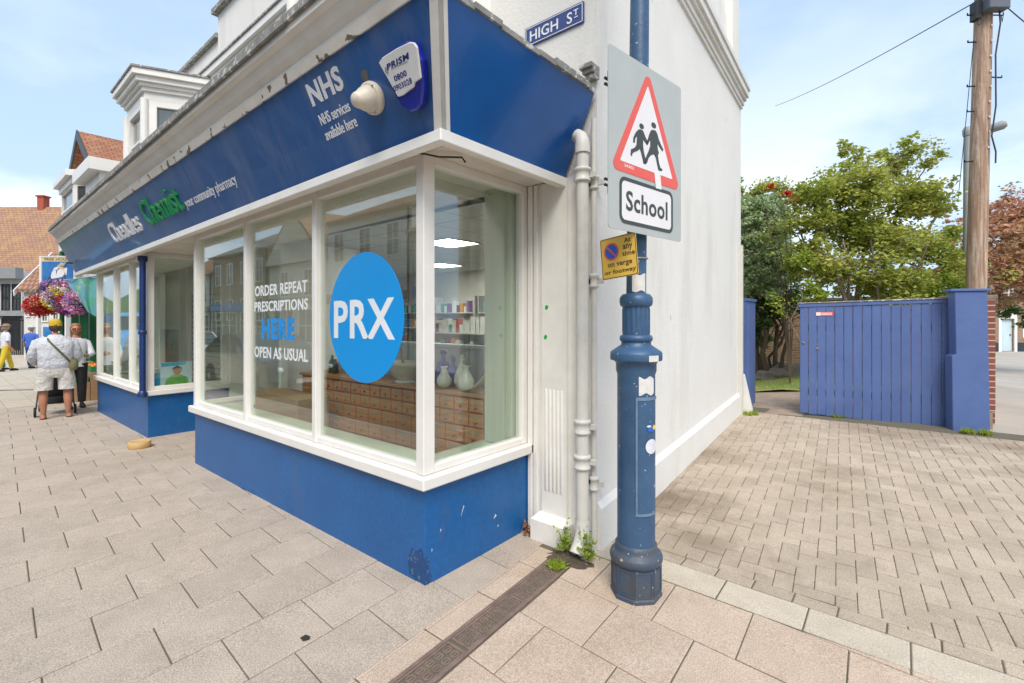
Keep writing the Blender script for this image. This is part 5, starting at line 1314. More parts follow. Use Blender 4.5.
def branchy(mb, base, top, r0, depth=3, spread=.5, n=4, tips=None):
    """tapered limb from base to top with side limbs"""
    base, top = Vector(base), Vector(top); L = (top-base).length; pts = [base]
    for i in range(1, 6):
        t = i/5; pts.append(base.lerp(top, t)+Vector((random.gauss(0,1), random.gauss(0,1), random.gauss(0,.4)))*L*.035)
    mb.tube(pts, [r0*(1-.62*i/5) for i in range(6)], 7 if depth > 1 else 5)
    if tips is not None: tips.append((pts[-1], depth))
    if depth <= 0: return
    for k in range(n):
        t = random.uniform(.3, .98); b = base.lerp(top, t); i = int(t*5); b = pts[i].lerp(pts[min(5,i+1)], t*5-i)
        d = (top-base).normalized(); q = Vector((random.gauss(0,1), random.gauss(0,1), random.gauss(.2,.6))).normalized()
        e = b+(d*(1-spread)+q*spread).normalized()*L*random.uniform(.22,.42); e.z = min(e.z, top.z+.02*L)
        branchy(mb, b, e, r0*(1-.6*t)*.55, depth-1, spread, max(2, n-1), tips)
def tree(name, stems, m, bark, label, cat, clumps, nleaf, ls, group=None, gauss=.23, extra_tips=True, bare=.0, droop=.4, tipn=14):
    """stems [(base,top,r)], clumps [(x,y,z,r)]"""
    t = thing(name, stems[0][0], label, cat, group); tips = []
    mb = MB()
    for b, e, r in stems: branchy(mb, b, e, r, 3, .55, 4, tips)
    mb.build('trunk', bark, t, fix=False)
    mb = MB(); tot = sum(c[3]**3 for c in clumps)
    for (x, y, z, r) in clumps:
        n = int(nleaf*r**3/tot)
        subs = []
        for _ in range(max(6, int(n/70))):
            d = Vector((random.gauss(0,1), random.gauss(0,1), random.gauss(0,1))).normalized()*r*random.random()**.42
            subs.append((Vector((x,y,z))+Vector((d.x,d.y,d.z*.8)), r*random.uniform(.12,.30)))
        for c, q in subs:
            for _ in range(int(n/len(subs))):
                leaf(mb, c+Vector((random.gauss(0,q), random.gauss(0,q), random.gauss(0,q*.6))), ls*random.uniform(.6,1.35), droop)
    if extra_tips:
        for p, dpt in tips:
            if dpt <= 1:
                for _ in range(tipn): leaf(mb, p+Vector((random.gauss(0,.10), random.gauss(0,.10), random.gauss(0,.09))), ls*random.uniform(.6,1.2), droop)
    mb.build('crown', m, t, fix=False); return t
def T(px, py, d): x, y = at(px, d); return (x, y, zz(py, d))
# loose green tree above the gate
D = 9.9
g0 = lambda px, d: (*at(px, d), .2)
st = [(g0(872,D), T(905,150,D), .07), (g0(868,D+.2), T(850,160,D+.3), .06), (g0(862,D-.2), T(800,185,D), .055), (g0(880,D), T(940,190,D+.2), .055), (g0(850,D+.3), T(800,215,D+.6), .04), (g0(876,D-.3), T(880,235,D-.6), .045),
      (g0(885,D+.1), T(925,240,D-.3), .04), (g0(866,D), T(840,240,D-.4), .04)]
cl = []
for px, py, r in ((905,148,.30),(930,160,.26),(945,185,.22),(890,165,.45),(850,165,.36),(862,190,.55),(905,195,.55),(830,190,.48),(925,205,.42),(812,215,.50),(806,192,.26),(806,240,.34),(850,225,.60),
                  (880,240,.6),(915,245,.55),(940,262,.45),(810,262,.48),(840,275,.5),(900,280,.5),(955,283,.36),(930,290,.4),(798,275,.3),(868,290,.4),(845,148,.22),(912,138,.14),(950,230,.3)):
    x, y, z = T(px, py, D+random.uniform(-.5,.6)); cl.append((x,y,z,r))
tree('garden_tree', st, 'leaf_green', 'bark_light', 'loose light green many-stemmed tree rising behind the blue gate', 'tree', cl, 30000, .088, gauss=.3, tipn=16)
# bright yellowish bush inside it at lower right and left
cl = [(*T(px,py,9.4),r) for px, py, r in ((945,290,.28),(958,275,.22),(935,300,.25),(815,290,.25),(800,262,.22))]
tree('young_shrub', [(g0(940,9.4), T(948,290,9.4), .02),(g0(800,9.4), T(805,270,9.4), .02)], 'leaf_bright', 'bark_light', 'bright yellow-green shrub growing low behind the gate near the blue pillar', 'shrub', cl, 3600, .07)
# dark dense hedge with trimmed side
D = 11.6
cl = []
for px in range(738, 786, 8):
    for py in range(206, 292, 9):
        for dd in (0, .8): cl.append((*T(px+random.uniform(-3,3), py+random.uniform(-3,3), D+dd), .34))
hd = tree('clipped_holly', [(g0(768,D+.4), T(757,270,D+.4), .07),(g0(775,D+.5), T(772,260,D+.5), .06),(g0(762,D+.6), T(748,262,D+.6), .05),(g0(780,D+.3), T(778,285,D+.3), .05)], 'leaf_varieg', 'bark', 'dense variegated evergreen clipped flat topped beside the white wall end', 'tree', cl, 42000, .085, extra_tips=False, droop=.8)
iv = []
for px, py, r in ((745,305,.3),(757,320,.3),(750,335,.24),(768,300,.3),(778,310,.24),(762,340,.2),(742,320,.2),(786,300,.22),(795,295,.25),(792,310,.16)): iv.append((*T(px,py,12.2), r*1.15))
tree('ivy_bush', [(g0(757,12.2), T(752,300,12.2), .05),(g0(764,12.1), T(770,300,12.1), .05),(g0(772,12.3), T(782,300,12.2), .04),(g0(779,12.2), T(776,290,12.2), .04),(g0(748,12.2), T(762,300,12.2), .035)], 'leaf_dark', 'bark', 'dark shaded ivy bush hanging under the clipped evergreen', 'shrub', iv, 13000, .075, extra_tips=False)
# climbing rose tips with red flowers
rs = thing('rose_bush', (*at(792,10.2), .2), 'tall climbing rose with a few red blooms above the clipped evergreen', 'rose')
mb = MB(); 
for px, py in ((786,192),(779,188),(770,195),(760,190),(765,205)):
    p = Vector(g0(790,10.2)); q = Vector(T(px,py,10.2)); mb.tube([p, p.lerp(q,.5)+Vector((.1,.1,.1)), q], [.015,.010,.004], 5)
mb.build('stems', 'bark', rs)
mb = MB()
for px, py, r in ((790,196,.14),(778,190,.12),(767,190,.14),(798,203,.16),(757,194,.08)): leafy(mb, T(px,py,10.2), (r,r,r*.7), 300, .07)
mb.build('foliage', 'leaf_green', rs, fix=False)
for px, py in ((796,199),(787,193),(771,186)):
    mb = MB()
    c = Vector(T(px,py,9.9))
    for _ in range(60): leaf(mb, c+Vector((random.gauss(0,.035), random.gauss(0,.035), random.gauss(0,.03))), .06)
    mb.build('bloom', 'petal_red', rs, fix=False)
# small tree tip peeping past the wall edge
tree('leafy_sapling', [(g0(733,11.5), T(738,185,11.5), .03)], 'leaf_bright', 'bark_light', 'slim bright leaved sapling top just showing past the white wall', 'tree', [(*T(738,188,11.5),.16),(*T(735,200,11.5),.2),(*T(741,180,11.5),.07)], 700, .09)
# copper tree on the right
D = 15.5; cl = []
for px, py, r in ((1000,210,.55),(1020,205,.6),(985,225,.6),(1010,235,.9),(1040,225,1.0),(970,235,.5),(955,225,.38),(945,240,.4),(1000,262,.8),(1030,265,.9),(975,262,.6),(1015,295,.6),(1045,300,.8),(1065,250,1.2),(1080,210,1.0),(960,262,.5),(945,215,.25),(1000,300,.4)):
    cl.append((*T(px,py,D+random.uniform(-.8,.8)), r))
tree('copper_tree', [((*at(1090,D),.2), T(1030,200,D), .14),((*at(1092,D+.3),.2), T(1000,215,D), .10),((*at(1086,D),.2), T(1040,240,D-.5), .10),((*at(1095,D),.2), T(1080,200,D), .10),((*at(960,D+1),.2), T(962,235,D+1), .07)], 'leaf_red', 'bark', 'reddish copper leaved tree behind the wooden pole', 'tree', cl, 23000, .13, tipn=10)
cl = [(*T(px,py,D+1.5),r) for px,py,r in ((955,285,.5),(1012,310,.4),(1030,318,.4),(1000,300,.35),(940,292,.4))]
tree('dark_shrub', [((*at(980,D+1.5),.2), T(985,300,D+1.5), .05)], 'leaf_dark', 'bark', 'dark green shrub growing below the copper leaved tree', 'shrub', cl, 4000, .10)

# wooden utility pole
pbx, pby = at(974.3, 8.6); pole = thing('utility_pole', (pbx,pby,.2), 'tall weathered wooden utility pole with climbing steps behind the blue pillar', 'utility pole')
def PP(py, off=0.0, dd=0.0):      # point on the pole axis at picture height, off = sideways metres
    px = 974.3+(HY-py)*.0265+1; p = Vector((*at(px, 8.6), zz(py, 8.6))); return p+Vector((RX,RY,0))*off+Vector((-RY,RX,0))*dd
mb = MB(); ys = [345,250,150,60,0,-60,-150]; pts = [Vector((*at(973.6,8.6),.15))]+[PP(y) for y in ys]; mb.tube(pts, [.150,.146,.141,.134,.128,.124,.12,.113], 20); mb.build('shaft', 'pole_wood', pole)
for (py, s, L) in ((42,-1,.20),(86,-1,.19),(77,1,.20),(111,-1,.18),(161,-1,.20),(15,1,.2),(15,-1,.22),(-20,1,.2),(-40,-1,.2)):
    mb = MB(); a = PP(py, s*.11); b = PP(py+2, s*(.11+L), -.05); mb.tube([a, b, b+Vector((0,0,.035))], [.013,.013,.012], 6); mb.build('climbing_step', 'black_metal', pole)
mb = MB()
for k in range(9): c = PP(30+k*15, .02+.01*sin(k*2), -.15); mb.box(c.x-.012,c.x+.012,c.y-.004,c.y+.02,c.z-.016,c.z+.016)
mb.build('tally_plates', 'paste', pole)
mb = MB(); fr = Fr(PP(18,-.17,-.18), (RX,RY,0), (0,0,1)); mb.fbox(fr, 0, .36, 0, .75, -.05, .12); mb.build('junction_box', 'box_grey', pole, bevel=.012)
mb = MB(); fr = Fr(PP(24,-.30,-.12), (RX,RY,0), (0,0,1)); mb.fbox(fr, .03, .12, 0, .33, -.1, .05); mb.build('side_box', 'black_metal', pole, bevel=.01)
mb = MB(); mb.tube([PP(-2,.05,-.2),PP(30,.12,-.19),PP(60,.06,-.18),PP(110,.09,-.18),PP(140,.02,-.19),PP(155,.12,-.17),PP(166,.13,-.16)], .012, 6); mb.tube([PP(20,-.25,-.1),PP(30,-.21,-.14),PP(24,-.14,-.2)], .008, 5); mb.build('riser_cable', 'cable', pole)
mb = MB(); mb.tube([PP(-5,.2,-.1),PP(18,.26,-.1),PP(26,.22,-.12),PP(20,.17,-.15)], .006, 5); mb.build('cable_loop', 'cable', pole)
# overhead lines
def wire(a, b, sag, label, r=.011):
    mb = MB(); a, b = Vector(a), Vector(b); pts = [a.lerp(b, i/16)-Vector((0,0,sag*4*(i/16)*(1-i/16))) for i in range(17)]; mb.tube(pts, r, 5); mb.build('overhead_wire', 'cable', label=label, cat='wire', group='overhead wires')
wire(PP(2,-.15), T(775,106,26), .15, 'thin overhead wire running left and down from the pole top')
wire(PP(-6,.15), T(1060,48,12), .05, 'overhead wire running right from the pole top')
wire(PP(40,-.16), T(958,200,9.3), .02, 'slack thin wire hanging beside the wooden pole', .006)
# grey street lamp column behind the pole
sc_ = thing('street_lamp', (*at(966.8,9.6), .2), 'slim grey street lamp column standing just behind the wooden pole', 'street lamp')
mb = MB(); mb.tube([(*at(966.8,9.6),.15), T(967.5,140,9.6), T(967.8,133,9.6)], [.075,.06,.06], 12); mb.build('column', 'pole_grey', sc_)
mb = MB(); mb.lathe([(.075,0),(.085,.05),(.085,.12),(.06,.18),(.001,.19)], T(967.8,136,9.6), 12); mb.build('column_cap', 'pole_grey', sc_)
mb = MB(); mb.tube([T(967.8,134,9.6), T(985,131,9.55), T(992,129,9.5)], .03, 8); a_ = mb.build('arm', 'pole_grey', sc_)
mb = MB(); p, q = Vector(T(987,130,9.5)), Vector(T(1007,123.5,9.3)); mb.tube([p, p.lerp(q,.2), p.lerp(q,.8), q], [.04,.085,.09,.05], 12); mb.build('lamp_head', 'pole_grey', sc_)

# brick terrace across the side road
bf = Fr((at(992,28.0)[0], at(992,28.0)[1], -.40), (RX,RY+.15,0), (0,0,1))
def hpx(px):   # distance along the terrace front for a picture column
    a = (px-512)/FO; d = Vector((a*RX-RY, a*RY+RX)); o2 = Vector((bf.o.x,bf.o.y)); u2 = Vector((bf.u.x,bf.u.y))
    den = d.x*(-u2.y)+d.y*u2.x; t = (o2.x*(-u2.y)+o2.y*u2.x)/den; return (d*t-o2).dot(u2), t
ter = thing('brick_terrace', bf.o, 'brown brick terrace house with arched pale blue door across the side road', 'house')
doors = []; wins = []; us = hpx(1002.5)[0], hpx(1012)[0]; us = ((us[0]+us[1])/2-.55, (us[0]+us[1])/2+.55); pitch = 4.9
for k in range(4): doors.append((us[0]+.12+k*pitch, us[1]-.12+k*pitch, .05, 1.90)); wins.append((us[1]+.6+k*pitch, us[1]+1.75+k*pitch, .85, 2.25)); wins += [(us[0]-.1+k*pitch, us[0]+.8+k*pitch, 2.9, 4.0), (us[1]+.7+k*pitch, us[1]+1.6+k*pitch, 2.9, 4.0)]
mb = MB(); mb.wall(Fr(bf.p(-.1,0,0), bf.u, (0,0,1)), 20.1, 4.3, [(a+.1,b+.1,c,min(d,4.2)) for a,b,c,d in doors+wins], -.3, 0); mb.fbox(bf, -.1, 20, 0, 4.3, -6, -5.8); mb.fbox(bf,-.1,.1,0,4.3,-5.8,-.3); mb.fbox(bf,19.8,20,0,4.3,-5.8,-.3); mb.build('wall', 'brick_far', ter, fix=False)
mb = MB(); mb.add([bf.p(a,b,c) for a in (-.2,20.1) for b,c in ((4.25,.25),(5.3,-3),(4.25,-6.2))], [(0,3,4,1),(1,4,5,2),(0,1,2),(3,5,4),(0,2,5,3)]); mb.build('roof', 'tile_red', ter)
for a,b,c,d in doors:
    mb = MB(); arch = [(a-.18,.05),(a,.05),(a,c+d-.05)] ; cx=(a+b)/2; ro=(b-a)/2+.17; ri=(b-a)/2
    O = [(cx-ro,0),(cx+ro,0)]+[(cx+ro*cos(t*pi/12), 1.95+ro*sin(t*pi/12)) for t in range(13)]; I = [(cx-ri,0.001),(cx+ri,0.001)]+[(cx+ri*cos(t*pi/12), 1.95+ri*.02*sin(t*pi/12)) for t in range(13)]
    mb.ring(bf, O, I, .002, .05); su = mb.build('door_surround', 'frame_white', ter)
    mb = MB(); mb.fbox(bf, a, b, .05, 1.95, -.14, -.10); dr_ = mb.build('door', 'poster_pale', ter); mb = MB(); mb.fbox(bf,b-.16,b-.10,.95,1.05,-.099,-.06); mb.build('handle','brass',dr_)
for a,b,c,d in wins:
    mb = MB(); mb.ring(bf, [(a,c),(b,c),(b,d),(a,d)], [(a+.09,c+.09),(b-.09,c+.09),(b-.09,d-.09),(a+.09,d-.09)], -.14, -.06); mb.fbox(bf,a+.09,b-.09,(c+d)/2-.03,(c+d)/2+.03,-.13,-.07); mb.fbox(bf,(a+b)/2-.02,(a+b)/2+.02,c+.09,(c+d)/2-.03,-.12,-.07); wf = mb.build('window','frame_white',ter)
    mb = MB(); mb.fbox(bf,a+.05,b-.05,c+.05,d-.05,-.11,-.10); mb.build('pane','win_dark',wf)
    mb = MB(); mb.fbox(bf,a-.1,b+.1,c-.12,c-.002,-.05,.06); mb.fbox(bf,a-.14,a-.002,c,d+.15,.002,.03); mb.fbox(bf,b+.002,b+.14,c,d+.15,.002,.03); mb.fbox(bf,a,b,d+.002,d+.15,.002,.03); mb.build('window_surround','frame_white',wf)
mb = MB()
e = sorted([q for dd_ in doors for q in (dd_[0]-.2, dd_[1]+.2)]); e = [-.1]+e+[20]
for i in range(0,len(e),2): mb.fbox(bf, e[i], e[i+1], 0, .55, .003, .03)
mb.build('dark_plinth', 'dark_timber', ter)

# =====================================================================  PEOPLE
def skin_body(name, chains, m, parent=None, rot=None, loc=None, sub=2, **k):
    """chains: list of [(x,y,z,r),...]; a chain may start at an existing point"""
    verts, rad, edges, idx = [], [], [], {}
    for ch in chains:
        prev = None
        for (x, y, z, r) in ch:
            key = (round(x,3), round(y,3), round(z,3))
            if key not in idx: idx[key] = len(verts); verts.append((x,y,z)); rad.append(r)
            i = idx[key]
            if prev is not None and prev != i: edges.append((prev, i))
            prev = i
    me = bpy.data.meshes.new('sk'); me.from_pydata(verts, edges, [])
    ob = bpy.data.objects.new('sk', me); COL.objects.link(ob)
    md = ob.modifiers.new('s', 'SKIN'); sv = me.skin_vertices[0].data
    for i, r in enumerate(rad): sv[i].radius = (r, r)
    sv[0].use_root = True; md.use_smooth_shade = True
    sb = ob.modifiers.new('u', 'SUBSURF'); sb.levels = sub
    dg = bpy.context.evaluated_depsgraph_get(); m2 = bpy.data.meshes.new_from_object(ob.evaluated_get(dg))
    vs = [tuple(v.co) for v in m2.vertices]; fs = [tuple(p.vertices) for p in m2.polygons]
    bpy.data.objects.remove(ob); bpy.data.meshes.remove(m2)
    return vs, fs
class Person:
    def __init__(s, loc, yaw, h, label, group=None):
        s.t = thing('person', loc, label, 'person', group); s.loc = Vector(loc); s.R = Matrix.Rotation(yaw, 3, 'Z'); s.k = h/1.75
    def W(s, p): return s.loc+s.R @ (Vector(p)*s.k)
    def mb(s, vs, fs, name, m, sm=True, par=None):
        b = MB(); b.add([s.W(p) for p in vs], fs, sm); return b.build(name, m, par or s.t, fix=False)
    def lathe(s, name, m, rings, n=20, par=None):
        b = MB(); b.loft(rings, n); b.v = [tuple(s.W(p)) for p in b.v]; return b.build(name, m, par or s.t)
    def body(s, arms, legs, m='skin', fat=1.0, headdir=(0,1,0)):
        """faces +y; arms/legs lists of joints"""
        ch = [[(0,0,.98,.125*fat),(0,.01,1.15,.12*fat),(0,0,1.34,.125*fat),(0,-.01,1.44,.075),(0,.0,1.50,.052),(0,.01,1.545,.055)]]
        for sd, a in zip((-1,1), arms): ch.append([(0,0,1.34,.125*fat),(sd*.12,-.01,1.40,.075)]+a)
        for sd, l in zip((-1,1), legs): ch.append([(0,0,.98,.125*fat),(sd*.095,0,.92,.095*fat)]+l)
        vs, fs = skin_body('b', ch, m)
        b = MB(); b.add(vs, fs, True)
        # head with nose, ears, brow; hands with fingers
        hd = Vector(headdir).normalized(); hr = Vector((hd.y,-hd.x,0)); up = Vector((0,0,1)); c = Vector((0,.02,1.635))
        n, kk = 20, 14; hv = []
        for i in range(kk+1):
            th = pi*i/kk
            for j in range(n):
                ph = 2*pi*j/n; x, y, z = sin(th)*cos(ph), sin(th)*sin(ph), cos(th)
                fz = 1 if z > -.1 else 1-.34*(-z-.1)
                px_, py_, pz_ = x*.075*fz, y*.093*(fz if y < 0 else 1-.12*max(0,-z)), z*.118
                if y > .75: 
                    py_ += .022*math.exp(-((x/.16)**2+((z+.12)/.2)**2))    # nose
                    py_ -= .010*(math.exp(-(((abs(x)-.38)/.16)**2+((z-.10)/.12)**2)))   # eye sockets
                    py_ += .005*math.exp(-((x/.3)**2+((z+.48)/.08)**2))
                if abs(x) > .93 and abs(z) < .32: px_ += .014*math.copysign(1,x)   # ears
                hv.append(c+hr*px_+hd*py_+up*pz_)
        b.add(hv, [(i*n+j,i*n+(j+1)%n,(i+1)*n+(j+1)%n,(i+1)*n+j) for i in range(kk) for j in range(n)], True)
        for sd, a in zip((-1,1), arms):
            w_, e_ = Vector(a[-1][:3]), Vector(a[-2][:3]); d = (w_-e_).normalized()
            q = d.cross(Vector((sd,0,0))); q = q.normalized() if q.length > .1 else Vector((0,1,0)); sdv = d.cross(q).normalized()
            b.tube([w_-d*.01, w_+d*.04, w_+d*.085], [.027,.038,.034], 10)
            for f in range(4):
                o_ = w_+d*.075+q*(f-1.5)*.018; L = (.062,.072,.068,.052)[f]
                b.tube([o_, o_+d*L*.5-sdv*.006*sd, o_+d*L*.8-sdv*.022*sd, o_+d*L*.85-sdv*.035*sd], [.0095,.009,.008,.006], 6)
            o_ = w_+d*.03+q*.032; b.tube([o_, o_+d*.03+q*.02, o_+d*.055+q*.016], [.012,.010,.007], 6)
        b.v = [tuple(s.W(p)) for p in b.v]
        s.bodyobj = b.build('body', m, s.t, fix=False); return s
    def sleeves(s, arms, m, r=1.25, upto=1.0, name='sleeve', r0=.085):
        for sd, a in zip((-1,1), arms):
            pts = [Vector((sd*.12,-.01,1.395)), Vector(a[0][:3])]; rs = [r0, r0*.92]
            P = [Vector(q[:3]) for q in a]; R_ = [q[3] for q in a]; tot = sum((P[i+1]-P[i]).length for i in range(len(P)-1)); acc = 0
            for i in range(1, len(P)):
                L = (P[i]-P[i-1]).length
                if acc+L <= tot*upto+1e-6: pts.append(P[i]); rs.append(R_[i]*r+.012); acc += L
                else:
                    t = (tot*upto-acc)/L
                    if t > .02: pts.append(P[i-1].lerp(P[i], t)); rs.append((R_[i-1]*(1-t)+R_[i]*t)*r+.014)
                    break
            b = MB(); b.tube(pts, rs, 12, cap=False); b.v = [tuple(s.W(p)) for p in b.v]; b.build(name, m, s.t)
    def feet(s, legs, m):
        for sd, l in zip((-1,1), legs):
            x, y, z, r = l[-1]; b = MB(); b.loft([(x,y+.05,0.022,.046,.125),(x,y+.05,.04,.048,.125),(x,y+.03,.065,.042,.085),(x,y+.0,.10,.036,.05)], 16); b.v = [tuple(s.W(p)) for p in b.v]; b.build('foot', m, s.t)
    def shoes(s, legs, m, flat=False):
        for sd, l in zip((-1,1), legs):
            x, y, z, r = l[-1]
            zt = .03 if flat else .085
            b = MB(); b.loft([(x,y+.06,0.0,.045,.125),(x,y+.06,.02,.048,.13),(x,y+.05,zt*.7,.044,.115),(x,y+.02,zt,.036,.07)], 16); b.v = [tuple(s.W(p)) for p in b.v]
            b.build('sandal' if flat else 'shoe', m, s.t)
def hairmass(P, m, long=False, hd=(0,1,0), grow=1.0):
    h = Vector(hd).normalized(); r = Vector((h.y,-h.x,0)); b = MB(); n = 18; vs = []; c = Vector((0,.02,1.64)); lev = [(0,.128,0.02),(.25,.12,.05),(.5,.095,.075),(.72,.05,.09),(.9,-.0,.094),(1.05,-.06,.088)]+([(1.2,-.16,.085),(1.4,-.26,.075),(1.5,-.33,.04)] if long else [(1.1,-.085,.06)])
    for (_, z, w) in lev:
        for j in range(n):
            ph = 2*pi*j/n; x, y = cos(ph), sin(ph)
            f_ = 1.0
            if y > .45 and z < .07: f_ = .55 if z > .0 else .2
            vs.append(c+r*(x*w*1.0*grow)+h*((y*w*1.15*f_-.012)*grow)+Vector((0,0,z*grow)))
    b.add(vs, [(i*n+j,i*n+(j+1)%n,(i+1)*n+(j+1)%n,(i+1)*n+j) for i in range(len(lev)-1) for j in range(n)], True); b.face([vs[j] for j in range(n)])
    b.v = [tuple(P.W(p)) for p in b.v]; return b.build('hair', m, P.t)

# man in mustard cap pushing a pushchair, seen from behind
D = 8.36; px_, py_ = at(55.5, D); yaw = atan2(py_, px_)-pi/2
P1 = Person((px_,py_,zg(px_,py_)+.012), yaw, 1.70, 'person in a mustard cap, pale sweatshirt and cream shorts pushing a pushchair')
arms = [[(-.235,.0,1.36,.062),(-.30,-.02,1.10,.05),(-.27,.20,1.0,.036),(-.22,.33,1.01,.028)], [(.235,.0,1.36,.062),(.30,-.02,1.10,.05),(.27,.20,1.0,.036),(.22,.33,1.01,.028)]]
legs = [[(-.15,.01,.75,.095),(-.155,.02,.50,.066),(-.16,-.02,.33,.068),(-.155,-.02,.10,.038),(-.16,-.0,.045,.04)], [(.15,.01,.75,.095),(.16,.02,.50,.066),(.165,-.02,.33,.068),(.17,-.03,.10,.038),(.18,.0,.045,.04)]]
P1.body(arms, legs, 'skin_tan', 1.25)
P1.lathe('sweatshirt', 'cloth_pale', [(0,0,.88,.20,.145),(0,0,.93,.235,.175),(0,0,1.02,.235,.18),(0,0,1.18,.245,.175),(0,-.01,1.32,.265,.165),(0,-.01,1.40,.235,.135),(0,-.01,1.46,.13,.095),(0,.0,1.50,.075,.075)], 24)
P1.sleeves(arms, 'cloth_pale', 1.4, .92, r0=.085)
for sd in (-1,1):
    P1.lathe('shorts_leg', 'cloth_cream', [(sd*.155,.01,.52,.125,.125),(sd*.15,.01,.60,.12,.12),(sd*.14,.0,.74,.122,.13),(sd*.12,0,.90,.115,.15)], 20)
P1.lathe('shorts', 'cloth_cream', [(0,0,.74,.20,.13),(0,0,.82,.25,.155),(0,0,.90,.235,.155),(0,0,.97,.215,.145)], 24)
b = MB(); n = 18
b.loft([(0,.02,1.655,.090,.108),(0,.02,1.70,.090,.108),(0,.015,1.745,.078,.092),(0,.015,1.775,.045,.055),(0,.015,1.785,.01,.012)], 20)
cap = P1.mb(b.v, b.f, 'cap', 'cap_mustard')
b = MB(); b.loft([(0,.10,1.655,.070,.10),(0,.105,1.668,.068,.10)], 18); P1.mb(b.v, b.f, 'cap_peak', 'cap_mustard', par=cap)
hairmass(P1, 'hair_brown', grow=.93)
b = MB(); b.tube([(-.11,-.02,1.475),(-.09,-.150,1.40),(.02,-.192,1.25),(.13,-.190,1.10),(.20,-.14,1.0)], .016, 8); P1.mb(b.v, b.f, 'bag_strap', 'strap_olive')
b = MB(); b.loft([(.235,-.10,.86,.05,.09),(.24,-.10,.90,.065,.11),(.24,-.10,1.02,.06,.10),(.235,-.09,1.05,.03,.06)], 14); P1.mb(b.v, b.f, 'shoulder_bag', 'bag_olive')
P1.shoes(legs, 'sandal', True); P1.feet(legs, 'skin_tan')
# pushchair
pc = thing('pushchair', P1.W((0,.75,0)), 'black folding pushchair with small wheels in front of the person in the mustard cap', 'pushchair')
def PCt(pts, r, name, m='black_metal', n=8, par=pc): b = MB(); b.tube([P1.W(p) for p in pts], r, n); return b.build(name, m, par)
PCt([(-.24,.34,1.02),(.24,.34,1.02)], .016, 'handle')
for sd in (-1,1):
    PCt([(sd*.24,.34,1.02),(sd*.23,.50,.72),(sd*.22,.85,.30),(sd*.22,1.05,.12)], .012, 'side_frame'); PCt([(sd*.26,.42,.12),(sd*.24,.62,.35),(sd*.22,.75,.52)], .012, 'rear_frame')
    PCt([(sd*.22,.55,.66),(sd*.22,.98,.56)], .010, 'arm_rest')
    for y, r in ((.38,.085),(1.05,.07)):
        b = MB(); c_ = P1.W((sd*.27 if y < .5 else sd*.22, y, r)); axm = (P1.R @ Matrix.Rotation(pi/2,3,'Y'))
        b.lathe([(r*.72,-.018),(r,-.016),(r,.016),(r*.72,.018)], c_, 20, axis=axm); w_ = b.build('wheel', 'tyre', pc)
        b = MB(); b.lathe([(.012,-.02),(r*.7,-.010),(r*.7,.010),(.012,.02)], c_, 14, axis=axm); b.build('rim', 'rim', w_)
b = MB(); b.loft([(0,.78,.28,.17,.16),(0,.72,.40,.19,.18),(0,.62,.62,.19,.10),(0,.56,.86,.18,.07)], 16); b.v = [tuple(P1.W(p)) for p in b.v]; b.build('seat', 'cloth_black', pc)
b = MB(); b.loft([(0,.60,.20,.16,.16),(0,.62,.28,.18,.2),(0,.62,.32,.17,.19)], 16); b.v = [tuple(P1.W(p)) for p in b.v]; b.build('basket', 'cloth_black', pc)
# woman with sunglasses facing us
def simple(px, d, h, yaw_off, label, top, bottom, hair, hd=(0,1,0), long=False, arms=None, stride=0.0, sleeve=.45, hat=None, skin='skin'):
    x, y = at(px, d); face = atan2(-y, -x)-pi/2+yaw_off
    P = Person((x,y,zg(max(x,-60),y)+.012), face, h, label)
    arms = arms or [[(-.19,0,1.37,.05),(-.24,-.02,1.12,.04),(-.23,.05,.90,.030),(-.22,.08,.86,.026)], [(.19,0,1.37,.05),(.24,-.02,1.12,.04),(.23,.05,.90,.030),(.22,.08,.86,.026)]]
    legs = [[(-.10,stride*.5,.55,.06),(-.10,stride,.10,.036),(-.10,stride,.05,.038)], [(.10,-stride*.4,.55,.06),(.10,-stride,.10,.036),(.10,-stride,.05,.038)]]
    P.body(arms, legs, skin, .95)
    P.lathe('top', top, [(0,0,.86,.17,.125),(0,0,1.0,.165,.12),(0,0,1.15,.165,.12),(0,0,1.32,.195,.125),(0,0,1.41,.17,.10),(0,0,1.46,.085,.075)], 20)
    P.sleeves(arms, top, 1.25, sleeve, r0=.058)
    for i, sd in enumerate((-1,1)):
        l = legs[i]; b = MB(); b.tube([P.W(p) for p in ((sd*.085,0,.93),(sd*.10,l[0][1],.55),(sd*.10,l[1][1]*.98,.12))], [.115*P.k,.085*P.k,.065*P.k], 12, cap=False); b.build('trouser_leg', bottom, P.t)
    hairmass(P, hair, long, hd); P.shoes(legs, 'cloth_black')
    if hat:
        b = MB(); b.loft([(0,.02,1.69,.135,.15),(0,.02,1.70,.13,.145),(0,.02,1.705,.09,.105),(0,.02,1.76,.08,.09),(0,.02,1.78,.03,.035)], 18); P.mb(b.v, b.f, 'sun_hat', hat)
    return P
P2 = simple(75.5, 9.4, 1.64, .15, 'person with long fair hair and reddish sunglasses in a pale top facing the pushchair', 'cloth_white', 'cloth_black', 'hair_fair', long=True,
            arms=[[(-.19,0,1.37,.05),(-.25,.05,1.12,.04),(-.15,.24,1.08,.030),(-.09,.28,1.10,.026)], [(.19,0,1.37,.05),(.24,-.02,1.12,.04),(.25,.15,.98,.030),(.24,.20,.97,.026)]], sleeve=.9)
b = MB()
for sd in (-1,1): b.loft([(sd*.036,.108,1.625,.030,.012),(sd*.036,.112,1.645,.034,.012),(sd*.036,.108,1.668,.030,.012)], 12)
b.tube([(-.07,.10,1.655),(.07,.10,1.655)], .004, 6); P2.mb(b.v, b.f, 'sunglasses', 'lens_red')
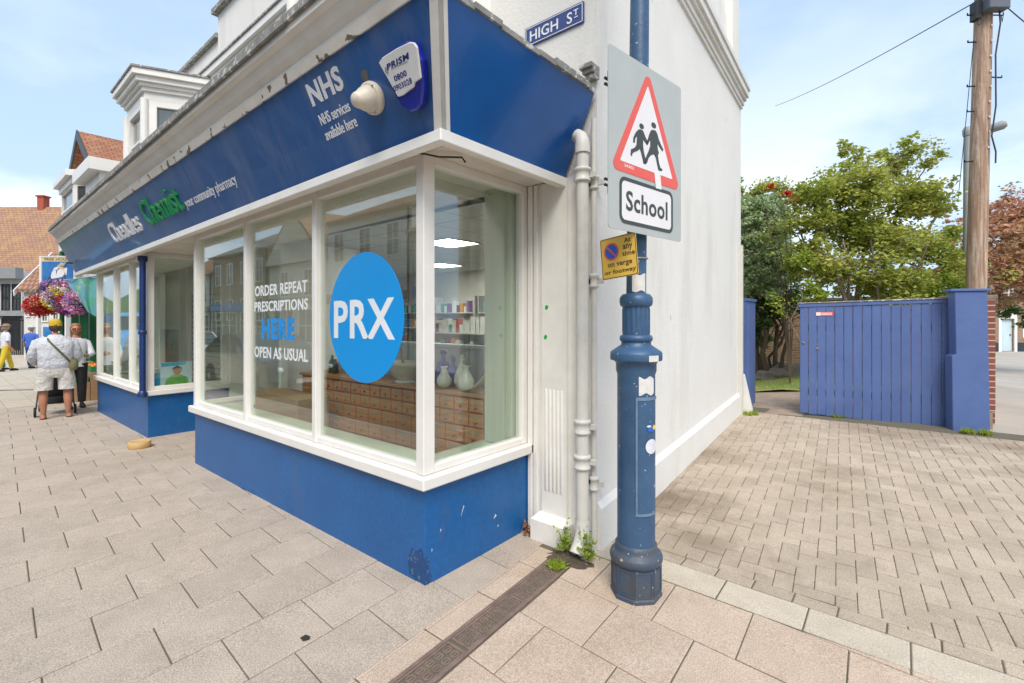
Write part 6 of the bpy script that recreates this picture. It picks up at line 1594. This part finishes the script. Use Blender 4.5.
P3 = simple(31, 18.3, 1.62, 2.6, 'person in a blue shirt and jeans walking near the railings', 'cloth_blue', 'cloth_denim', 'hair_grey', stride=.10, hat='cloth_cream')
P4 = simple(5.5, 17.2, 1.68, 1.9, 'person in yellow trousers and white top with a straw hat at the left edge', 'cloth_white', 'cloth_yellow', 'hair_grey', stride=.22, hat='hair_fair')
P5 = simple(-1.5, 17.6, 1.6, 1.7, 'person in green trousers partly hidden beside the one in yellow trousers', 'cloth_green', 'cloth_green', 'hair_brown', stride=.16)

# =====================================================================  FAR END OF THE STREET
def win(par, fr, a, b, c, d, fm='frame_white', gm='win_dark', bars=1, dep=.06):
    mb = MB(); w = .06
    mb.ring(fr, [(a,c),(b,c),(b,d),(a,d)], [(a+w,c+w),(b-w,c+w),(b-w,d-w),(a+w,d-w)], .002, dep); mb.fbox(fr,a+w,b-w,(c+d)/2-.02,(c+d)/2+.02,.004,dep*.8)
    for k in range(bars): x = a+(b-a)*(k+1)/(bars+1); mb.fbox(fr,x-.015,x+.015,c+w,(c+d)/2-.02,.004,dep*.7); mb.fbox(fr,x-.015,x+.015,(c+d)/2+.02,d-w,.004,dep*.7)
    o = mb.build('window', fm, par); mb = MB(); mb.fbox(fr,a+w*.8,b-w*.8,c+w*.8,d-w*.8,.0025,.010); mb.build('pane', gm, o); return o
def roofmesh(fr, a0, a1, z0, z1, depth, over=.3):
    """gable roof, ridge parallel to the front"""
    mb = MB(); th = .12
    mb.add([fr.p(a,b,c) for a in (a0-over,a1+over) for b,c in ((z0,over),(z1,-depth/2),(z0,-depth-over),(z0-th,-depth-over),(z1-th,-depth/2),(z0-th,over))],
           [(0,6,7,1),(1,7,8,2),(2,8,9,3),(3,9,10,4),(4,10,11,5),(5,11,6,0),(0,1,4,5),(1,2,3,4),(6,11,10,7),(7,10,9,8)]); return mb
# big building with the lichened roof
D = 34; x,y = at(-70, D); bz = zg(-60,0)-.1; B1f = Fr((x,y,bz),(RX,RY,0),(0,0,1)); wB = (112+70)/FO*D-2.0
ba = thing('roofed_inn', (x,y,bz), 'long low building with an orange lichened tile roof closing the street', 'building')
ev = zz(274, D)-bz; rg = zz(208, D+3)-bz
mb = MB(); mb.fbox(B1f, 0, wB, 0, ev, -7, 0); mb.build('wall', 'brick_old', ba)
roofmesh(B1f, 0, wB, ev, rg+.2, 7).build('roof', 'tile_lichen', ba)
u = lambda px: (px+70)/FO*D
mb = MB(); uc = (39.5-512)/FO*37.5-(-70-512)/FO*34; ct = rg+.2+.75; mb.fbox(B1f, uc, uc+.5, rg-.6, ct, -3.8, -3.3); mb.fbox(B1f, uc-.07, uc+.57, ct, ct+.12, -3.87, -3.23); mb.build('chimney', 'chimney_red', ba)
mb = MB(); mb.fbox(B1f, u(-70), u(26), ev*.55, ev*.58+.9, .01, .25); mb.build('board', 'grey_board', ba)
for i in range(6): win(ba, B1f, u(-64+i*16), u(-64+i*16+11), ev*.58+1.1, ev-.3, 'dark_timber')
for i in range(6): win(ba, B1f, u(-64+i*16), u(-64+i*16+12), .9, ev*.5, 'dark_timber', bars=2)
mb = MB(); mb.fbox(B1f, 0, wB, ev-.14, ev-.02, .05, .36); mb.build('gutter', 'dark_timber', ba)
mb = MB(); mb.fbox(B1f, u(-5), u(24), .02, ev*.50, .003, .02) if 0 else None
# dark timber shop in front of it
D2 = 30; x,y = at(-45, D2); f2 = Fr((x,y,bz),(RX,RY,0),(0,0,1)); u2 = lambda px: (px+45)/FO*D2; z2 = lambda py: zz(py, D2)-bz
ts = thing('timber_shop', (x,y,bz), 'dark blue timber fronted shop with mullioned windows below the orange roof', 'shop')
mb = MB(); mb.fbox(f2, 0, u2(22), 0, z2(272), -2.5, 0); mb.build('wall', 'white_house', ts)
mb = MB(); mb.fbox(f2, -.1, u2(22)+.1, z2(279), z2(268), .002, .5); mb.build('grey_fascia', 'grey_board', ts)
for k in range(6): 
    a = -40+k*10.5; win(ts, f2, u2(a), u2(a+8.5), z2(312), z2(284), 'dark_timber', bars=1); win(ts, f2, u2(a), u2(a+8.5), z2(350), z2(318), 'dark_timber', bars=1)
mb = MB(); mb.fbox(f2, 0, u2(22), z2(317), z2(313), .003, .12); mb.build('band', 'dark_timber', ts)
# railings
rl = thing('railings', (*at(8,27.5), bz), 'tall black iron railings and gate near the timber shop', 'railing')
D3 = 27; f3 = Fr((*at(4,D3), bz),(RX,RY,0),(0,0,1)); hh = zz(316,D3)-bz; ww = 24/FO*D3
mb = MB()
for k in range(14): mb.fbox(f3, k*ww/13-.022, k*ww/13+.022, 0, hh, 0, .04)
for z in (.25, hh-.25): mb.fbox(f3, 0, ww, z-.03, z+.03, .005, .035)
mb.build('bars', 'black_metal', rl); mb = MB(); mb.fbox(f3, -.25, ww+.1, hh+.01, hh+.3, -.2, .15); mb.build('canopy', 'pole_grey', rl)
# white gabled house with pantile roof
D4 = 24; f4 = Fr((*at(24,D4), bz+.05),(RX,RY,0),(0,0,1)); u4 = lambda px: (px-24)/FO*D4; z4 = lambda py: zz(py, D4)-bz-.05
wh = thing('white_house', (*at(24,D4), bz), 'small white rendered house with a red pantile roof and upstairs windows', 'house')
mb = MB(); mb.fbox(f4, 0, u4(66), 0, z4(291), -3.4, 0); mb.face([f4.p(0,z4(291),0),f4.p(0,z4(291),-3.4),f4.p(0,z4(262)+.55,-1.7)]); mb.build('wall', 'white_house', wh)
roofmesh(f4, 0, u4(66), z4(290), z4(262)+.62, 3.4, .22).build('roof', 'tile_pan', wh)
mb = MB(); mb.add([f4.p(-.27,b,c) for b,c in ((z4(291)-.25,.25),(z4(262)+.45,-1.7),(z4(262)+.72,-1.7),(z4(291)+.02,.28))]+[f4.p(-.22,b,c) for b,c in ((z4(291)-.25,.25),(z4(262)+.45,-1.7),(z4(262)+.72,-1.7),(z4(291)+.02,.28))], [(0,1,2,3),(4,7,6,5),(0,4,5,1),(1,5,6,2),(2,6,7,3),(3,7,4,0)]); mb.build('bargeboard', 'frame_white', wh)
for (a,b,c,d) in ((26,31,317,297),(33.5,38,317,297),(42,49,322,298),(53,60,322,298)): win(wh, f4, u4(a), u4(b), z4(c), z4(d))
mb = MB(); mb.fbox(f4, u4(38.5), u4(41), 0, z4(292), .002, .15); mb.build('corner_pilaster', 'frame_white', wh)
win(wh, f4, u4(30), u4(40), z4(352), z4(326)); mb = MB(); mb.fbox(f4, u4(44), u4(52), .05, z4(322)-.25, .003, .05); mb.build('door', 'sea_blue', wh)
# orange banners of roofs right of it
mb = MB()
# pub sign on a bracketed post
SX, SY = at(59, 12.4); sgz = zz(292, 12.4)
pb = thing('pub_sign', (*at(60,12.6), zg(*at(60,12.6))), 'painted hanging inn sign of a sailing ship on blue with cream name boards', 'sign')
f5 = Fr((*at(41.5,12.4), 0),(RX,RY,0),(0,0,1)); u5 = lambda px: (px-41.5)/FO*12.4; z5 = lambda py: zz(py, 12.4)
mb = MB(); mb.fbox(f5, 0, u5(74), z5(288), z5(257), -.04, 0); mb.build('panel', 'cream_board', pb)
mb = MB(); mb.fbox(f5, u5(42.2), u5(73.3), z5(284), z5(261.5), .001, .006); pic = mb.build('painted_sea', 'sea_blue', pb)
mb = MB(); mb.plate(f5, [(u5(a),z5(b)) for a,b in ((47,281),(51,284),(66,284),(70,279),(60,281))], .0065, .012); mb.build('ship_hull', 'brick_red', pic)
for q in (((50,280),(52,272),(57,268),(58,279)),((57,279),(59,270),(65,265),(67,277)),((53,271),(55,267),(60,265),(59,269)),((64,268),(66,264),(70,268),(69,276))):
    mb = MB(); mb.plate(f5, [(u5(a*.8+(59 if a > 59 else 54)*.2),z5(b*.85+273*.15)) for a,b in q], .0125, .016); mb.build('ship_sail', 'sign_white', pic)
mb = MB(); mb.plate(f5, [(u5(a),z5(b)) for a,b in ((58,266),(62,262.5),(67,265),(65,268),(60,269))], .0165, .02); mb.build('ship_flag', 'gold', pic)
mb = MB(); text(mb, f5, 'FREE HOUSE', u5(44.5), u5(71), z5(260.6), z5(258.0), .0005, .004, .01); mb.build('lettering', 'sign_brown', pb, fix=False)
mb = MB(); text(mb, f5, 'THE CHARTER', u5(44.5), u5(71), z5(287.4), z5(285.0), .0005, .004, .01); mb.build('lettering', 'sign_brown', pb, fix=False)
mb = MB(); e_ = u5(74); mb.ring(f5, [(-.05,z5(289)),(e_+.05,z5(289)),(e_+.05,z5(256)),(-.05,z5(256))], [(-.001,z5(288)-.001),(e_+.001,z5(288)-.001),(e_+.001,z5(257)+.001),(-.001,z5(257)+.001)], -.05, .01); mb.build('frame', 'frame_white', pb)
gx, gy = at(62, 12.55)
mb = MB(); mb.tube([(gx,gy,zg(gx,gy)),(gx,gy,z5(250))], .05, 10); mb.build('post', 'green_paint', pb)
# hanging baskets
def basket(px, py, d, r, petals, label):
    x, y = at(px, d); z = zz(py, d); t = thing('hanging_basket', (x,y,z-r), label, 'flower basket', 'hanging baskets by the inn sign')
    mb = MB(); mb.lathe([(.02,-r*.75),(r*.45,-r*.55),(r*.62,-r*.2),(r*.66,-r*.05)], (x,y,z), 14); mb.build('basket', 'bark', t)
    mb = MB(); leafy(mb, (x,y,z-r*.35), (r*.5,r*.5,r*.45), 260, .06); mb.build('foliage', 'leaf_dark', t, fix=False)
    for i, (pm, fx) in enumerate(petals):
        mb = MB()
        for _ in range(int(900*fx)):
            dd = Vector((random.gauss(0,1),random.gauss(0,1),random.gauss(0,1))).normalized(); a = atan2(dd.y, dd.x)
            if len(petals) > 1 and int((a+pi)/(2*pi)*len(petals)*2+dd.z*1.5) % len(petals) != i: continue
            leaf(mb, Vector((x,y,z))+dd*r*random.uniform(.72,1.05), .055)
        mb.build('blooms', pm, t, fix=False)
    mb = MB()
    for k in range(3): a = k*2.1; mb.tube([(x+r*.6*cos(a),y+r*.6*sin(a),z-r*.1),(x,y,z+r*1.5)], .006, 4)
    mb.build('chains', 'black_metal', t)
basket(37.5, 306, 11.6, .27, [('petal_red',1.2)], 'hanging basket of scarlet flowers, leftmost below the inn sign')
basket(48, 305, 11.9, .26, [('petal_red',1),('petal_yellow',1),('petal_crimson',.8)], 'hanging basket of mixed red and yellow flowers beside the scarlet one')
basket(58, 298, 11.3, .30, [('petal_yellow',1.2),('petal_white',1.2),('petal_mauve',1.2)], 'hanging basket of yellow, white and mauve flowers in the middle')
basket(69, 305, 11.2, .28, [('petal_crimson',1.2),('petal_purple',.8),('petal_red',1)], 'hanging basket of deep crimson and purple flowers left of the pink one')
basket(79, 302, 10.8, .29, [('petal_pink',1.3),('petal_mauve',1.1)], 'round hanging basket of pale pink petunias nearest the chemist')
basket(50, 289, 12.1, .22, [('petal_mauve',1.4),('petal_purple',.6)], 'small mauve flower basket directly under the left half of the inn sign')
basket(64, 289, 12.1, .24, [('petal_pink',1),('petal_mauve',1.2)], 'small pink and mauve basket directly under the right half of the inn sign')
# multicoloured banner hanging between
bn = thing('fabric_banner', (*at(85,10.4), zz(315,10.4)), 'green and blue patterned fabric banner hanging past the end of the fascia', 'banner')
n = 12; vs = []; crn = [(66,281),(98,276),(98,318),(88,312)]
for i in range(n+1):
    for j in range(n+1):
        s_, t_ = i/n, j/n
        px = (crn[0][0]*(1-s_)+crn[1][0]*s_)*(1-t_)+(crn[3][0]*(1-s_)+crn[2][0]*s_)*t_; py = (crn[0][1]*(1-s_)+crn[1][1]*s_)*(1-t_)+(crn[3][1]*(1-s_)+crn[2][1]*s_)*t_
        dd = 10.6+.05*sin(s_*9+t_*4); vs.append(T(px, py, dd))
vs2 = [(v[0]-.004, v[1]+.004, v[2]) for v in vs]; Nn = (n+1)**2
fs = [(i*(n+1)+j, i*(n+1)+j+1, (i+1)*(n+1)+j+1, (i+1)*(n+1)+j) for i in range(n) for j in range(n)]
mb = MB(); mb.add(vs, fs, True); mb.add(vs2, [f[::-1] for f in fs], True); mb.build('cloth', 'banner', bn, fix=False)
mb = MB(); mb.tube([T(65,280.5,10.6), T(99,275.5,10.6)], .012, 6); mb.build('rod', 'pole_grey', bn)

# next-door building with gable, white bay, green shopfront
NX0, NX1, NY = -18.1, -14.4, 2.25; nb_ = thing('gabled_shop', (-16.2,NY,-.2), 'neighbouring gabled white building with red tiled roof, upper bay and green shopfront', 'shop')
apx, apz, evz = -16.3, zz(137, 12.3), 4.95
mb = MB(); mb.box(NX0, -12.85, NY+.45, 9, -.4, 4.6); mb.add([(NX0,NY+.30,-.4),(NX1,NY+.30,-.4),(NX1,NY+.30,evz),(apx,NY+.30,apz-.1),(NX0,NY+.30,evz)]+[(NX0,9,-.4),(NX1,9,-.4),(NX1,9,evz),(apx,9,apz-.1),(NX0,9,evz)], [(0,1,2,3,4),(9,8,7,6,5),(0,5,6,1),(1,6,7,2),(2,7,8,3),(3,8,9,4),(4,9,5,0)]); mb.build('wall', 'cream_render', nb_)
mb = MB()
for (xa, xb) in ((NX1+.25, apx), (apx, NX0-.25)):
    za = evz-.2; P = [(xa,NY,za),(apx,NY,apz),(apx,9.1,apz),(xa,9.1,za)] if xa > apx else [(apx,NY,apz),(xb,NY,za),(xb,9.1,za),(apx,9.1,apz)]
    mb.add(P+[(p[0],p[1],p[2]+.12) for p in P], [(0,3,2,1),(4,5,6,7),(0,1,5,4),(1,2,6,5),(2,3,7,6),(3,0,4,7)])
mb.build('roof', 'tile_red', nb_)
mb = MB()
for s_, xe in ((1,NX1+.28),(-1,NX0-.28)):
    P = [(xe,NY-.03,evz-.28),(apx,NY-.03,apz-.10),(apx,NY-.03,apz+.14),(xe,NY-.03,evz-.04)]; mb.add(P+[(p[0],p[1]+.028,p[2]) for p in P], [(0,1,2,3),(4,7,6,5),(0,4,5,1),(1,5,6,2),(2,6,7,3),(3,7,4,0)])
mb.build('bargeboard', 'dark_timber', nb_)
f6 = Fr((NX0,NY+.30,0),(1,0,0),(0,0,1))
mb = MB(); mb.prism([(-17.2,NY-.25),(-15.4,NY-.25),(-15.0,NY+.299),(-17.6,NY+.299)], 3.35, 3.9); mb.prism([(-17.2,NY-.25),(-15.4,NY-.25),(-15.0,NY+.299),(-17.6,NY+.299)], 4.85, 5.0); mb.prism([(-17.3,NY-.35),(-15.3,NY-.35),(-14.9,NY+.299),(-17.7,NY+.299)], 5.0, 5.14)
ob_ = mb.build('upper_bay', 'frame_white', nb_)
fb1 = Fr((-17.15,NY-.20,3.9),(1,0,0),(0,0,1)); fb2 = Fr((-15.4,NY-.2,3.9),(.4,.5,0),(0,0,1))
for fr, L in ((fb1,1.7),(fb2,.6)):
    mb = MB(); mb.ring(fr,[(0,0),(L,0),(L,.95),(0,.95)],[(.08,.06),(L-.08,.06),(L-.08,.89),(.08,.89)],-.06,0); mb.fbox(fr,.08,L-.08,.44,.48,-.05,-.01); q = mb.build('window','frame_white',nb_); mb = MB(); mb.fbox(fr,.05,L-.05,.03,.92,-.05,-.045); mb.build('pane','win_dark',q)
win(nb_, f6, .6, 1.1, 5.35, 5.9)
mb = MB(); mb.prism([(-14.6,NY-.1),(-13.1,NY-.1),(-13.0,NY+.449),(-14.7,NY+.449)], 3.3, 4.7); mb.prism([(-14.8,NY-.3),(-12.95,NY-.3),(-12.9,NY+.449),(-14.9,NY+.449)], 4.7, 4.95); mb.build('side_bay', 'frame_white', nb_)
mb = MB(); mb.box(NX0,-12.9,NY+.15,NY+.44,2.45,3.0); mb.build('shop_fascia', 'frame_white', nb_)
for x in (-18.0,-16.8,-15.5,-14.2,-13.1): mb = MB(); mb.box(x-.09,x+.09,NY+.10,NY+.29 if x < NX1 else NY+.44,-.3,2.449); mb.build('green_pilaster', 'green_paint', nb_)
for a, b in ((-17.9,-16.9),(-16.7,-15.6),(-15.4,-14.5)): mb = MB(); mb.box(a,b,NY+.24,NY+.29,.5,2.4); mb.build('shop_window', 'win_dark', nb_)
mb = MB(); mb.box(-14.1,-13.2,NY+.40,NY+.445,.4,2.4); mb.build('shop_window', 'win_dark', nb_)
# produce stall of stacked crates
st_ = thing('market_stand', (-15.3,2.0,-.2), 'low wooden stand holding crates outside the green fronted shop', 'stand')
gq = zg(-14,1.9)
mb = MB()
for i in range(3): mb.box(-14.9,-13.5,1.55+.26*i,1.80+.26*i,gq+.012,gq+.22+.2*i)
mb.build('steps', 'ply', st_)
for i in range(3):
    for j in range(3):
        x = -14.7+j*.48; y = 1.67+.26*i; z = gq+.221+.2*i; fm = (('tomato','orange_fruit','lettuce'),('orange_fruit','lettuce','tomato'),('lettuce','tomato','orange_fruit'))[i][j]
        fn = {'tomato':'red tomatoes','orange_fruit':'oranges','lettuce':'green lettuces'}[fm]
        t = thing('fruit_crate', (x,y,z), 'green crate of %s on the %s step of the stand, %s' % (fn, ('bottom','middle','top')[i], ('left','centre','right')[j]), 'crate', 'crates of produce on the stand')
        mb = MB(); fr = Fr((x,y,z),(1,0,0),(0,1,0)); mb.fbox(fr,-.21,.21,-.11,.11,0,.01); mb.ring(fr,[(-.21,-.11),(.21,-.11),(.21,.11),(-.21,.11)],[(-.195,-.095),(.195,-.095),(.195,.095),(-.195,.095)],.01,.12); mb.build('crate', 'crate_green', t)
        mb = MB()
        for _ in range(26): mb.ball((x+random.uniform(-.17,.17),y+random.uniform(-.08,.08),z+.10+random.uniform(0,.04)), .035, 7, 5)
        mb.build('produce', fm, t, fix=False)
# paving channel across the far footway
mb = MB(); pts = [( (px-512)/FO, 12.3) for px in (-40, 95)]
a_, b_ = at(-30,12.0), at(90,12.2); fr = Fr((a_[0],a_[1],0),(b_[0]-a_[0],b_[1]-a_[1],0),(0,0,1)); L = hypot(b_[0]-a_[0],b_[1]-a_[1])
vs = []; 
for i in range(13):
    p = Vector(a_).lerp(Vector(b_), i/12)
    for o2 in (-.05,.05): q = (p.x-RY*o2, p.y+RX*o2); vs.append((q[0],q[1],zg(q[0],q[1])+.0175))
mb.add(vs, [(2*i,2*i+2,2*i+3,2*i+1) for i in range(12)]); mb.build('drain_line', 'iron_hole', kind='structure')

# =====================================================================  OPPOSITE SIDE (seen in the window glass)
def terrace(x0, x1, y, eh, rh, wm, rm, label, wx, shopm, gable=False, dorm=None):
    t = thing('terrace_house', ((x0+x1)/2,y,0), label, 'house'); g = zg(x0,0)-.1
    fr = Fr((x1,y,g),(-1,0,0),(0,0,1)); w = x1-x0
    mb = MB(); mb.fbox(fr,0,w,0,eh,-9,0); mb.build('wall', wm, t)
    if gable:
        mb = MB(); mb.add([fr.p(a,b,c) for c in (.25,-9.2) for a,b in ((-.25,eh-.2),(w/2,eh+rh),(w+.25,eh-.2))], [(0,2,1),(3,4,5),(0,1,4,3),(1,2,5,4),(0,3,5,2)]); mb.build('roof', rm, t)
        mb = MB(); mb.add([fr.p(a,b,c) for c in (.26,.27) for a,b in ((0,eh-.2),(w/2,eh+rh-.25),(w,eh-.2))], [(0,2,1),(3,4,5),(0,1,4,3),(1,2,5,4),(0,3,5,2)]); mb.build('gable_wall', wm, t)
    else: roofmesh(fr, 0, w, eh, eh+rh, 9, .25).build('roof', rm, t)
    for a in wx:
        win(t, fr, a, a+1.0, eh-2.1, eh-.6); 
        if eh > 6.5: win(t, fr, a, a+1.0, eh-4.6, eh-3.1)
    mb = MB(); mb.fbox(fr,.2,w-.2,2.7,3.2,.002,.25); mb.build('shop_fascia', shopm, t)
    for a in (.5, w/2+.2):
        win(t, fr, a, a+w/2-.9, .7, 2.6, 'frame_white', bars=2)
    if dorm:
        a = dorm; mb = MB(); mb.fbox(fr,a,a+1.5,eh+.1,eh+1.7,-3,-.6); mb.fbox(fr,a-.15,a+1.65,eh+1.701,eh+1.85,-3.1,-.45); d_ = mb.build('dormer','frame_white',t)
        win(t, Fr(fr.p(0,0,-.6),fr.u,(0,0,1)), a+.3, a+1.2, eh+.3, eh+1.5)
    mb = MB(); mb.tube([fr.p(.15,0,.08),fr.p(.15,eh,.08)], .05, 8); mb.build('downpipe','black_metal',t)
    return t
terrace(-16.5, -9.6, -9.2, 5.6, 2.9, 'cream_render', 'tile_lichen', 'cream rendered house with orange tiled roof and dormer on the opposite side', (1.0,3.2,5.4), 'sea_blue', dorm=3.0)
terrace(-23.6, -16.6, -9.2, 6.9, 2.2, 'white_house', 'tile_red', 'tall white rendered house across the street', (.8,3.0,5.3), 'dark_timber')
terrace(-30.5, -23.7, -9.2, 5.4, 3.0, 'cream_render', 'tile_lichen', 'gable fronted cream house across the street', (1.4,4.2), 'green_paint', gable=True)
terrace(-40.0, -30.6, -9.2, 6.6, 2.4, 'brick_far', 'slate', 'brown brick house with slate roof across the street', (.8,3.2,5.6,7.8), 'sea_blue')
terrace(-52.0, -40.2, -9.2, 5.6, 2.8, 'white_house', 'tile_red', 'low long white house far down the opposite side', (1,3.5,6,9), 'grey_board')
terrace(-9.5, -2.0, -9.2, 6.4, 2.6, 'white_house', 'slate', 'white house with slate roof facing the chemist across the road', (1,3.4,5.6), 'green_paint')
terrace(-1.9, 6.0, -9.2, 5.6, 2.6, 'brick_far', 'tile_red', 'brick house across the road behind the viewer', (1,3.4,5.6), 'dark_timber')
# vehicles
def vehicle(x, y, L, Wd, prof, glassz, m, label, cat, yaw=pi, wr=.33, wx=None):
    g = zg(x, 0)-.112; t = thing('parked_'+cat, (x,y,g), label, cat); Rm = Matrix.Rotation(yaw,3,'Z'); Wp = lambda p: Vector((x,y,g))+Rm@Vector(p)
    n = len(prof); vs = []
    secs = ((-1,.90),(-.97,1.0),(-.6,1.0),(.6,1.0),(.97,1.0),(1,.90))
    for s_, f_ in secs:
        for (a, z) in prof:
            tum = 1-.16*max(0, (z-glassz))/.5 if z > glassz else 1.0
            cz = (z-.5)*f_+.5
            vs.append(Wp((a*(.985 if f_ < 1 else 1), s_*Wd/2*tum, cz)))
    fs = [tuple(range(n-1,-1,-1)), tuple(range(5*n,6*n))]+[(k*n+i,k*n+(i+1)%n,(k+1)*n+(i+1)%n,(k+1)*n+i) for k in range(5) for i in range(n)]
    mb = MB(); mb.add(vs, fs, False); body = mb.build('body', m, t)
    for sx in (wx or (-.31,.31)):
        for sy in (-1,1):
            c = Wp((sx*L, sy*(Wd/2-.08), wr)); axm = Rm @ Matrix.Rotation(pi/2,3,'X')
            mb = MB(); mb.lathe([(wr*.65,-.11),(wr,-.10),(wr,.10),(wr*.65,.11)], c, 24, axis=axm); w_ = mb.build('wheel','tyre',t)
            mb = MB(); mb.lathe([(.04,-.115),(wr*.62,-.10),(wr*.62,.10),(.04,.115)], c, 16, axis=axm); mb.build('rim','rim',w_)
    for sy in (-1,1):
        mb = MB(); mb.ball(Wp((L/2-.12, sy*(Wd/2-.28), .68)), .13, 12, 8, (1,1,.6)); mb.build('headlight','head_lens',t)
    mb = MB(); fr = Fr(Wp((L/2+.012,0,.42)), Rm@Vector((0,1,0)), (0,0,1)); mb.fbox(fr,-.5,.5,.08,.26,-.05,.004); mb.build('grille','tyre',t); mb = MB(); mb.fbox(fr,-.26,.26,-.06,.05,-.02,.012); mb.build('number_plate','plate_white',t)
    return t, Wp
carp = [(-2.2,.30),(-2.25,.62),(-2.15,.92),(-1.95,1.0),(-1.2,1.42),(-.6,1.48),(.15,1.46),(.95,1.02),(1.9,.90),(2.2,.72),(2.25,.45),(2.18,.28)]
def car(x, y, m, label, yaw=0.0):
    t, Wp = vehicle(x, y, 4.45, 1.78, carp, 1.0, m, label, 'car', yaw)
    for sy in (-1,1):
        mb = MB(); P = [(-1.72,1.05),(-1.15,1.36),(-.58,1.42),(-.30,1.42),(-.30,1.04)]; Q = [(-.24,1.04),(-.24,1.42),(.12,1.40),(.72,1.04)]
        for k, pl in enumerate((P, Q)):
            mb = MB(); vv = [Wp((a, sy*(.895*(1-.16*(z-1.0)/.5)+.001), z)) for a, z in pl]+[Wp((a, sy*(.895*(1-.16*(z-1.0)/.5)+.008), z)) for a, z in pl]; n = len(pl)
            mb.add(vv, [tuple(range(n)), tuple(range(2*n-1,n-1,-1))]+[(i,(i+1)%n,n+(i+1)%n,n+i) for i in range(n)]); mb.build('side_window','car_glass',t)
    mb = MB()
    vv = [Wp(p) for p in ((.93,-.76,1.05),(.93,.76,1.05),(.19,.66,1.46),(.19,-.66,1.46))]; vv += [v+Vector((0,0,.012)) for v in vv]; mb.add(vv, [(0,1,2,3),(7,6,5,4),(0,4,5,1),(1,5,6,2),(2,6,7,3),(3,7,4,0)]); mb.build('windscreen','car_glass',t)
    return t
car(-13.3, -1.75, 'car_black', 'black hatchback parked at the kerb across from the farther bay')
car(-19.6, -1.75, 'car_white', 'white car parked along the kerb behind the black hatchback')
vanp = [(-2.6,.32),(-2.65,1.0),(-2.6,2.0),(-2.45,2.25),(1.2,2.3),(1.75,1.55),(2.45,1.22),(2.6,.85),(2.6,.32)]
t, Wp = vehicle(-27.5, -1.8, 5.2, 1.95, vanp, 1.5, 'van_blue', 'bright blue panel van parked farther along the kerb', 'van', 0.0)
mb = MB(); vv = [Wp(p) for p in ((1.74,-.82,1.57),(1.74,.82,1.57),(1.24,.74,2.2),(1.24,-.74,2.2))]; vv += [v+Vector((.02,0,.012)) for v in vv]; mb.add(vv, [(0,1,2,3),(7,6,5,4),(0,4,5,1),(1,5,6,2),(2,6,7,3),(3,7,4,0)]); mb.build('windscreen','car_glass',t)
# wooded hill far beyond
mb = MB(); vs = []; nn = 40
for i in range(nn+1):
    a = radians(150+i*75/nn); 
    for j, (r, h) in enumerate(((150,-2),(170,8),(200,17),(240,22),(300,-2))):
        vs.append((r*cos(a), r*sin(a), h*(.75+.25*sin(i*.7+j)+.1*sin(i*2.3))*min(1, i/6, (nn-i)/6)+(-2)))
mb.add(vs, [(i*5+j,(i+1)*5+j,(i+1)*5+j+1,i*5+j+1) for i in range(nn) for j in range(4)], True); mb.build('hill', 'leaf_far', kind='structure')
